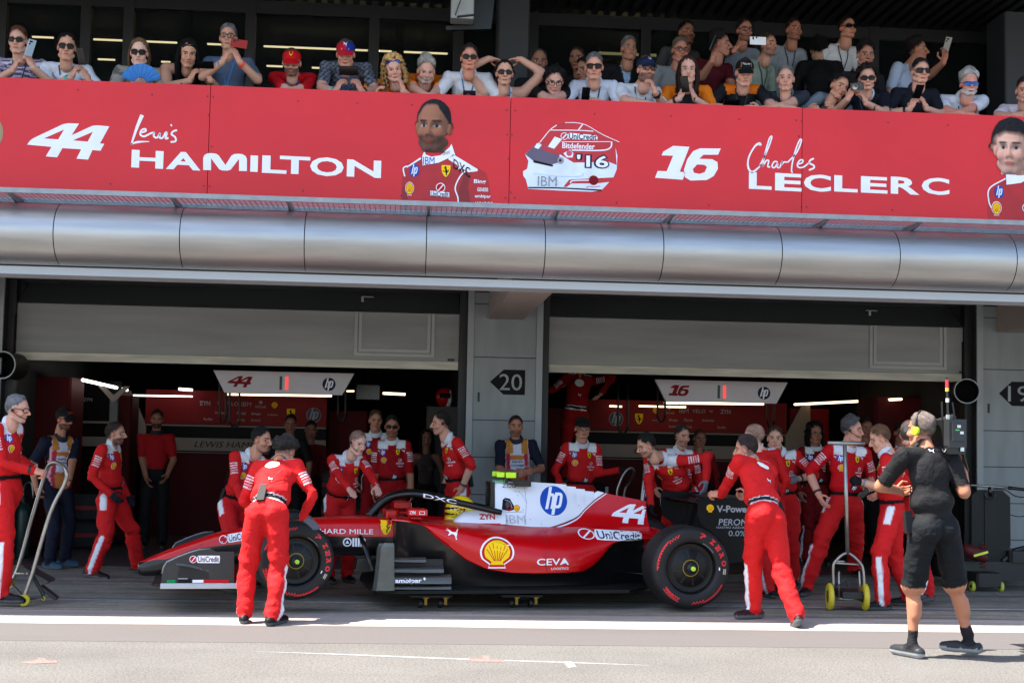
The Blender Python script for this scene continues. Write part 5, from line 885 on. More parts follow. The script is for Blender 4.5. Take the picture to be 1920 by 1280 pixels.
def hairmesh(k, J, root):
    st = k.get('hair', 'short')
    if st in ('bald', None): return
    hc = V3(lin(k.get('hc', (50, 38, 30)))); n, m_ = 56, 34; sc = 1.02; seed = k['seed']; A_, Z_ = np.meshgrid(np.linspace(0, 2*math.pi, n, endpoint=False), np.linspace(0, math.pi, m_)); d = np.stack([np.sin(Z_)*np.cos(A_), np.sin(Z_)*np.sin(A_), np.cos(Z_)], -1).reshape(-1, 3)
    base = V3((0, -.012, .03))+d*V3((.077, .1, .0935)); ang = np.degrees(np.arctan2(base[:, 1], np.abs(base[:, 0]))); hl = np.interp(ang, [-90, -25, -5, 15, 40, 60, 90], [-.058, -.015, .03, .03, .06, .084, .092] if st not in ('receding',) else [-.058, -.015, .03, .03, .078, .108, .119])
    if k.get('under'): hl = hl+.0
    th, am, fr = {'short': (.0105, .45, 70), 'buzz': (.006, .2, 90), 'receding': (.012, .3, 60), 'curly': (.028, .85, 75), 'volume': (.03, .4, 50), 'tied': (.012, .25, 70), 'long': (.018, .3, 45), 'longcurly': (.036, .6, 75), 'spiky': (.02, .7, 90)}[st]
    edge = sst(0, .03 if st != 'buzz' else .015, base[:, 2]-hl+.015*nz3(base, 105, seed)); side = .3+.7*sst(.03, .095, base[:, 2]) if st in ('short', 'spiky', 'receding', 'volume') else 1.; t = th*side*edge*(1+am*nz3(base, fr, seed)+.4*am*nz3(base, fr*2.2, seed+3))+.55*th*sst(.06, .12, base[:, 2])*edge*(1+.8*nz3(base, 48, seed+9))*(st in ('short', 'volume', 'spiky'))
    keep = edge > .02; v = base+d*(t-.0015)[:, None]; fs = [(i*n+j, (i+1)*n+j, (i+1)*n+(j+1) % n, i*n+(j+1) % n) for i in range(m_-1) for j in range(n)]; fs = [q for q in fs if all(keep[i] for i in q)]
    col = hc*(1+.3*nz3(v, 130, seed)+.35*nz3(base*[1, .35, 1], 60, seed+2))[:, None]*(.8+.5*sst(.0, .11, base[:, 2]))[:, None]  # hair painted lighter towards the crown, a highlight put into its colour
    if st in ('long', 'longcurly', 'tied'):
        nu, nv = 44, 16; Ld = k.get('hl', .24); o = len(v); sp = 118 if st != 'tied' else 70; ext = []
        for side in (1, .8):
            for i in range(nv):
                t_ = i/(nv-1)
                for j in range(nu):
                    u_ = R_(-sp+2*sp*j/(nu-1)); rx = (.088+.018*math.sin(math.pi*min(1, t_*1.1)))*side*(1+(.25*t_ if st == 'longcurly' else 0)); ry = (.108-.03*t_)*side; w_ = .008*math.sin(j*2.3+seed)*(1+t_)+(.012*math.sin(j*1.7+i*1.9+seed) if st == 'longcurly' else 0)
                    ext.append((math.sin(u_)*(rx+w_), -.014-math.cos(u_)*(ry+w_)+.02*t_, .05-(.05+Ld)*t_-.012*abs(math.sin(j*1.3+seed))*t_))
        ext = V3(ext); nn = nu*nv; F_ = [(o+i*nu+j, o+(i+1)*nu+j, o+(i+1)*nu+j+1, o+i*nu+j+1) for i in range(nv-1) for j in range(nu-1)]; F_ += [(q[0]+nn, q[3]+nn, q[2]+nn, q[1]+nn) for q in F_]
        F_ += [(o+(nv-1)*nu+j, o+nn+(nv-1)*nu+j, o+nn+(nv-1)*nu+j+1, o+(nv-1)*nu+j+1) for j in range(nu-1)]
        for e in (0, nu-1): F_ += [(o+i*nu+e, o+nn+i*nu+e, o+nn+(i+1)*nu+e, o+(i+1)*nu+e) for i in range(nv-1)]
        v = np.concatenate([v, ext]); fs += F_; col = np.concatenate([col, hc*(1+.35*nz3(ext, 120, seed))[:, None]])
    x, y, z = J['hf']; hk = J['hk']; w_ = J['H']+(v[:, :1]*x+v[:, 1:2]*y+v[:, 2:]*z)*hk; cmesh('hair', w_, fs, np.clip(col, 0, 1), HAM, root)
def hpt(J, p): x, y, z = J['hf']; return J['H']+(p[0]*x+p[1]*y+p[2]*z)*J['hk']
def cap(k, J, root, c1, c2=None, brimc=None, back=False, art=None):
    n, m_ = 40, 14; v = []; f = []; x_, y_ = 0, 0; cols = []; sg = -1 if back else 1
    for i in range(m_):
        ph = math.pi*.5*i/(m_-1)*1.06
        for j in range(n):
            a = 2*math.pi*j/n; dz = .012*math.cos(a-math.pi/2)*sg; v.append((.087*math.sin(ph)*math.cos(a), -.012+.109*math.sin(ph)*math.sin(a), .042+dz*(i/(m_-1))+.083*math.cos(ph)**.8 if ph < math.pi/2 else .042+dz-.01)); cols.append(lin(c1 if c2 is None or math.cos(a) > 0 else c2))
    f = [(i*n+j, (i+1)*n+j, (i+1)*n+(j+1) % n, i*n+(j+1) % n) for i in range(m_-1) for j in range(n)]
    w_ = [hpt(J, p) for p in v]; o = cmesh('cap', w_, f, cols, CLM, root); bv = []; bc = []
    for s_ in (0, -.005):
        for i in range(6):
            for j in range(15):
                a = R_(-62+124*j/14); q = i/5; y = (.09*math.cos(a)+.082*q*math.cos(a*.9)); x = .085*math.sin(a)*(1-.06*q); bv.append(hpt(J, (x, sg*(y+.004), .048-.022*q*q-.25*x*x/.085-.006*q+s_))); bc.append(lin(brimc or c1))
    bf = [(i*15+j, i*15+j+1, (i+1)*15+j+1, (i+1)*15+j) for i in range(5) for j in range(14)]; bf += [tuple(90+q for q in reversed(t)) for t in bf]; cmesh('cap_brim', bv, bf, bc, CLM, o)
    if art:
        fr = wrapfn(bvh_of(o), hpt(J, (0, .3, .088)), -J['hf'][0], J['hf'][2], -J['hf'][1], .001, .5, .0); art.build('cap_emblem', fr, o)
    return o
SGL = M('sunglass_black', (7, 7, 8), .3, var=.1, spec=.25); SGB = M('sunglass_blue', (26, 70, 140), .08, metal=.4, var=.2)
def specs(J, root, kind='sun', m=None, up=0.):
    b = MB(); Q = lambda x, z: hpt(J, (x, .1-6.5*x*x+(0 if not up else -.03), z+up)); fr = m or SGL
    for s_ in (-1, 1):
        cx, rx, rz = s_*.0335, .0305 if kind != 'clear' else .027, .0185 if kind != 'round' else .0225
        if kind == 'wrap': cx, rx, rz = s_*.034, .036, .023
        P = [(cx+rx*math.copysign(abs(math.cos(a))**.6, math.cos(a)), .002+rz*math.copysign(abs(math.sin(a))**.6, math.sin(a))) for a in np.linspace(0, 2*math.pi, 18, endpoint=False)]
        if kind == 'clear': b.tube([Q(*p) for p in P]+[Q(*P[0])], .0026, 5)
        else: k0 = len(b.v); b.add([Q(cx, .002)]+[Q(*p) for p in P], [(0, 1+i, 1+(i+1) % 18) for i in range(18)]); b.tube([Q(*p) for p in P]+[Q(*P[0])], .0025, 5)
        b.tube([Q(s_*.061, .008), hpt(J, (s_*.079, .03+(0 if not up else -.02), .01+up)), hpt(J, (s_*.083, -.02, .012+up*.9))], .003, 5)
    b.tube([Q(-.008, .008), Q(.008, .008)], .003, 5); b.build('sunglasses' if kind != 'clear' else 'glasses', fr, root)
def lanyard(J, root, o, m, badge=None, L=.26, w_=.012):
    r, f, s = J['r'], J['f'], J['s']; A = Art(); A.stroke([(-.07, .03), (-.05, -.08), (-.005, -L)], w_, m, 0, 4); A.stroke([(.07, .03), (.05, -.08), (.005, -L)], w_, m, 0, 4)
    if badge: A.rect(-.03, -L-.1, .03, -L, badge, 1)
    A.build('lanyard', wrapfn(o, J['N']+f*.5, -r, s, -f, .006, .7, .0), root, maxlen=.05)
def suit_art(k):
    A = Art(); A.put(hp_art(), -.105, -.115, .07); A.put(shell_art(), -.095, -.205, .062); A.put(horse_art(), .07, -.115, .062); A.put(slash_art(False), .095, -.21, .04); A.text('UniCredit', .05, -.252, .14, -.234, PW, 0, .03); A.text('VELO', .065, -.285, .125, -.268, PW, 0, .02); A.put(cat_art(), .135, -.1, .04); A.put(hp_art(PN, PW), .03, -.40, .075, .06); A.put(cat_art(), -.15, -.1, .03); return A
def finish(k, J, v, f):
    h = J['k']; N, P, s, r, fw_ = (J[q] for q in 'NPsrf'); skin = V3(lin(k.get('skin', (205, 158, 132)))); top = V3(lin(k.get('top', (60, 60, 66)))); bot = V3(lin(k.get('bot', (30, 32, 40)))); shoe = V3(lin(k.get('shoe', (16, 16, 18)))); suit = k.get('suit'); slv = k.get('sleeve', 'short'); seed = k['seed']
    bn = J['bones']; D = np.empty((len(bn), len(v))); T = np.empty_like(D)
    for i, (tg, q, a, c, ra, rc) in enumerate(bn):
        d = c-a; t = np.clip(((v-a)@d)/(d@d+1e-9), 0, 1); T[i] = t; D[i] = np.linalg.norm(v-(a+t[:, None]*d), axis=1)/((ra+(rc-ra)*t)*h)
    bi = D.argmin(0); tt = T[bi, np.arange(len(v))]; tg = np.array([x[0] for x in bn])[bi]; hh = (v-P)@s; lat = (v-P)@r; fr = (v-P)@fw_; L = np.linalg.norm(N-P); col = np.tile(top, (len(v), 1)); sk = np.zeros(len(v), bool)
    wst = k.get('hem', .06)*h; lower = np.isin(tg, ('th', 'sh')) | (np.isin(tg, ('pe', 'to')) & (hh < wst)); col[lower] = bot
    if slv == 'short': sk |= (tg == 'fa') | ((tg == 'ua') & (tt > .86))
    elif slv == 'rolled': sk |= (tg == 'fa') & (tt > .2)
    elif slv == 'none': sk |= np.isin(tg, ('fa', 'ua')) | ((tg == 'sl') & (np.abs(lat) > .1*h)) | ((hh > L-.06*h) & (np.abs(lat) > .09*h) & ~lower)
    sk |= (tg == 'ne')
    if k.get('vneck'): sk |= (tg != 'ne') & (hh > L-.1*h) & (np.abs(lat) < .05*h*(1-(L-hh)/(.1*h)*.8)) & (fr > .02)
    if k.get('legs') == 'shorts': sk |= (tg == 'sh') & (tt < .72); col[(tg == 'sh') & (tt >= .72)] = (.012, .012, .014)
    col[tg == 'ft'] = shoe; sk &= tg != 'ft'
    for q in 'RL':
        A_ = J['A'+q]; R2 = unit(np.cross(J['T'+q], V3((0, 0, 1)))); U2 = np.cross(R2, J['T'+q]); sel = np.array([x[0] == 'ft' and x[1] == q for x in bn])[bi]; col[sel & (((v-A_)@U2) < -.05*h)] = V3(lin(k.get('sole', (90, 92, 94))))
    pt = k.get('pat')
    if pt: # a cloth pattern woven into the top
        m_ = ~lower & (tg != 'ft'); w_ = v[:, 2]+.02*nz3(v, 9, seed); c2 = V3(lin(k.get('top2', (220, 220, 224)))); a_ = lat
        if pt == 'stripes': q = (np.mod(w_*58, 1) < .42)
        elif pt == 'plaid': q = (np.mod(w_*22, 1) < .4) ^ (np.mod((v[:, 0]+v[:, 1]*.4)*22, 1) < .4)
        elif pt == 'dots': q = (np.sin(v[:, 0]*110+np.where(np.mod(np.floor(v[:, 2]*35), 2) > 0, 3.14, 0)) > .6) & (np.sin(v[:, 2]*220) > .3)
        else: q = nz3(v, 34, seed) > .25
        col[m_ & q] = c2
    if k.get('sleevec'): col[(tg == 'ua') | ((tg == 'sl') & (np.abs(lat) > .11*h))] = lin(k['sleevec'])
    if suit:
        wh = V3((.72, .74, .78)); yk = (np.isin(tg, ('sl', 'to')) | ((tg == 'ua') & (tt < .12))) & (hh > L-.075*h) & (np.abs(lat) > .055*h) & (np.abs(lat) < .165*h) & (fr > -.045*h); col[yk] = wh
        for q in 'RL':
            sg = 1 if q == 'R' else -1
            for gb, a0, c0 in (('th', 'hip', 'K'), ('sh', 'K', 'A')):
                a, c = J[a0+q], J[c0+q]; d = unit(c-a); o_ = unit(r*sg-d*((r*sg)@d)); w_ = v-a; w_ = w_-(w_@d)[:, None]*d; w_ /= np.linalg.norm(w_, axis=1)[:, None]+1e-9; sel = np.array([x[0] == gb and x[1] == q for x in bn])[bi]; cs = w_@o_; g_ = (sel*sst(.925, .965, cs)*((tt < .3) if gb == 'th' else 1)*(0 if k.get('backview') and gb == 'th' else 1))[:, None]; col = col*(1-g_)+wh*g_
            sel = np.array([x[0] == 'ua' and x[1] == q for x in bn])[bi]
        if k.get('waistband'): col[(hh > .03*h) & (hh < .085*h) & np.isin(tg, ('to', 'pe')) & (fr < 0)] = wh
    shell_src = None; nrm = np.zeros_like(v); fa = np.array([q if len(q) == 4 else q+(q[-1],) for q in f]); fn = np.cross(v[fa[:, 2]]-v[fa[:, 0]], v[fa[:, 3]]-v[fa[:, 1]])
    for i in range(4): np.add.at(nrm, fa[:, i], fn)
    nrm /= np.linalg.norm(nrm, axis=1)[:, None]+1e-9
    cl = ~sk & (tg != 'ft'); amp = .0075 if suit else .005; jt = 1+1.3*np.exp(-((tt-.95)/.2)**2)*np.isin(tg, ('ua', 'th'))+1.0*np.exp(-((tt-.1)/.2)**2)*np.isin(tg, ('fa', 'sh'))+1.1*np.exp(-((tt-.95)/.16)**2)*(tg == 'sh')
    fold = amp*jt*(1.1*nz3(v*[1, 1, 1.3], 19, seed)+.5*np.sign(nz3(v*[1, 1, 2.2], 34, seed+5))*np.abs(nz3(v*[1, 1, 2.2], 34, seed+5))**1.6); v = v+nrm*(fold*cl)[:, None]; v = v+nrm*(.007*(sk == 0)*np.isin(tg, ('ua',)) if slv == 'short' else 0)[:, None] if slv == 'short' else v
    col[sk] = skin; fsk = (sk | (tg == 'ft'))[fa].sum(1) > 2; V_ = [v]; F_ = list(f); MI = [0 if q else 1 for q in fsk]; CO = [col]; off = len(v)
    hv, hf_ = TPL['head']; hk = J['hk'] = k.get('hk', 1.0)*(.5+.5*h); x, y, z = J['hf']; hcol = V3(lin(k.get('bc', k.get('hc', (50, 38, 30)))))
    q1, q2, q3 = math.sin(seed*3.1), math.sin(seed*5.3+1), math.sin(seed*7.7+2); hv = hv.copy(); lo = sst(.0, -.09, hv[:, 2]); hv[:, 0] *= 1+lo*(.13*q1-.04*(1 if k.get('fem') else -.4))+.03*q2; hv[:, 1] += sst(.085, .105, hv[:, 1])*.006*q2+lo*.006*q3; hv[:, 2] -= lo*.009*q3; wv = J['H']+(hv[:, :1]*x*(1 if not k.get('fem') else .95)+hv[:, 1:2]*y+hv[:, 2:]*z)*hk; V_.append(wv); F_ += [tuple(i+off for i in q) for q in hf_]; MI += [0]*len(hf_); CO.append(face_cols(hv, skin, hcol, k.get('beard', 0), .75 if k.get('hair') in ('buzz',) else max(k.get('stub', 0), .6 if k.get('hair', 'short') in ('short', 'spiky', 'curly', 'volume') else 0), None)); off += len(wv)
    for q in 'RL':
        po = k.get('p'+q, 'relax'); tv, tf = TPL[po]; sg = 1 if q == 'R' else -1; W_, E = J['W'+q], J['E'+q]; yd = unit(W_-E); dorsal = V3(k.get('d'+q, r*sg)); hx = k.get('y'+q)
        if hx is not None: yd = unit(V3(hx))
        zd = unit(dorsal-yd*(dorsal@yd)); xd = np.cross(yd, zd)*sg
        if sg > 0: xd = -xd
        tv2 = tv.copy(); xx = np.cross(yd, zd); xx = xx*(-1 if q == 'R' else 1); wv = W_+(tv2[:, :1]*xx+tv2[:, 1:2]*yd+tv2[:, 2:]*zd)*h*.98
        V_.append(wv); flip = np.dot(np.cross(xx, yd), zd) < 0; F_ += [tuple(i+off for i in (reversed(u_) if flip else u_)) for u_ in tf]; MI += [0 if not k.get('glove'+q) else 1]*len(tf)
        gc = k.get('glove'+q); CO.append(np.tile(V3(lin(gc)) if gc else skin*[1, .9, .88], (len(wv), 1))); off += len(wv)
    root = thing('person', k['label'], 'person', tuple((J['AR']+J['AL'])/2*[1, 1, 0]+[0, 0, min(J['AR'][2], J['AL'][2])-.085*h]), k.get('group'))
    ob = cmesh('body', np.concatenate(V_), F_, np.clip(np.concatenate(CO), 0, 1), [SKM, CLM], root, MI); bvh = BVHTree.FromPolygons([Vector(p) for p in v], f)
    hairmesh(k, J, root)
    def shellp(name, mask, offs, c, m=CLM):     # a garment lifted off the body surface
        idx = np.where(mask[fa].all(1))[0]
        if not len(idx): return
        us = np.unique(fa[idx]); mp = {int(u_): i for i, u_ in enumerate(us)}; return cmesh(name, v[us]+nrm[us]*offs, [tuple(dict.fromkeys(mp[int(i)] for i in fa[q])) for q in idx], c, m, root)
    J.update(v=v, nrm=nrm, tg=tg, hh=hh, lat=lat, fr=fr, L=L, bvh=bvh, root=root, shell=shellp, tt=tt)
    if suit or k.get('collar'):
        b = MB(); a = N+s*.0*h; d = unit(J['H']-J['hf'][2]*.1-N); cr = .072*h; b.lathe([(cr+.012, .012), (cr+.006, .04), (cr-.006, .062), (cr-.012, .06), (cr-.006, .02)], a+fw_*.012, d+fw_*.25, 22); b.build('collar', M('collar_white', (206, 210, 218), .75, bump=.2, bs=30) if suit or k['collar'] == 'w' else M('collar_'+k['collar'], {'navy': (18, 22, 40), 'grey': (110, 116, 120), 'orange': (226, 110, 20), 'black': (16, 16, 18)}[k['collar']], .8, bump=.2, bs=30), root, 40)
    if k.get('belt') or suit: shellp('belt', (hh > .035*h) & (hh < .085*h) & np.isin(tg, ('to', 'pe')), .008, lin(k.get('beltc', (14, 14, 16))))
    if suit and k.get('marks', 1):
        A = suit_art(k)
        if k.get('backview'):
            A = Art(); A.disc(.0, -.1, .062, .05, PW); A.put(horse_art(), -.0, -.015, .035); A.put(cat_art(), .02, -.26, .05); A.build('suit_marks', wrapfn(bvh, N-fw_*.5, r, s, fw_, .004, .7, .0), ob, maxlen=.02)
        else: A.build('suit_marks', wrapfn(bvh, N+fw_*.5, -r, s, -fw_, .004, .7, .0), ob, maxlen=.02)
        for q in 'RL':
            sg = 1 if q == 'R' else -1; S, E = J['S'+q], J['E'+q]; ax = unit(S-E); cam_ = unit(CC-S); ow = unit(cam_+r*sg*.5); ow = unit(ow-ax*(ow@ax)); ud = np.cross(ax, ow); A = Art()
            for i, t_ in enumerate(('Bing', 'GENESIS', 'ambipar', 'WHOOP', 'PIRELLI')): A.text(t_, -.038, -.09-i*.024, .038, -.074-i*.024, PW, 0, .03)
            if ow@cam_ > .2: A.build('sleeve_marks', wrapfn(bvh, S+ow*.3, ud, ax, -ow, .003, .36, .0), ob, maxlen=.03)
    if k.get('lan') is not None: lanyard(J, root, bvh, k['lan'], k.get('badge'), k.get('lanL', .26))
    if k.get('tops'): k['tops'](k, J, root, ob)
    g_ = k.get('specs')
    if g_: specs(J, root, g_, k.get('specm'))
    if k.get('capc'): cap(k, J, root, k['capc'], k.get('capc2'), k.get('brimc'), k.get('capback', False), k.get('capart'))
    for fn_ in k.get('extra', ()): fn_(k, J, root, ob)
    return root
def chest(art, name='shirt_marks'):        # artwork printed on the front of the top
    def fn(k, J, root, ob): art.build(name, wrapfn(J['bvh'], J['N']+J['f']*.5, -J['r'], J['s'], -J['f'], .003, .7, .0), ob, maxlen=.04)
    return fn
def headset(cup=(16, 16, 18), big=False, boom=True):
    def fn(k, J, root, ob):
        hs = child('headset', root); r_ = .03 if big else .016; m = M('headset_%d_%d_%d' % cup, cup, .5); kk = M('headset_black', (14, 14, 15), .5)
        for s_ in (-1, 1): MB().lathe([(0, .0), (r_, 0), (r_*1.05, .01), (r_*.9, .028 if big else .012), (0, .032 if big else .014)], hpt(J, (s_*.082, -.006, -.006)), J['hf'][0]*s_, 18).build('ear_cup', m, hs, 40)
        b = MB(); R2 = .094 if big else .09
        if big: b.tube([hpt(J, (R2*math.sin(a), -.01, .03+(R2+.015)*math.cos(a))) for a in np.linspace(-2.0, 2.0, 17)], .008, 6)
        if boom: b.tube([hpt(J, p) for p in ((.086, .0, -.02), (.08, .05, -.05), (.05, .095, -.068))], .0035, 5)
        if len(b.v): b.build('band', kk, hs, True)
    return fn
def radio(off=(0, -.11, .06), tilt=0.):    # pouch with an aerial on the belt (right, forward, up in the body's own axes)
    def fn(k, J, root, ob):
        P = J['P']+J['s']*.06; p = P+J['r']*off[0]+J['f']*off[1]+J['s']*(off[2]-.06); X, Y, Z = J['r'], J['f'], J['s']; rd = child('radio', root); b = MB()
        def bx(dx, dy, dz, c): 
            q = [p+X*(c[0]+i*dx)+Y*(c[1]+j*dy)+Z*(c[2]+l*dz) for l in (-1, 1) for i, j in ((-1, -1), (1, -1), (1, 1), (-1, 1))]; b.add(q, [(0, 3, 2, 1), (4, 5, 6, 7), (0, 1, 5, 4), (1, 2, 6, 5), (2, 3, 7, 6), (3, 0, 4, 7)])
        bx(.032, .02, .06, (0, 0, 0)); bx(.028, .018, .02, (0, 0, .081)); b.build('radio_body', M('radio_black', (22, 22, 24), .65, spec=.25), rd); MB().tube([p+Z*.1+X*.02, p+Z*.28+X*.05+X*tilt], .004, 5).build('aerial', M('radio_black', (22, 22, 24), .65, spec=.25), rd)
    return fn
def bracelet(q, c, t=.9, w_=.012):
    def fn(k, J, root, ob):
        E, W_ = J['E'+q], J['W'+q]; d = unit(W_-E); MB().lathe([(.038*J['k'], -w_), (.041*J['k'], -w_), (.041*J['k'], w_), (.038*J['k'], w_)], E+(W_-E)*t, d, 16).build('wristband', M('band_%d_%d_%d' % c, c, .5), root, 40)
    return fn
def tabard(k, J, root, ob):                # checked in scrutineer bib
    h = J['k']; m = (np.isin(J['tg'], ('to', 'sl', 'pe')) & (J['hh'] > -.06*h) & (np.abs(J['lat']) < .135*h)); c = np.tile(V3(lin((196, 196, 214))), (len(J['v']), 1)); al = np.abs(J['lat']); c[(al > .085*h)] = lin((150, 40, 62)); c[(J['hh'] > J['L']-.14*h) & (al > .05*h)] = lin((170, 112, 44)); c[(al > .125*h) | ((al < .09*h) & (al > .08*h))] = lin((210, 150, 160)); c[(J['hh'] > J['L']-.2*h) & (J['hh'] < J['L']-.155*h) & (al < .08*h)] = lin((176, 104, 44)); c[(J['hh'] < .1*h) & (al < .08*h) & (J['hh'] > .0)] = lin((176, 110, 60))
    idx = m; fa = None; us = np.where(idx)[0]; o = J['shell']('tabard', m, .014, (1, 1, 1))
    if o is None: return
    # colours by the shell's own points
    me = o.data; kd = {}; pos = np.array([v_.co for v_ in me.vertices]); P_, s_, r_ = J['P'], J['s'], J['r']; hh = (pos-P_)@s_; al = np.abs((pos-P_)@r_); cc = np.tile(V3(lin((196, 198, 216))), (len(pos), 1)); L = J['L']
    cc[(hh > L-.2*h) & (hh < L-.15*h)] = lin((180, 108, 46)); cc[(hh < .12*h)] = lin((180, 112, 58)); cc[al > .082*h] = lin((160, 44, 64)); cc[(hh > L-.13*h) & (al > .05*h)] = lin((176, 118, 46)); cc[al > .122*h] = lin((206, 150, 160)); me.color_attributes['Col'].data.foreach_set('color', np.concatenate([cc, np.ones((len(cc), 1))], 1).astype(np.float32).ravel())
    A = Art(); A.text('00.BV-BCN', -.065, -.235, .065, -.21, PN, 0, .02); A.text('SCRUTINEER', -.075, -.275, .075, -.25, PN, 0, .02); A.text('F1', -.015, -.31, .015, -.29, PN, 0, .02); A.build('tabard_lettering', wrapfn(bvh_of(o), J['N']+J['f']*.5, -J['r'], J['s'], -J['f'], .003, .7, .0), o, maxlen=.04)
def build_people():
    Js = []
    for i, k in enumerate(PEOPLE):
        k['seed'] = float(i*1.7+.3); J = solve(k); Js.append(J)
    R = remeshed([(i, body_mb(k, J), k.get('vox', .0145), 3) for i, (k, J) in enumerate(zip(PEOPLE, Js))])
    for i, (k, J) in enumerate(zip(PEOPLE, Js)): k['J'] = J; finish(k, J, *R[i])
# ================================================================== who stands where
def Pt(x, y, Y): return V3(atY(x, y, Y))
def Gd(x, y): return V3(atZ(x, y, 0))
SU = dict(top=(196, 26, 28), bot=(196, 26, 28), suit=1, sleeve='long', group='pit crew in red overalls'); GLV = (28, 30, 36); GGR = (120, 124, 134)
L_LB = M('lanyard_blue', (60, 116, 176), .7, var=.4, vs=60); L_BK = M('lanyard_black', (20, 20, 24), .7, var=.5, vs=70); L_DK = M('lanyard_dark_pattern', (44, 50, 60), .7, var=.9, vs=70); BDG = M('badge_green', (40, 140, 90), .5); BDGB = M('badge_blue', (60, 90, 150), .5)
def crew(label, **k): d = dict(SU); d.update(k); d['label'] = label; d.setdefault('g', 1.08); person(**d)
# --- pit crew and officials on the apron, left to right
crew('grey haired crewman in glasses pulling the tubular trolley at the left edge', N=Pt(12, 797, 12.5), P=Pt(12, 912, 12.5), H=Pt(33, 768, 12.45), yaw=78, hyaw=82, hp=6, k=1.03, hair='short', hc=(96, 96, 98), skin=(206, 150, 128), stub=.1, beard=.35, bc=(150, 140, 132), specs='clear', hR=Pt(76, 889, 12.35), pR='grip', dR=(0, -.5, .6), hL=Pt(70, 884, 12.75), pL='grip', fR=Gd(2, 1136), fL=Gd(-70, 1118), extra=[headset(), bracelet('R', (14, 14, 15))], belt=1, marks=1)
person(label='scrutineer in black cap and pale tabard in front of the red cabinet', N=Pt(112, 822, 15.7), P=Pt(106, 930, 15.7), H=Pt(121, 786, 15.65), yaw=42, hyaw=58, hp=8, hair='short', hc=(24, 22, 22), beard=1, skin=(176, 122, 98), top=(20, 26, 44), bot=(20, 24, 40), sleeve='short', capc=(16, 16, 17), capart=Art().rect(-.035, -.014, .035, .016, PY).text('PIRELLI', -.03, -.008, .03, .01, PRED, 1, .03), specs='sun', hR=Pt(66, 925, 15.5), hL=Pt(128, 915, 15.4), pR='hold', fR=Gd(92, 1066), fL=Gd(120, 1062), fyR=60, fyL=70, collar='navy', extra=[tabard], shoe=(40, 70, 90))
crew('bald bearded crewman in red overalls walking right near the nose of the car', N=Pt(204, 836, 14.8), P=Pt(208, 940, 14.8), H=Pt(217, 813, 14.78), yaw=78, hyaw=82, hp=2, hair='buzz', hc=(46, 36, 32), bc=(44, 30, 24), beard=1, skin=(190, 140, 120), hR=Pt(214, 936, 14.55), gloveR=GLV, hL=Pt(243, 940, 15.05), gloveL=GLV, fR=Gd(172, 1083), fL=Gd(257, 1074), tipR=.15, tipL=-.1, shoe=(30, 16, 18))
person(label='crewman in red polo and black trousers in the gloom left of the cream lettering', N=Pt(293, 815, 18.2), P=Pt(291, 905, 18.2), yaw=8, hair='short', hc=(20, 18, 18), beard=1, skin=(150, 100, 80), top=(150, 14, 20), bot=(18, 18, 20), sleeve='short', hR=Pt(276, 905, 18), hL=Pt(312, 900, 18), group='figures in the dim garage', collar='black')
crew('dark haired crewman leaning right behind the nose of the car', N=Pt(468, 853, 14.1), P=Pt(438, 956, 14.1), H=Pt(490, 824, 14.0), yaw=48, hyaw=68, hp=8, hair='short', hc=(28, 26, 26), stub=.3, beard=.4, skin=(196, 142, 118), hR=Pt(466, 962, 13.75), hL=Pt(520, 950, 13.9), fR=Gd(428, 1110), fL=Gd(462, 1100), extra=[radio((.13, -.05, .02))], shoe=(26, 16, 18))
crew('curly haired crewman seen from behind bending over the front wheel', N=V3(Pt(521, 868, 11.84)), P=Pt(503, 950, 11.55), H=Pt(535, 846, 12.0), yaw=163, hyaw=150, hp=38, hair='curly', hc=(44, 40, 38), skin=(176, 124, 102), hR=Pt(581, 978, 11.86), pR='flat', gloveR=(96, 98, 106), dR=(.3, -.8, .6), yR=(.75, .15, -.55), eR=(.6, -.5, -.3), hL=Pt(500, 985, 11.95), fL=Gd(457, 1168), fR=Gd(512, 1172), fyR=150, fyL=185, knL=(-.2, .6, .2), knR=(.3, .8, .1), k=1.03, backview=1, extra=[radio((-.02, -.13, .05), .09)], waistband=1, fat=.35)
crew('bald crewman leaning both hands on the car beside the halo', N=Pt(652, 856, 14.35), P=Pt(632, 960, 14.55), H=Pt(671, 829, 14.2), yaw=28, hyaw=42, hp=22, hair='buzz', hc=(120, 96, 84), skin=(212, 166, 148), hR=Pt(668, 938, 13.75), hL=Pt(715, 930, 13.9), pR='flat', pL='flat', dR=(0, -.2, 1), dL=(0, -.2, 1), eR=(-.6, -.2, -.3), eL=(.7, -.1, -.2), k=1.04, fat=.5, extra=[headset()])
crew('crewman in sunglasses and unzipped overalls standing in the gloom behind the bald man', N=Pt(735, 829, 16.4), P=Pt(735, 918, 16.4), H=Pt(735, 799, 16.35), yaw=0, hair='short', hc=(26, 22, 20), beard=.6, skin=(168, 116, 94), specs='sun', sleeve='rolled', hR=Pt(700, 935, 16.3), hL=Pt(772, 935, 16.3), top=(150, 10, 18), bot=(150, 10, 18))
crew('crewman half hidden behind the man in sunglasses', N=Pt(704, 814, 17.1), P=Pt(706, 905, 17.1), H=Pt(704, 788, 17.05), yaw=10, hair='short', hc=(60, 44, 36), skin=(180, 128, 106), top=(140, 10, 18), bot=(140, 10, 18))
crew('dark haired crewman with rolled sleeves standing in profile beside the pillar', N=Pt(846, 823, 15.1), P=Pt(858, 918, 15.1), H=Pt(827, 793, 15.08), yaw=-72, hyaw=-84, hp=6, hair='short', hc=(36, 32, 32), stub=.4, beard=.3, skin=(200, 148, 126), sleeve='rolled', hL=Pt(868, 925, 14.9), pL='relax', gloveL=None, hR=Pt(832, 918, 15.35), gloveR=GLV, eL=(.7, -.4, -.3), extra=[headset(), radio((-.05, -.14, .02), .12), bracelet('L', (60, 62, 66))])
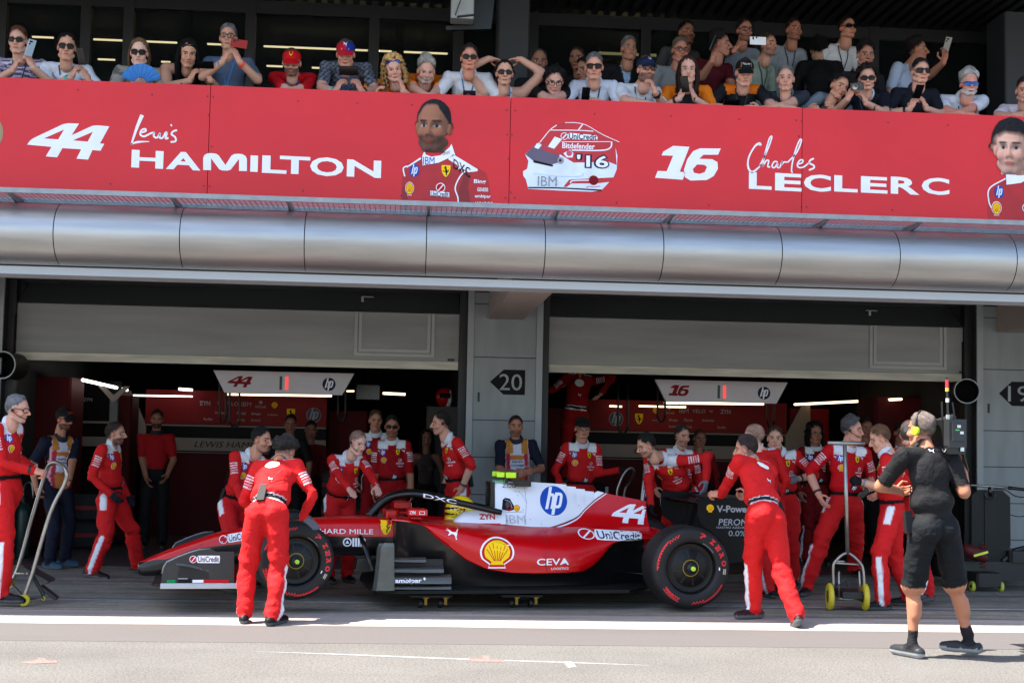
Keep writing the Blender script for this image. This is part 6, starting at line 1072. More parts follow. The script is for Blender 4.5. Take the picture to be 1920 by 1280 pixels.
person(label='scrutineer with shaved head and pale tabard leaning against the central pillar', N=Pt(968, 827, 15.75), P=Pt(968, 925, 15.78), H=Pt(967, 799, 15.72), yaw=2, hp=4, hair='buzz', hc=(34, 28, 26), beard=.7, skin=(170, 118, 96), top=(20, 26, 44), bot=(20, 24, 40), sleeve='short', hR=Pt(972, 890, 15.4), hL=Pt(995, 884, 15.42), pR='hold', pL='hold', dR=(-.3, -1, .2), dL=(.3, -1, .2), collar='navy', extra=[tabard], fat=.4, k=1.04)
crew('crewman in black cap and glasses resting an arm on a trolley right of the pillar', N=Pt(1091, 834, 15.9), P=Pt(1087, 925, 15.9), H=Pt(1092, 803, 15.85), yaw=8, hyaw=6, hp=2, hair='short', hc=(24, 20, 20), stub=.4, skin=(186, 134, 112), specs='clear', capc=(18, 18, 19), capback=True, hL=Pt(1170, 880, 15.7), pL='grip', gloveL=GLV, dL=(.2, -.4, 1), hR=Pt(1050, 918, 15.6), eL=(.2, -.2, -.7))
crew('crewman in red seen from behind high on the black case right of the pillar', N=Pt(1087, 704, 18.3), P=Pt(1078, 778, 18.3), H=Pt(1087, 676, 18.35), yaw=178, hp=0, floor=float(atY(1078, 905, 18.3)[2]), hair='short', hc=(30, 26, 24), top=(140, 8, 16), bot=(140, 8, 16), hR=Pt(1122, 742, 18.1), hL=Pt(1052, 722, 18.6), eR=(.8, -.5, 0), backview=1, waistband=1)
crew('bearded crewman leaning far forward behind the rear wheel of the car', N=Pt(1244, 858, 14.2), P=Pt(1292, 950, 14.6), H=Pt(1212, 836, 14.05), yaw=-38, hyaw=-78, hp=20, hair='short', hc=(22, 20, 20), beard=.6, skin=(196, 144, 120), hR=Pt(1222, 962, 13.95), gloveR=GLV, hL=Pt(1322, 912, 13.95), gloveL=GGR, eL=(.9, -.1, .2), eR=(-.5, -.4, -.2), sleeve='long')
crew('stocky crewman with dark hair looking right behind the leaning man', N=Pt(1272, 846, 15.3), P=Pt(1268, 935, 15.3), H=Pt(1279, 818, 15.25), yaw=10, hyaw=24, hp=6, hair='short', hc=(40, 38, 38), beard=.5, skin=(196, 146, 124), fat=.6, extra=[headset(boom=False)], hR=Pt(1230, 925, 15.1))
crew('bald crewman half hidden behind the man pushing the rear wing', N=Pt(1428, 846, 13.6), P=Pt(1440, 940, 13.6), H=Pt(1413, 818, 13.6), yaw=-150, hyaw=-130, hp=2, hair='buzz', hc=(150, 120, 104), skin=(212, 164, 142), fR=Gd(1470, 1118), fL=Gd(1443, 1120), hL=Pt(1400, 925, 13.8), extra=[headset(boom=False)], marks=0)
crew('short haired crewman seen from behind pushing the rear wing', N=Pt(1412, 866, 12.15), P=Pt(1434, 960, 11.85), H=Pt(1399, 842, 12.25), yaw=-146, hyaw=-118, hp=8, hair='short', hc=(44, 36, 34), stub=.3, skin=(190, 136, 112), hL=Pt(1330, 937, 12.62), pL='grip', dL=(-.3, -.6, .6), yL=(-.95, .3, 0), hR=Pt(1395, 932, 12.75), pR='grip', fL=Gd(1414, 1160), fR=Gd(1494, 1176), fyL=-70, fyR=178, tipR=.55, knL=(-.5, .8, .2), knR=(-.2, .9, 0), k=1.03, backview=1, waistband=1, beltc=(30, 30, 32), extra=[radio((.16, -.03, .03))], shoe=(40, 14, 16), eL=(-.3, -.6, -.5))
crew('brown haired crewman facing the camera behind the pushing man', N=Pt(1462, 849, 14.6), P=Pt(1468, 940, 14.6), H=Pt(1453, 821, 14.55), yaw=-8, hyaw=-14, hp=6, hair='short', hc=(50, 36, 28), skin=(208, 158, 138), hL=Pt(1488, 900, 14.3), gloveL=GGR, eL=(.9, .1, -.2), sleeve='rolled', hR=Pt(1425, 940, 14.4), extra=[bracelet('L', (20, 20, 22))])
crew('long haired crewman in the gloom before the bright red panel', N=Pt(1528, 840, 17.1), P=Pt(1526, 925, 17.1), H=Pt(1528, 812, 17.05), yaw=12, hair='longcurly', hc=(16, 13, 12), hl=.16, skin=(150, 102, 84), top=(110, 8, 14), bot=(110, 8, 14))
crew('tall grey haired crewman with a headset facing the camera behind the tall trolley', N=Pt(1589, 839, 13.8), P=Pt(1584, 940, 13.8), H=Pt(1598, 806, 13.75), yaw=6, hyaw=62, hp=3, hair='spiky', hc=(70, 68, 70), skin=(206, 150, 126), stub=.2, hR=Pt(1536, 940, 13.6), eR=(-.8, .2, -.3), hL=Pt(1622, 925, 13.65), gloveL=(96, 92, 86), sleeve='rolled', fR=Gd(1512, 1116), fL=Gd(1602, 1104), fyR=-30, extra=[headset(), bracelet('R', (20, 20, 22))], k=1.05, top=(190, 12, 22))
crew('brown haired crewman turned away and gripping the tall trolley with a black glove', N=Pt(1666, 852, 12.95), P=Pt(1672, 948, 12.95), H=Pt(1650, 822, 12.98), yaw=-118, hyaw=-100, hp=22, hair='short', hc=(92, 66, 48), skin=(204, 152, 128), sleeve='rolled', hL=Pt(1603, 902, 12.85), pL='grip', gloveL=(16, 17, 20), dL=(0, -1, .3), yL=(-1, 0, .1), eL=(.3, -.5, -.8), hR=Pt(1640, 930, 13.2), fL=Gd(1655, 1143), fR=Gd(1706, 1136), fyL=-80, fyR=-100, extra=[bracelet('L', (120, 122, 126), .9)], shoe=(18, 18, 20))
crew('older balding crewman half hidden by the television cameraman', N=Pt(1716, 842, 13.3), P=Pt(1722, 942, 13.3), H=Pt(1704, 810, 13.25), yaw=-50, hyaw=-62, hp=4, hair='bald', skin=(214, 160, 136), fL=Gd(1722, 1140), fR=Gd(1742, 1134), specs='clear', marks=0)
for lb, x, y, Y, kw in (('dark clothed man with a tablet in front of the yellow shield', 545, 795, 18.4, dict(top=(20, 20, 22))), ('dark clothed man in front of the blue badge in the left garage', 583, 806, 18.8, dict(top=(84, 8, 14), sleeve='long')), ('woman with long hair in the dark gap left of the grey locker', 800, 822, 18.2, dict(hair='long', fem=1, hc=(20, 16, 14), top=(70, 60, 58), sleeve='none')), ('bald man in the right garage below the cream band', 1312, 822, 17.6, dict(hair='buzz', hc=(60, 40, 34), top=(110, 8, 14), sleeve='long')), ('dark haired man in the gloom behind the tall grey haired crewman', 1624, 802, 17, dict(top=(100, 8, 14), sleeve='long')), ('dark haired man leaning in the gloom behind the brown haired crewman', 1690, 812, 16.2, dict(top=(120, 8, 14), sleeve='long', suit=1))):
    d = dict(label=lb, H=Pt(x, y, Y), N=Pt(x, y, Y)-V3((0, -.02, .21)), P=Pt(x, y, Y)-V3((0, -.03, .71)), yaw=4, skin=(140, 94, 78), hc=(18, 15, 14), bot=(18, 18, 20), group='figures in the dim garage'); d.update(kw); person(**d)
# --- the television cameraman
def puma_back(k, J, root, ob): A = Art(); A.put(cat_art(), .0, -.015, .05, .035); A.build('shirt_marks', wrapfn(J['bvh'], J['N']-J['f']*.5, J['r'], J['s'], J['f'], .003, .7, .0), ob)
person(label='television cameraman in black shirt and shorts with green ear defenders', N=Pt(1737, 842, 10.0), P=Pt(1752, 985, 9.95), H=Pt(1727, 806, 10.05), yaw=-168, hyaw=-140, hp=2, hair='short', hc=(96, 84, 78), skin=(168, 112, 86), top=(24, 23, 24), loose=.25, hem=.02, sole=(150, 152, 152), bot=(17, 20, 23), sleeve='short', legs='shorts', g=1.0, sw=.185, hL=Pt(1688, 922, 10.35), pL='hold', eL=(-1, -.2, -.5), hR=Pt(1800, 852, 10.12), pR='hold', dR=(1, 0, 0), yR=(-.1, .3, 1), eR=(.3, -.35, -1), fL=Gd(1712, 1232), fR=Gd(1818, 1231), fyL=-150, fyR=-115, knL=(-.2, .9, 0), knR=(-.2, .9, 0), k=1.04, lg=.99, collar='black', extra=[headset((190, 236, 30), True, False), puma_back, radio((-.2, .02, -.02))], shoe=(40, 42, 44), vox=.0125)
# --- spectators leaning on the parapet
FL = 3.505
NY = [22, 20, 14, 8, 28, 4, 0, 6, -8, 13, 12, -7, 13, 17, 18, 10, 10, 3, 14, 20, 8, 14]; NSP = [0]
def spec(label, hx, hy, Yh=12.86, lean=.28, bx=0, **k):
    h = k.get('k', 1.); H = Pt(hx, hy, Yh); f = dirv(k.get('yaw', 0)); i = NSP[0]; NSP[0] += 1
    drop = (NY[i]+9)/203 if i < len(NY) else .16; drop = max(-.02, drop); bk = math.sqrt(max(.0016, (.2*h)**2-drop**2)) if drop < .2 else .04; N = H-f*bk-V3((0, 0, drop)); N[0] += bx*-.3
    ph = min(1.15, max(.1, (.2-drop)*5.5)); P = N-f*.5*h*math.sin(ph)-V3((0, 0, .5*h*math.cos(ph))); P[0] += bx*.2
    k.setdefault('floor', FL if Yh < 13.4 else 3.925); k.setdefault('group', 'spectators leaning on the parapet'); k.setdefault('hp', 12); k['legfree'] = 1; person(label=label, H=H, N=N, P=P, **k)
Hd = lambda x, y, Y=12.72: Pt(x, y, Y)
UPD = dict(dR=(-.4, -.5, .4), dL=(.4, -.5, .4))
def hold(xr, yr, xl, yl, Y=12.7, **k): d = dict(hR=Hd(xr, yr, Y), hL=Hd(xl, yl, Y), pR='hold', pL='hold', dR=(-.6, -.6, .2), dL=(.6, -.6, .2), eR=(-.7, -.1, -.8), eL=(.7, -.1, -.8), yR=(.35, -.1, .8), yL=(-.35, -.1, .8)); d.update(k); return d
def fold(x0, x1, y, Y=12.64, **k):
    y += 6; d = dict(hR=Hd(x1, y, Y), hL=Hd(x0, y-2, Y), dR=(0, -.4, 1), dL=(0, -.4, 1), yR=(1, -.1, 0), yL=(-1, -.1, 0), eR=(-1, 0, -.2), eL=(1, 0, -.2)); d.update(k); return d
TM = lambda *rows: (lambda A: ([A.text(t, x0, y0, x1, y1, m, 0, .02) for t, x0, y0, x1, y1, m in rows], A)[1])(Art())
redtee = Art().put(hp_art(), -.1, -.17, .075).put(shell_art(), -.09, -.27, .06).put(horse_art(), .07, -.16, .06).put(cat_art(), -.13, -.07, .035)
spec('spectator with auburn hair and striped shirt filming with a phone at the far left', 34, 76, hair='short', hc=(74, 40, 28), skin=(206, 158, 134), top=(96, 70, 108), pat='stripes', top2=(206, 200, 208), specs='sun', lan=L_DK, **hold(30, 118, 55, 112))
spec('dark haired woman in sunglasses and white tee shirt raising a phone', 125, 88, yaw=12, hair='tied', hl=.03, fem=1, hc=(20, 16, 16), skin=(204, 152, 126), top=(222, 224, 230), specs='round', lan=L_DK, **hold(140, 132, 160, 138), extra=[bracelet('R', (70, 170, 150), .85)])
spec('woman with tied brown hair and patterned shirt holding a blue fan', 261, 98, yaw=6, hp=16, hair='tied', hl=.16, fem=1, hc=(104, 76, 54), skin=(220, 176, 156), top=(156, 150, 138), pat='blotch', top2=(104, 98, 92), specs='round', **hold(246, 160, 268, 156))
spec('woman with long black hair and sleeveless black top looking at her phone', 353, 100, yaw=14, hp=24, hair='long', hl=.27, fem=1, hc=(14, 12, 13), skin=(200, 148, 120), top=(20, 20, 22), sleeve='none', lan=L_BK, badge=BDG, **hold(362, 138, 388, 136), extra=[lambda k, J, root, ob: specs(J, root, 'sun', None, .07)])
spec('grey haired man in slate tee shirt photographing with a red phone', 428, 71, hp=4, hair='short', hc=(88, 88, 90), skin=(190, 142, 118), top=(78, 92, 112), specs='clear', lan=L_LB, badge=BDG, fat=.3, **hold(424, 102, 442, 100, 12.6), extra=[bracelet('L', (220, 70, 50), .85)])
spec('bearded man in red cap and red team shirt with folded arms', 547, 118, hp=22, hair='short', hc=(60, 40, 30), beard=1, bc=(70, 44, 30), skin=(206, 160, 140), top=(188, 12, 24), sleeve='rolled', specs='clear', capc=(186, 10, 22), capart=Art().put(horse_art(), 0, .01, .045), lan=L_LB, fat=.35, **fold(522, 566, 168), extra=[chest(redtee)])
spec('man in blue and red cap and grey checked shirt holding a camera phone', 648, 102, hp=22, hair='short', hc=(60, 50, 44), skin=(204, 150, 128), top=(120, 124, 134), pat='plaid', top2=(54, 58, 70), capc=(170, 16, 34), capc2=(28, 44, 130), brimc=(190, 24, 40), capart=Art().put(cat_art(), 0, .014, .04).rect(-.035, -.036, .035, -.028, PW), lan=L_LB, fat=.6, k=1.05, **hold(636, 158, 672, 158), extra=[bracelet('L', (20, 20, 22), .9), bracelet('R', (70, 190, 190), .85)])
spec('blonde curly haired woman in orange tee shirt with chin on her hand', 738, 131, yaw=8, hp=16, roll=-12, hair='longcurly', hl=.13, fem=1, hc=(176, 136, 84), skin=(218, 164, 140), top=(236, 124, 22), lan=L_LB, hR=Hd(706, 172), hL=Hd(753, 156, 12.75), pL='hold', pR='hold', yL=(-.2, 0, 1), yR=(.1, 0, 1), eL=(.6, -.3, -.9), eR=(-.5, -.2, -.8), dL=(.8, -.4, 0), extra=[lambda k, J, root, ob: specs(J, root, 'sun', SGB, .068), chest(TM(('DELL', -.08, -.2, -.02, -.18, PK)))])
spec('grey bearded man in orange polo looking down beside the blonde woman', 799, 134, Yh=12.95, yaw=8, hp=26, hair='volume', hc=(136, 130, 122), beard=1, bc=(170, 160, 152), skin=(212, 156, 134), top=(234, 120, 20), lan=L_DK, collar='orange', fat=.4, **fold(788, 826, 182))
spec('dark haired man in sunglasses and white polo operating a dark camera', 880, 109, hp=10, hair='short', hc=(34, 26, 24), skin=(206, 140, 116), top=(214, 214, 216), specs='sun', lan=L_LB, collar='w', **hold(858, 182, 902, 182, yR=(.8, -.2, .3), yL=(-.8, -.2, .3)))
spec('dark haired woman in spotted top with both arms raised behind her head', 946, 138, hp=8, hair='tied', hl=.02, fem=1, hc=(24, 16, 16), skin=(212, 160, 136), top=(224, 222, 222), pat='dots', top2=(16, 16, 20), sleeve='none', specs='sun', lan=L_LB, hR=Pt(930, 112, 13.05), hL=Pt(962, 112, 13.05), eR=(-1, -.3, .5), eL=(1, -.3, .5), yR=(1, .3, 0), yL=(-1, .3, 0), dR=(0, 0, 1), dL=(0, 0, 1), vneck=1)
spec('curly haired man in glasses and black team shirt bowed over folded arms', 1040, 152, hp=30, hair='curly', hc=(16, 14, 15), skin=(206, 156, 138), top=(18, 18, 20), specs='clear', **fold(1004, 1062, 186), extra=[chest(TM(('UBS', -.08, -.24, -.03, -.215, PGR), ('G', .08, -.16, .1, -.13, M('print_teal', (30, 150, 130), .5)))), chest(Art().ring(-.06, -.16, .018, .024, PGR).rect(-.005, -.32, .005, -.1, PGR), 'shirt_badge')])
spec('grey haired man in dark wrap sunglasses and white shirt with a wristwatch', 1114, 125, yaw=-8, hp=14, hair='short', hc=(90, 88, 88), skin=(208, 152, 128), top=(206, 212, 226), specs='wrap', lan=L_DK, collar='w', **hold(1094, 190, 1120, 190, yR=(.5, -.3, .3), yL=(-.7, -.2, .3)), extra=[bracelet('L', (206, 200, 180), .9)])
spec('bearded man in navy cap and white tee shirt with a hand at his mouth', 1211, 131, yaw=14, hp=6, hair='short', hc=(70, 48, 36), beard=1, skin=(204, 152, 130), top=(216, 218, 224), specs='clear', capc=(24, 34, 62), capart=Art().rect(-.012, 0, .012, .02, PW), lan=L_BK, hL=Hd(1224, 158, 12.68), pL='hold', yL=(-.3, 0, 1), eL=(.5, -.2, -.9), dL=(.7, -.5, .2), hR=Hd(1232, 196, 12.6), yR=(1, 0, 0), dR=(0, 0, 1), eR=(-1, 0, -.2), extra=[bracelet('L', (18, 18, 20), .85)])
spec('brown haired woman in black and orange team shirt holding a phone before her chin', 1290, 131, yaw=-8, hp=12, hair='long', hl=.2, fem=1, hc=(46, 30, 24), skin=(212, 162, 142), top=(26, 24, 26), sleevec=(232, 120, 24), lan=L_BK, **hold(1280, 172, 1298, 172), extra=[bracelet('R', (20, 20, 22), .85)])
spec('young man in black cap and black team shirt with orange shoulders', 1396, 136, yaw=-4, hp=22, hair='short', hc=(40, 30, 26), skin=(210, 158, 136), top=(26, 27, 32), capc=(18, 18, 20), brimc=(18, 18, 20), capart=Art().text('McLaren', -.035, -.004, .035, .014, PW, 0, .03).stroke([(-.05, -.03), (-.04, .04), (0, .06), (.04, .04), (.05, -.03)], .003, PO), lan=L_DK, hR=Hd(1372, 196), pR='hold', hL=Hd(1412, 204), yR=(.8, -.2, .3), yL=(-1, 0, 0), eR=(-.8, 0, -.5), eL=(.9, 0, -.4), extra=[chest(TM(('DELL', -.09, -.2, -.04, -.18, PW))), chest(Art().rect(.05, -.22, .11, -.19, PN).rect(.05, -.208, .11, -.202, PRED, 1).rect(.077, -.22, .083, -.19, PRED, 1).put(cat_art(), -.065, -.14, .04), 'shirt_badge'), lambda k, J, root, ob: J['shell']('shoulder_panel', (np.isin(J['tg'], ('sl', 'to')) & (J['hh'] > J['L']-.06) & (np.abs(J['lat']) > .05)), .003, lin((222, 110, 20)))])
spec('man with short grey hair and charcoal polo leaning on folded arms', 1473, 148, yaw=-14, hp=8, hair='short', hc=(96, 94, 94), skin=(210, 156, 134), top=(52, 56, 66), lan=L_DK, fat=.2, collar='grey', **fold(1434, 1498, 198))
spec('young man with curly black hair and grey tee shirt leaning towards his neighbour', 1573, 164, yaw=16, hp=14, roll=18, bx=-.3, hair='curly', hc=(15, 13, 14), skin=(196, 142, 116), top=(104, 114, 126), lan=L_DK, hR=Hd(1520, 206), hL=Hd(1560, 208))
spec('young man in sunglasses and navy tee shirt taking a picture with a small camera', 1626, 147, yaw=-14, hp=14, hair='curly', hc=(26, 20, 20), skin=(206, 154, 132), top=(20, 24, 36), specs='sun', lan=L_DK, **hold(1596, 172, 1619, 180, 12.68), collar='w')
spec('man in wrap sunglasses and dark navy polo clasping his phone', 1726, 135, hp=8, hair='short', hc=(24, 22, 24), skin=(210, 156, 134), top=(20, 24, 34), specs='wrap', collar='navy', **hold(1712, 192, 1732, 190), extra=[bracelet('R', (16, 16, 18), .85)])
spec('white bearded man in mirrored sunglasses and white polo with folded arms', 1817, 158, yaw=-6, hp=12, hair='volume', hc=(150, 146, 142), beard=1, bc=(190, 186, 182), skin=(208, 140, 120), top=(214, 218, 228), specs='sun', specm=SGB, fat=.9, k=1.04, collar='w', lan=L_BK, lanL=.14, **fold(1776, 1834, 211), extra=[chest(Art().disc(.11, -.17, .014, .02, M('print_gold', (150, 120, 60), .5)))])
spec('person in pale pink shirt with dark lanyard cut off by the right edge', 1922, 170, yaw=-20, hp=14, hair='short', hc=(40, 20, 20), skin=(206, 150, 128), top=(216, 204, 214), lan=L_BK, **fold(1890, 1922, 212))
# second rank of the terrace, in the shade
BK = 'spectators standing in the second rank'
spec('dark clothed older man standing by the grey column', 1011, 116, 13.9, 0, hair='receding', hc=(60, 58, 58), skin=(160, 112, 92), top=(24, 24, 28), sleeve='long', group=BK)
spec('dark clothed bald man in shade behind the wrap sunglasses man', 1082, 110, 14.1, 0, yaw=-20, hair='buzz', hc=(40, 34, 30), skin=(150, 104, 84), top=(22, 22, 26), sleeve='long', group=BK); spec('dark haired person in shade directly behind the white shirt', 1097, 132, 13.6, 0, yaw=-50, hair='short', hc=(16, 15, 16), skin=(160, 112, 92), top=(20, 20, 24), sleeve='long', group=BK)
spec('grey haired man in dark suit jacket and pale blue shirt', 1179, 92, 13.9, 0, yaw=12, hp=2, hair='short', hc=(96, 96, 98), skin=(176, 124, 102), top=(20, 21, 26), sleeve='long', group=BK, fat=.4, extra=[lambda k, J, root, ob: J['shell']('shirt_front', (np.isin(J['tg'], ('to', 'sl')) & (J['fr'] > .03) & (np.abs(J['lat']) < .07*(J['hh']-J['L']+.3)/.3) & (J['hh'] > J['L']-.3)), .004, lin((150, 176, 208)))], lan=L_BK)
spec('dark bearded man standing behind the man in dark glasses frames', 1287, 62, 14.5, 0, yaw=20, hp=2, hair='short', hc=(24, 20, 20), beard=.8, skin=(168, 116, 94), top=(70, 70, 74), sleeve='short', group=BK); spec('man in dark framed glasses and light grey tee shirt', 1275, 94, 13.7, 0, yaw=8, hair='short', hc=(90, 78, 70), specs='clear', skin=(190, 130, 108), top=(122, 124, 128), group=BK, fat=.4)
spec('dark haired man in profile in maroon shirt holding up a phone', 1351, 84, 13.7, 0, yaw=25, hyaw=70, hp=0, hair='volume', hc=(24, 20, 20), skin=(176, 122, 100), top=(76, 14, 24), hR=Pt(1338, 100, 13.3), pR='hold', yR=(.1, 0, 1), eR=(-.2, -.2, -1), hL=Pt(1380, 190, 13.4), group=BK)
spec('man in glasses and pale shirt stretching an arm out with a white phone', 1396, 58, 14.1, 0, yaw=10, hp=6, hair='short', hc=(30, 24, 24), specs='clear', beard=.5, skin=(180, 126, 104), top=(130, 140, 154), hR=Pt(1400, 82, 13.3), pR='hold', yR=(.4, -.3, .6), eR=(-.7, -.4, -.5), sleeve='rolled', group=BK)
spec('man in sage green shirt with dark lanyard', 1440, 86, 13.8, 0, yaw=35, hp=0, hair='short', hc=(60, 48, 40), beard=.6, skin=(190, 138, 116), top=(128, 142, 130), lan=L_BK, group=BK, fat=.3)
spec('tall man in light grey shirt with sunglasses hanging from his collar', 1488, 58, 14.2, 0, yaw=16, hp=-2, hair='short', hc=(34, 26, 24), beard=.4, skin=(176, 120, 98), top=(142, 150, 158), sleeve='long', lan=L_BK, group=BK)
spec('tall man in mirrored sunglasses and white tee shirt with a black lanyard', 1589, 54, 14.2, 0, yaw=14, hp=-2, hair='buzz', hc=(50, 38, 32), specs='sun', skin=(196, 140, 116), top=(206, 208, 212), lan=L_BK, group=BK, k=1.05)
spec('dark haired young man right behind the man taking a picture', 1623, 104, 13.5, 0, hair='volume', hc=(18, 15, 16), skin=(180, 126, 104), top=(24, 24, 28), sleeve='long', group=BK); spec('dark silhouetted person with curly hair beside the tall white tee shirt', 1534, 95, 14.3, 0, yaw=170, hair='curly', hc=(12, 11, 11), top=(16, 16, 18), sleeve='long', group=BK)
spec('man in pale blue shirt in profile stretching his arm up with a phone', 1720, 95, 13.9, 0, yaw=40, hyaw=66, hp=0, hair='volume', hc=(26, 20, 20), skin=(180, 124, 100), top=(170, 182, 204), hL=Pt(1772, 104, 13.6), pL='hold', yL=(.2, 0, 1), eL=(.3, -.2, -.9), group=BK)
# --- the driver in the car
CM = Matrix.Translation(Vector(CARO)) @ Matrix.Rotation(PSI, 4, 'Z'); cw_ = lambda x, y, z: V3(CM @ Vector((x, y, z)))
def helmet(k, J, root, ob):
    b = MB(); ell(b, hpt(J, (0, .0, .012)), (.128, .15, .142), J['hf'][0], J['hf'][1], J['hf'][2], 24); ell(b, hpt(J, (0, .045, -.07)), (.1, .11, .07), J['hf'][0], J['hf'][1], J['hf'][2], 20); o = b.build('helmet', M('helmet_yellow', (240, 206, 20), .25, coat=.8, var=.03), root, True)
    v = []; 
    for i in range(15):
        for j in range(4): a = R_(-78+156*i/14); v.append(hpt(J, (.131*math.sin(a)*1.0, .156*math.cos(a), -.022+.075*j/3)))
    MB().add(v, [(i*4+j, i*4+4+j, i*4+5+j, i*4+1+j) for i in range(14) for j in range(3)]).build('visor', M('visor_dark', (40, 26, 34), .08, coat=1, var=.3, vs=14), o, True); A = Art(); A.rect(-.05, .06, .05, .085, PGR).rect(-.06, -.1, .07, -.07, PK).put(num44(PDR), -.06, .0, .04); A.build('helmet_marks', wrapfn(bvh_of(o), hpt(J, (-.4, -.02, .02)) if False else J['H']-J['hf'][0]*0+V3((CARS[0], CARS[1], 0))*.5, V3((math.cos(PSI), math.sin(PSI), 0)), (0, 0, 1), -V3((CARS[0], CARS[1], 0)), .002, .7, 0), o)
person(label='racing driver in a yellow helmet seated in the cockpit', N=cw_(1.66, 0, .60), P=cw_(1.5, 0, .27), H=cw_(1.565, 0, .825), yaw=-83-0, hyaw=-83, hp=2, hair='bald', skin=(112, 76, 60), top=(180, 10, 22), bot=(180, 10, 22), sleeve='long', hR=cw_(1.07, .1, .62), hL=cw_(1.07, -.1, .62), gloveR=GLV, gloveL=GLV, fR=cw_(.72, .06, .40), fL=cw_(.72, -.06, .40), knR=(0, 0, 1), knL=(0, 0, 1), eR=(0, .3, -1), eL=(0, -.3, -1), legfree=1, k=.9, sw=.16, extra=[helmet])
build_people()
# the two printed heads on the red boards: a picture of a head, flat on the board
PRM = bpy.data.materials.new('portrait_print'); PRM.use_nodes = True; _t = PRM.node_tree; _b = _t.nodes['Principled BSDF']; _b.inputs['Roughness'].default_value = .6; _b.inputs['Specular IOR Level'].default_value = .2
_a = _t.nodes.new('ShaderNodeAttribute'); _a.attribute_name = 'Col'; _n = _t.nodes.new('ShaderNodeTexNoise'); _n.inputs['Scale'].default_value = 300; _h = _t.nodes.new('ShaderNodeMapRange'); _h.inputs[3].default_value = .94; _h.inputs[4].default_value = 1.06; _t.links.new(_n.outputs[0], _h.inputs[0]); _k = _t.nodes.new('ShaderNodeVectorMath'); _k.operation = 'SCALE'; _t.links.new(_a.outputs[0], _k.inputs[0]); _t.links.new(_h.outputs[0], _k.inputs[3]); _t.links.new(_k.outputs[0], _b.inputs['Base Color'])
def printed_head(cx, cy, hgt, yaw, sk, hc, beard, crop, lift=0., wide=1.):
    v, f = TPL['head']; fa = np.array([q if len(q) == 4 else q+(q[-1],) for q in f]); c0 = face_cols(v, V3(lin(sk)), V3(lin(hc)), beard, 0, None); hl = np.interp(np.degrees(np.arctan2(v[:, 1], np.abs(v[:, 0]))), [-90, -25, -5, 15, 40, 60, 90], [-.06, -.03, .0, .02, .05, .07+lift, .078+lift]); ha = sst(0, .008, v[:, 2]-hl+.006*nz3(v, 90)); v = v.copy(); nr = unit(V3((0, 1, 0))); grow = ha*crop*(1+.3*nz3(v, 70)); v += (v-V3((0, -.012, .02)))*(grow/np.maximum(.06, np.linalg.norm(v-V3((0, -.012, .02)), axis=1)))[:, None]
    n = np.zeros_like(v); q = np.cross(v[fa[:, 2]]-v[fa[:, 0]], v[fa[:, 3]]-v[fa[:, 1]])
    for i in range(4): np.add.at(n, fa[:, i], q)
    n /= np.linalg.norm(n, axis=1)[:, None]+1e-9; a = R_(yaw); c_, s_ = math.cos(a), math.sin(a); rx = lambda p: np.stack([-(p[:, 0]*c_+p[:, 1]*s_), p[:, 1]*c_-p[:, 0]*s_, p[:, 2]], 1); v2, n2 = rx(v), rx(n)
    li = np.clip(.34+.75*np.clip(n2@unit(V3((-.55, .62, .55))), 0, 1)+.18*np.clip(n2@unit(V3((.9, .3, .1))), 0, 1), 0, 1.25); li *= 1-.35*np.exp(-(((np.abs(v[:, 0])-.03)/.018)**2+((v[:, 2]-.012)/.012)**2))*(v[:, 1] > .03); col = c0*(1-ha[:, None])+V3(lin(hc))*(1+.5*nz3(v, 160))[:, None]*ha[:, None]; col = np.clip(col*li[:, None]*1.15, 0, 1)
    (u0, w0) = U(cx, cy); k = hgt/.235; keep = (n2[:, 1] > -.05) & (v[:, 2] > -.122); fs = [t for t in f if all(keep[i] for i in t)]; P = [(u0+p[0]*k*wide, YP-.0065-.004*(p[1]/.1), w0+p[2]*k) for p in v2]; fs = [t if np.cross(V3(P[t[1]])-V3(P[t[0]]), V3(P[t[2]])-V3(P[t[0]]))[1] < 0 else tuple(reversed(t)) for t in fs]; us = sorted({i for t in fs for i in t}); mp = {i: j for j, i in enumerate(us)}
    cmesh('portrait_head', [P[i] for i in us], [tuple(mp[i] for i in t) for t in fs], col[us], PRM, pp)
printed_head(813, 238, .47, 14, (146, 98, 76), (26, 24, 30), .8, .006, .02, .95); printed_head(1896, 279, .49, 8, (214, 166, 146), (22, 20, 24), .35, .022, -.01, .95)
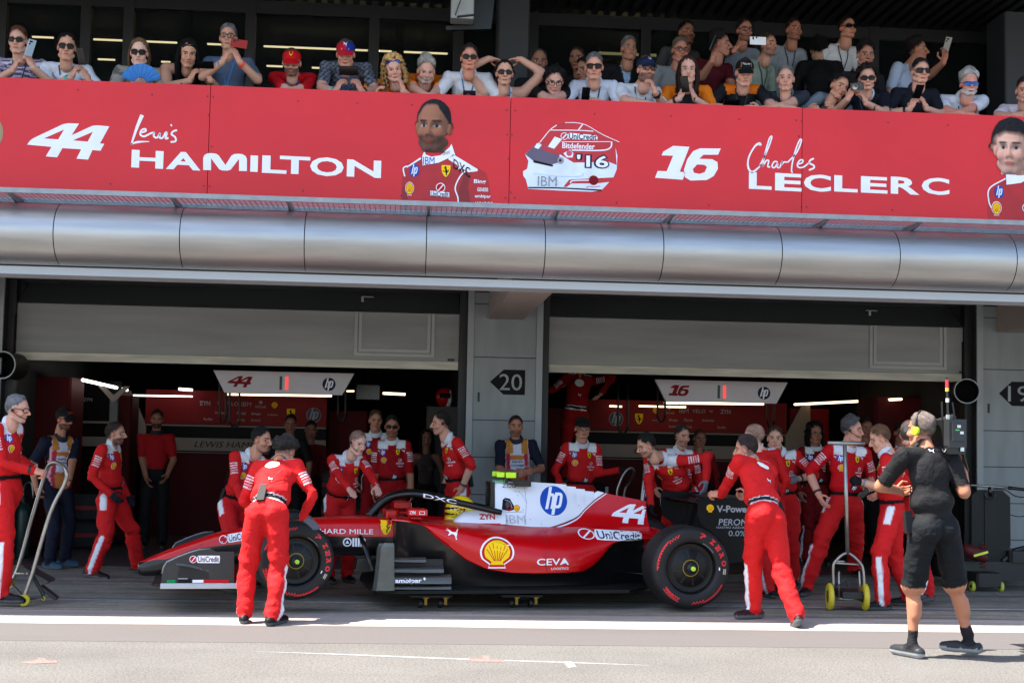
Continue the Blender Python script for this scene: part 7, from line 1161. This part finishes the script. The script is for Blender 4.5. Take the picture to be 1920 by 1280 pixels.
# ================================================================== things carried, rolled or parked
STEEL = M('tube_steel', (150, 148, 142), .32, metal=.85, var=.12, vs=9); YEL = M('wheel_yellow', (196, 176, 40), .5, var=.12); PBLK = M('phone_black', (14, 14, 16), .2, var=.1)
who = {k['label']: k['J'] for k in PEOPLE}
def find(t): return next(J for l, J in who.items() if t in l)
def slab(c, X, Y, Z, dx, dy, dz, b=None, m=0):
    b = b or MB(); c, X, Y, Z = V3(c), unit(V3(X)), unit(V3(Y)), unit(V3(Z)); q = [c+X*i*dx+Y*j*dy+Z*l*dz for l in (-1, 1) for i, j in ((-1, -1), (1, -1), (1, 1), (-1, 1))]
    return b.add(q, [(0, 3, 2, 1), (4, 5, 6, 7), (0, 1, 5, 4), (1, 2, 6, 5), (2, 3, 7, 6), (3, 0, 4, 7)], m)
def phone(label, px, py, Y, m=PBLK, wide=False, yaw=0, tilt=25, big=1., cat='phone', name='phone'):
    p = Pt(px, py, Y); n = dirv(yaw, tilt); X = unit(np.cross(n, (0, 0, 1))); Z = np.cross(X, n); t = thing(name, label, cat, p); w_, h_ = (.037*big, .076*big) if not wide else (.076*big, .037*big)
    slab(p, X, n, Z, w_, .0045, h_).build('case', m, t); b = MB()
    for i, j in ((.6, .75), (.6, .45), (.2, .75)): b.lathe([(0, .003), (.0085, .003), (.0085, 0)], p+X*w_*i+Z*h_*j+n*.0045, n, 10)
    b.build('lens', M('lens_dark', (20, 22, 28), .1), t); slab(p-n*.0048, X, n, Z, w_*.92, .0004, h_*.95).build('screen', M('screen_black', (6, 6, 8), .08), t); return t
phone('phone in a blue and white case held up by the man in the striped shirt', 57, 90, 12.62, M('phone_pale', (170, 190, 206), .4), yaw=50); phone('black phone raised by the woman in the white tee shirt', 152, 106, 12.6, yaw=-20); phone('black phone held flat by the woman with long black hair', 385, 122, 12.6, wide=True, tilt=50)
phone('red phone raised to his face by the grey haired man in the slate tee shirt', 448, 82, 12.58, M('phone_red', (150, 24, 30), .35), wide=True, yaw=25); phone('black camera phone held by the man in the checked shirt', 654, 133, 12.58, wide=True, big=1.15, tilt=35); phone('dark phone held by the grey haired man in the white shirt with a watch', 1098, 178, 12.58, tilt=45)
phone('black phone held by the woman in the black and orange shirt', 1284, 158, 12.6, yaw=-30); phone('black phone held by the young man in the black cap', 1372, 192, 12.55, wide=True, tilt=60); phone('phone held up by the man in the maroon shirt', 1338, 82, 13.25, yaw=60); phone('white phone with a black camera block at the end of an outstretched arm', 1421, 77, 13.25, M('phone_white', (220, 220, 220), .35), wide=True, big=1.05, tilt=0)
phone('silver phone held high at the right of the terrace', 1776, 84, 13.55, M('phone_silver', (150, 146, 140), .3), yaw=20); phone('dark phone clasped by the man in the navy polo', 1722, 172, 12.6, tilt=50)
def small_cam(label, px, py, Y, m, yaw=0, tilt=20, s=1.):
    p = Pt(px, py, Y); n = dirv(yaw, tilt); X = unit(np.cross(n, (0, 0, 1))); Z = np.cross(X, n); t = thing('camera', label, 'camera', p); slab(p, X, n, Z, .058*s, .02*s, .033*s).build('camera_body', m, t); MB().lathe([(.026*s, .02*s), (.026*s, .045*s), (.02*s, .045*s), (.0, .03*s)], p+X*.01, n, 20).build('lens', STEEL, t, 40); slab(p+Z*.037*s-X*.02, X, n, Z, .014, .01, .005).build('viewfinder', m, t)
small_cam('dark compact camera held low by the man in the white polo and sunglasses', 880, 178, 12.55, M('camera_maroon', (50, 24, 32), .35), 0, 50); small_cam('small silver and black camera held by the young man in the navy tee shirt', 1607, 162, 12.6, M('camera_grey', (60, 60, 64), .35), -30)
# blue folding fan
p = Pt(264, 158, 12.55); fan = thing('hand_fan', 'blue folding fan with pale ribs held by the woman in the patterned shirt', 'fan', p); b = MB(); r_ = MB(); n_ = 9
for i in range(n_):
    a0, a1 = R_(18+144*i/n_), R_(18+144*(i+1)/n_); am = (a0+a1)/2; Q = lambda a, q, d: V3(p)+V3((math.cos(a)*q, d, math.sin(a)*q)); b.add([Q(a0, .06, 0), Q(am, .06, -.008), Q(am, .185, -.012), Q(a0, .185, 0)], [(0, 1, 2, 3)]); b.add([Q(am, .06, -.008), Q(a1, .06, 0), Q(a1, .185, 0), Q(am, .185, -.012)], [(0, 1, 2, 3)]); r_.add([Q(am-.05, .0, .002), Q(am+.05, .0, .002), Q(am+.02, .12, .002), Q(am-.02, .12, .002)], [(0, 1, 2, 3)])
b.build('fan_leaf', M('fan_blue', (50, 116, 182), .7, var=.12, vs=30), fan); r_.build('fan_rib', M('fan_rib_pale', (196, 170, 140), .7), fan)
# monitor bracket over the terrace
p = Pt(884, 22, 13.2); mo = thing('terrace_monitor', 'white and black equipment box hung from the terrace roof above the white polo man', 'monitor', p); MB().box(p[0]-.2, p[0]+.02, 13.1, 13.3, p[2]-.1, SOF-.02, bev=.012).build('white_box', M('box_offwhite', (150, 152, 150), .5), mo); b = MB(); b.prism([(p[0]-.24, p[2]-.16), (p[0]+.2, p[2]-.13), (p[0]+.26, p[2]+.5), (p[0]+.03, p[2]+.5), (p[0]+.03, p[2]-.1), (p[0]-.24, p[2]-.12)], 13.31, 13.36); b.build('screen', MUL, mo); b = MB(); b.tube([(p[0]-.16, 13.08, p[2]-.08), (p[0]-.1, 13.05, p[2]+.1), (p[0]-.02, 13.08, p[2]+.3)], .006, 6); b.tube([(p[0]-.14, 13.09, p[2]-.09), (p[0]+.02, 13.09, p[2]-.065)], .01, 6); b.build('cable', MUL, mo)
# the television camera on the man's shoulder
J = find('television cameraman'); c = V3(Pt(1771, 812, 10.08)); fy = unit(dirv(-172)); X = unit(np.cross(fy, (0, 0, 1))); Zv = np.cross(X, fy); tv = thing('television_camera', 'black shoulder television camera with an aerial on the cameraman in black', 'camera', c)
TVB = M('camera_black', (20, 20, 21), .45, var=.25, vs=30); TVG = M('camera_grey_panel', (64, 66, 66), .4); W3 = lambda x, y, z: c+(X*x+fy*y+Zv*z)*1.15
slab(W3(0, .1, 0), X, fy, Zv, .075, .22, .098).build('camera_body', TVB, tv); b = MB(); slab(W3(0, -.13, .0), X, fy, Zv, .07, .04, .104, b); slab(W3(.0, -.168, .012), X, fy, Zv, .05, .012, .068, b); b.build('battery', M('battery_charcoal', (36, 37, 38), .5, var=.2), tv); b = MB()
for x, z in ((.0, .045), (.02, .005)): slab(W3(x, -.178, z), X, fy, Zv, .014, .001, .01, b)
b.build('battery_label', M('label_white', (200, 206, 200), .5), tv); slab(W3(-.012, -.178, .022), X, fy, Zv, .016, .001, .004).build('battery_light', M('label_green', (70, 190, 90), .5), tv)
b = MB(); slab(W3(.0, -.1, -.105), X, fy, Zv, .07, .06, .03, b); slab(W3(.04, -.165, -.1), X, fy, Zv, .014, .004, .014, b, 0); b.build('shoulder_pad', TVB, tv); slab(W3(.03, -.165, -.1), X, fy, Zv, .012, .006, .014).build('port_plate', M('label_white', (200, 206, 200), .5), tv)
MB().lathe([(.05, 0), (.055, .16), (.06, .17), (.06, .22), (0, .2)], W3(0, .3, 0), fy, 20).build('lens', TVB, tv, 40); b = MB(); slab(W3(-.13, .16, .03), X, fy, Zv, .055, .05, .03, b); b.tube([W3(-.06, .2, .05), W3(-.1, .18, .05)], .01); b.build('viewfinder', TVG, tv); b = MB(); b.tube([W3(.05, .3, .05), W3(.06, .0, .1)], .03, 10); b.build('microphone', M('mic_foam', (26, 24, 22), .95, bump=.6, bs=120), tv, True)
ar = child('aerial', tv); b = MB(); b.tube([W3(-.01, -.06, .09), W3(-.02, -.06, .36)], .009, 8); b.build('aerial_rod', TVB, ar); 
for z0, z1, m in ((.09, .12, M('label_white', (200, 206, 200), .5)), (.2, .225, M('label_white', (200, 206, 200), .5)), (.27, .292, M('aerial_yellow', (230, 190, 60), .5)), (.292, .345, M('aerial_red', (200, 40, 50), .5))): q0, q1 = W3(-.01-.03*(z0-.09), -.06, z0), W3(-.01-.03*(z1-.09), -.06, z1); MB().tube([q0, q1], .0125, 10).build('aerial_band', m, ar)
b = MB(); b.tube([W3(-.05, -.06, .08), W3(-.06, -.07, .2)], .007); b.tube([W3(.04, -.06, .08), W3(.02, -.06, .2)], .007); b.build('aerial_stub', TVB, ar); v = [W3(.075, .04, .0), W3(.075, -.08, -.02), W3(.09, .05, -.12), W3(.1, -.07, -.14), W3(.115, .05, -.25), W3(.13, -.07, -.24)]; v += [q+X*.006 for q in v]; MB().add(v, [(0, 1, 3, 2), (2, 3, 5, 4), (7, 6, 8, 9), (9, 8, 10, 11), (0, 2, 8, 6), (2, 4, 10, 8), (1, 7, 9, 3), (3, 9, 11, 5), (4, 5, 11, 10)]).build('strap', M('strap_olive', (70, 70, 58), .8), tv); b = MB()
for i in range(6): b.tube(crom([W3(-.06+.02*i, -.06, -.08), W3(-.075+.02*i, -.13, -.12+.01*i), W3(-.03+.012*i, -.1, -.06)], 5), .005, 5)
b.build('cable', TVB, tv)
# --- trolleys
def wheel_at(b, c, ax, r, w_): b.lathe([(r*.45, -w_*.5), (r*.9, -w_*.5), (r, -w_*.2), (r, w_*.2), (r*.9, w_*.5), (r*.45, w_*.5)], c, ax, 24); return b
def spokes(b, c, ax, r, w_): b.lathe([(0, -w_*.3), (r*.5, -w_*.3), (r*.5, w_*.3), (0, w_*.3)], c, ax, 18); return b
TR = Gd(45, 1133); t = thing('jack_trolley', 'tubular steel jack trolley with small yellow wheels at the far left', 'trolley', TR); Yn, Yf = 12.42, 12.82
top = lambda x, y, Y: Pt(x, y, Y); b = MB(); b.tube(crom([top(45, 1122, Yn), top(62, 1070, Yn), top(95, 960, Yn), top(122, 905, Yn), top(124, 884, Yn), top(112, 869, Yn+.1), top(98, 868, Yf-.1), top(86, 885, Yf), top(60, 970, Yf), top(35, 1060, Yf), top(20, 1092, Yf)], 5), .017, 10); b.tube([top(28, 1075, Yf), top(52, 1075, Yn)], .012); b.build('handle_frame', STEEL, t, True)
b = MB(); b.tube([top(45, 1122, Yn), top(80, 1118, Yn)], .012); b.prism([(0, 0), (1, 0), (1, 1)], 0, .01) if False else None; slab((top(72, 1075, Yn+.15)+top(72, 1075, Yn+.15))/2, (1, 0, -.55), (0, 1, 0), (.55, 0, 1), .13, .12, .012, b); slab(top(92, 1110, Yn+.15), (1, 0, -.75), (0, 1, 0), (.75, 0, 1), .09, .05, .014, b); b.tube([top(45, 1120, Yn), top(20, 1092, Yf)], .012); b.tube([top(62, 1080, Yn+.1), top(82, 1116, Yn+.1)], .016); b.build('lifting_plate', M('plate_dark', (34, 34, 36), .5), t)
for q, (x, y, Y) in enumerate(((45, 1125, Yn-.03), (17, 1092, Yf+.03), (82, 1121, Yn+.1))): c_ = top(x, y, Y); r = .052 if q < 2 else .018; c_[2] = max(c_[2], r); wo = wheel_at(MB(), c_, (0, 1, 0), r, .04).build('wheel', YEL, t, 40); spokes(MB(), c_, (0, 1, 0), r, .04).build('hub', PBLK, wo)
# tall trolley with a T handle
Yt = 12.72; t = thing('jack_trolley', 'tall steel jack trolley with a T handle and large yellow wheels', 'trolley', Gd(1588, 1146)); tp = lambda x, y, Y=Yt: Pt(x, y, Y); b = MB(); b.tube([tp(1552, 830), tp(1621, 831)], .019, 12); b.tube([tp(1584, 832), tp(1589, 1038)], .019, 12); b.build('handle', STEEL, t, True)
b = MB(); b.tube(crom([tp(1563, 1102), tp(1562, 1068), tp(1566, 1052), tp(1588, 1036), tp(1610, 1052), tp(1618, 1068), tp(1621, 1106)], 4), .014, 8); b.tube([tp(1563, 1055), tp(1614, 1058)], .01); b.tube([tp(1566, 1052), tp(1584, 1052)], .01); b.tube([tp(1568, 1122), tp(1617, 1124)], .014, 8); b.tube([tp(1573, 1070), tp(1573, 1120)], .01); b.tube([tp(1611, 1070), tp(1613, 1120)], .01); b.build('fork_frame', STEEL, t, True); b = MB(); slab(tp(1592, 1112, Yt+.12), (1, 0, 0), (0, 1, 0), (0, 0, 1), .11, .16, .03, b); b.tube([tp(1568, 1100), tp(1585, 1085), tp(1592, 1100)], .012); b.build('lifting_plate', M('plate_dark', (34, 34, 36), .5), t)
for x, y in ((1556, 1119), (1622, 1123)): c_ = tp(x, y); c_[2] = .125; wo = wheel_at(MB(), c_, (1, -.12, 0), .125, .045).build('wheel', YEL, t, 40); spokes(MB(), c_, (1, -.12, 0), .115, .05).build('hub', M('hub_olive', (96, 88, 30), .5), wo)
# two more trolley handles behind the car
t = thing('jack_trolley', 'steel trolley with a bent double handle held by the crewman in the black cap', 'trolley', Gd(1175, 1078)); b = MB(); Y = 15.6
b.tube(crom([Pt(1155, 1050, Y), Pt(1156, 935, Y), Pt(1162, 905, Y), Pt(1172, 885, Y), Pt(1183, 877, Y), Pt(1189, 885, Y+.05), Pt(1180, 905, Y+.25), Pt(1170, 930, Y+.3), Pt(1166, 1045, Y+.3)], 5), .014, 8); b.build('handle_frame', STEEL, t, True); b = MB(); q = Gd(1160, 1076); b.box(q[0]-.15, q[0]+.35, Y-.1, Y+.4, .09, .14); b.build('lifting_plate', M('plate_dark', (34, 34, 36), .5), t); b = MB()
for x in (-.1, .3): wheel_at(b, (q[0]+x, Y+.1, .05), (0, 1, 0), .05, .04)
b.build('wheel', YEL, t, 40)
t = thing('jack_trolley', 'steel trolley with two straight leaning tubes beside the leaning crewman', 'trolley', Gd(1190, 1100)); b = MB(); Y = 14.25
for d in (0, .18): b.tube([Pt(1222-d*50, 842, Y+d), Pt(1205-d*10, 940, Y+d), Pt(1178, 1080, Y+d)], .017, 8)
b.tube([Pt(1222, 842, Y), Pt(1213, 842, Y+.18)], .017, 8); b.build('handle_frame', STEEL, t, True); q = Gd(1180, 1100); b = MB(); b.box(q[0]-.2, q[0]+.2, Y-.1, Y+.3, .08, .13); b.build('lifting_plate', M('plate_dark', (34, 34, 36), .5), t); b = MB(); wheel_at(b, (q[0]+.15, Y-.08, .05), (0, 1, 0), .05, .04); b.build('wheel', YEL, t, 40)
# quick lift with a padded shield at the right edge
Y = 14.6; t = thing('quick_lift', 'black quick lift trolley with a handlebar and a tall padded shield at the right edge', 'trolley', Gd(1855, 1105)); S_ = lambda x, y: (lambda p: (p[0], p[2]))(Pt(x, y, Y))
MB().prism([S_(1822, 928), (S_(1834, 918)), S_(1880, 919), S_(1894, 932), S_(1895, 1022), S_(1880, 1055), S_(1836, 1056), S_(1822, 1030)], Y, Y+.06).build('padded_shield', M('pad_black', (22, 24, 20), .75, var=.1, bump=.15, bs=40), t)
b = MB(); b.prism([S_(1846, 930), S_(1866, 930), S_(1868, 1045), S_(1846, 1044)], Y-.012, Y+.001); b.build('shield_rib', M('pad_black_rib', (18, 19, 17), .7), t); b = MB(); b.tube([Pt(1820, 909, Y), Pt(1892, 914, Y)], .014, 10); b.build('handlebar', STEEL, t, True); b = MB(); b.tube([Pt(1890, 914, Y), Pt(1935, 919, Y)], .018, 8); b.tube([Pt(1855, 912, Y), Pt(1857, 930, Y)], .02); b.tube(crom([Pt(1846, 922, Y-.03), Pt(1850, 933, Y-.03), Pt(1862, 934, Y-.03), Pt(1868, 922, Y-.03)], 4), .008); b.tube(crom([Pt(1862, 916, Y), Pt(1885, 918, Y), Pt(1905, 930, Y), Pt(1935, 932, Y)], 4), .006); b.tube(crom([Pt(1895, 965, Y), Pt(1912, 968, Y), Pt(1935, 964, Y)], 4), .005); b.build('grip', PBLK, t, True)
b = MB(); g = Gd(1850, 1108); b.box(g[0]-.33, g[0]+.75, Y-.05, Y+.5, .1, .3, bev=.03); b.box(g[0]-.15, g[0]+.12, Y-.3, Y-.05, .06, .2, bev=.02); b.box(g[0]+.3, g[0]+.6, Y-.1, Y+.3, .3, .42, bev=.03); b.tube([Pt(1880, 1052, Y), Pt(1905, 1032, Y), Pt(1945, 1022, Y)], .035); b.build('base', M('lift_base_black', (20, 20, 21), .45, var=.2), t); b = MB()
for i in range(60): pass
b.tube([V3((g[0]+.02+.03*math.cos(i*.7), Y-.06+.03*math.sin(i*.7), .22+.004*i)) for i in range(70)], .005, 5); b.build('coiled_hose', M('hose_red', (130, 16, 20), .5), t, True)
for x in (-.17, .14): wo = wheel_at(MB(), (g[0]+x, Y-.22, .055), (1, 0, 0), .055, .035).build('wheel', M('wheel_lime', (176, 186, 60), .5), t, 40); spokes(MB(), (g[0]+x, Y-.22, .055), (1, 0, 0), .05, .04).build('hub', PBLK, wo)
b = MB(); q = Pt(1822, 1048, Y-.1); bag = thing('equipment_bag', 'red bag with a lime reflective strip in front of the padded shield', 'bag', (q[0], q[1], .3)); S = []
for x, h_, d_ in ((-.13, .04, .05), (-.1, .08, .08), (.0, .1, .1), (.1, .08, .08), (.13, .04, .05)): S.append([(q[0]+x, Y-.17+d_*math.cos(a), .4+h_*math.sin(a)*.8-x*.35) for a in np.linspace(0, 2*math.pi, 12, endpoint=False)])
b.loft(S).build('bag_body', M('bag_red', (84, 10, 18), .7, bump=.3, bs=30), bag, True); b = MB(); slab((q[0]+.03, Y-.268, .4), (1, 0, .28), (0, 1, 0), (-.28, 0, 1), .08, .004, .012, b); b.build('reflective_strip', M('strip_lime', (214, 240, 70), .5), bag)
# black case carrying the man high up in the right garage
q = Pt(1078, 905, 18.3); zt = float(q[2]); cs_ = thing('flight_case', 'large black flight case that the man high up in the right garage stands on', 'case', (q[0], 18.5, 0)); MB().box(q[0]-.4, q[0]+.4, 18.0, 18.9, .06, zt-.002, bev=.02).build('case_body', GBLK, cs_); b = MB()
for x in (-.4, .36): b.box(q[0]+x, q[0]+x+.04, 17.985, 17.998, .08, zt-.03)
b.build('corner_rail', GAL, cs_); b = MB()
for x in (-.3, .3): wheel_at(b, (q[0]+x, 18.1, .03), (1, 0, 0), .03, .03)
b.build('castor', PBLK, cs_)
# tyre warmer rack and small kit that fill the dark bays
for lb, px, Y, h0 in (('stack of blanketed tyres behind the bearded walking man', 168, 18.2, 2), ('stack of blanketed tyres in the dark middle of the left garage', 655, 18.0, 3), ('stack of blanketed tyres beside the tool chest in the right garage', 1462, 18.2, 3)):
    q = Gd(px, 1040); x = float(Pt(px, 900, Y)[0]); t = thing('tyre_stack', lb, 'tyres', (x, Y, 0))
    for i in range(h0):
        z = .01+i*.34; o = MB().lathe([(.2, z), (.31, z), (.345, z+.03), (.35, z+.1), (.35, z+.23), (.345, z+.3), (.31, z+.33), (.2, z+.33)], (x, Y, 0), (0, 0, 1), 32).build('tyre', M('tyre_blanket', (22, 22, 24), .8, bump=.2, bs=30), t, 40); MB().lathe([(.352, z+.14), (.354, z+.15), (.354, z+.18), (.352, z+.19)], (x, Y, 0), (0, 0, 1), 32).build('blanket_strap', M('strap_red', (120, 12, 18), .7), o)
q = Gd(42, 1075); x = float(Pt(40, 1000, 16.6)[0]); t = thing('gas_bottle', 'small dark gas bottle with a steel gauge behind the tubular trolley', 'gas bottle', (x, 16.6, 0)); MB().lathe([(0, 0), (.09, 0), (.1, .02), (.1, .52), (.08, .6), (.03, .64), (.03, .7), (0, .7)], (x, 16.6, .006), (0, 0, 1), 24).build('cylinder', M('bottle_green', (16, 44, 40), .4), t, 40); b = MB(); b.lathe([(0, -.02), (.035, -.02), (.035, .02), (0, .02)], (x, 16.53, .74), (0, 1, 0), 16); b.tube(crom([(x, 16.6, .7), (x+.02, 16.58, .85), (x+.1, 16.56, .87), (x+.13, 16.56, .7)], 5), .012, 8); b.build('gauge', STEEL, t, True)
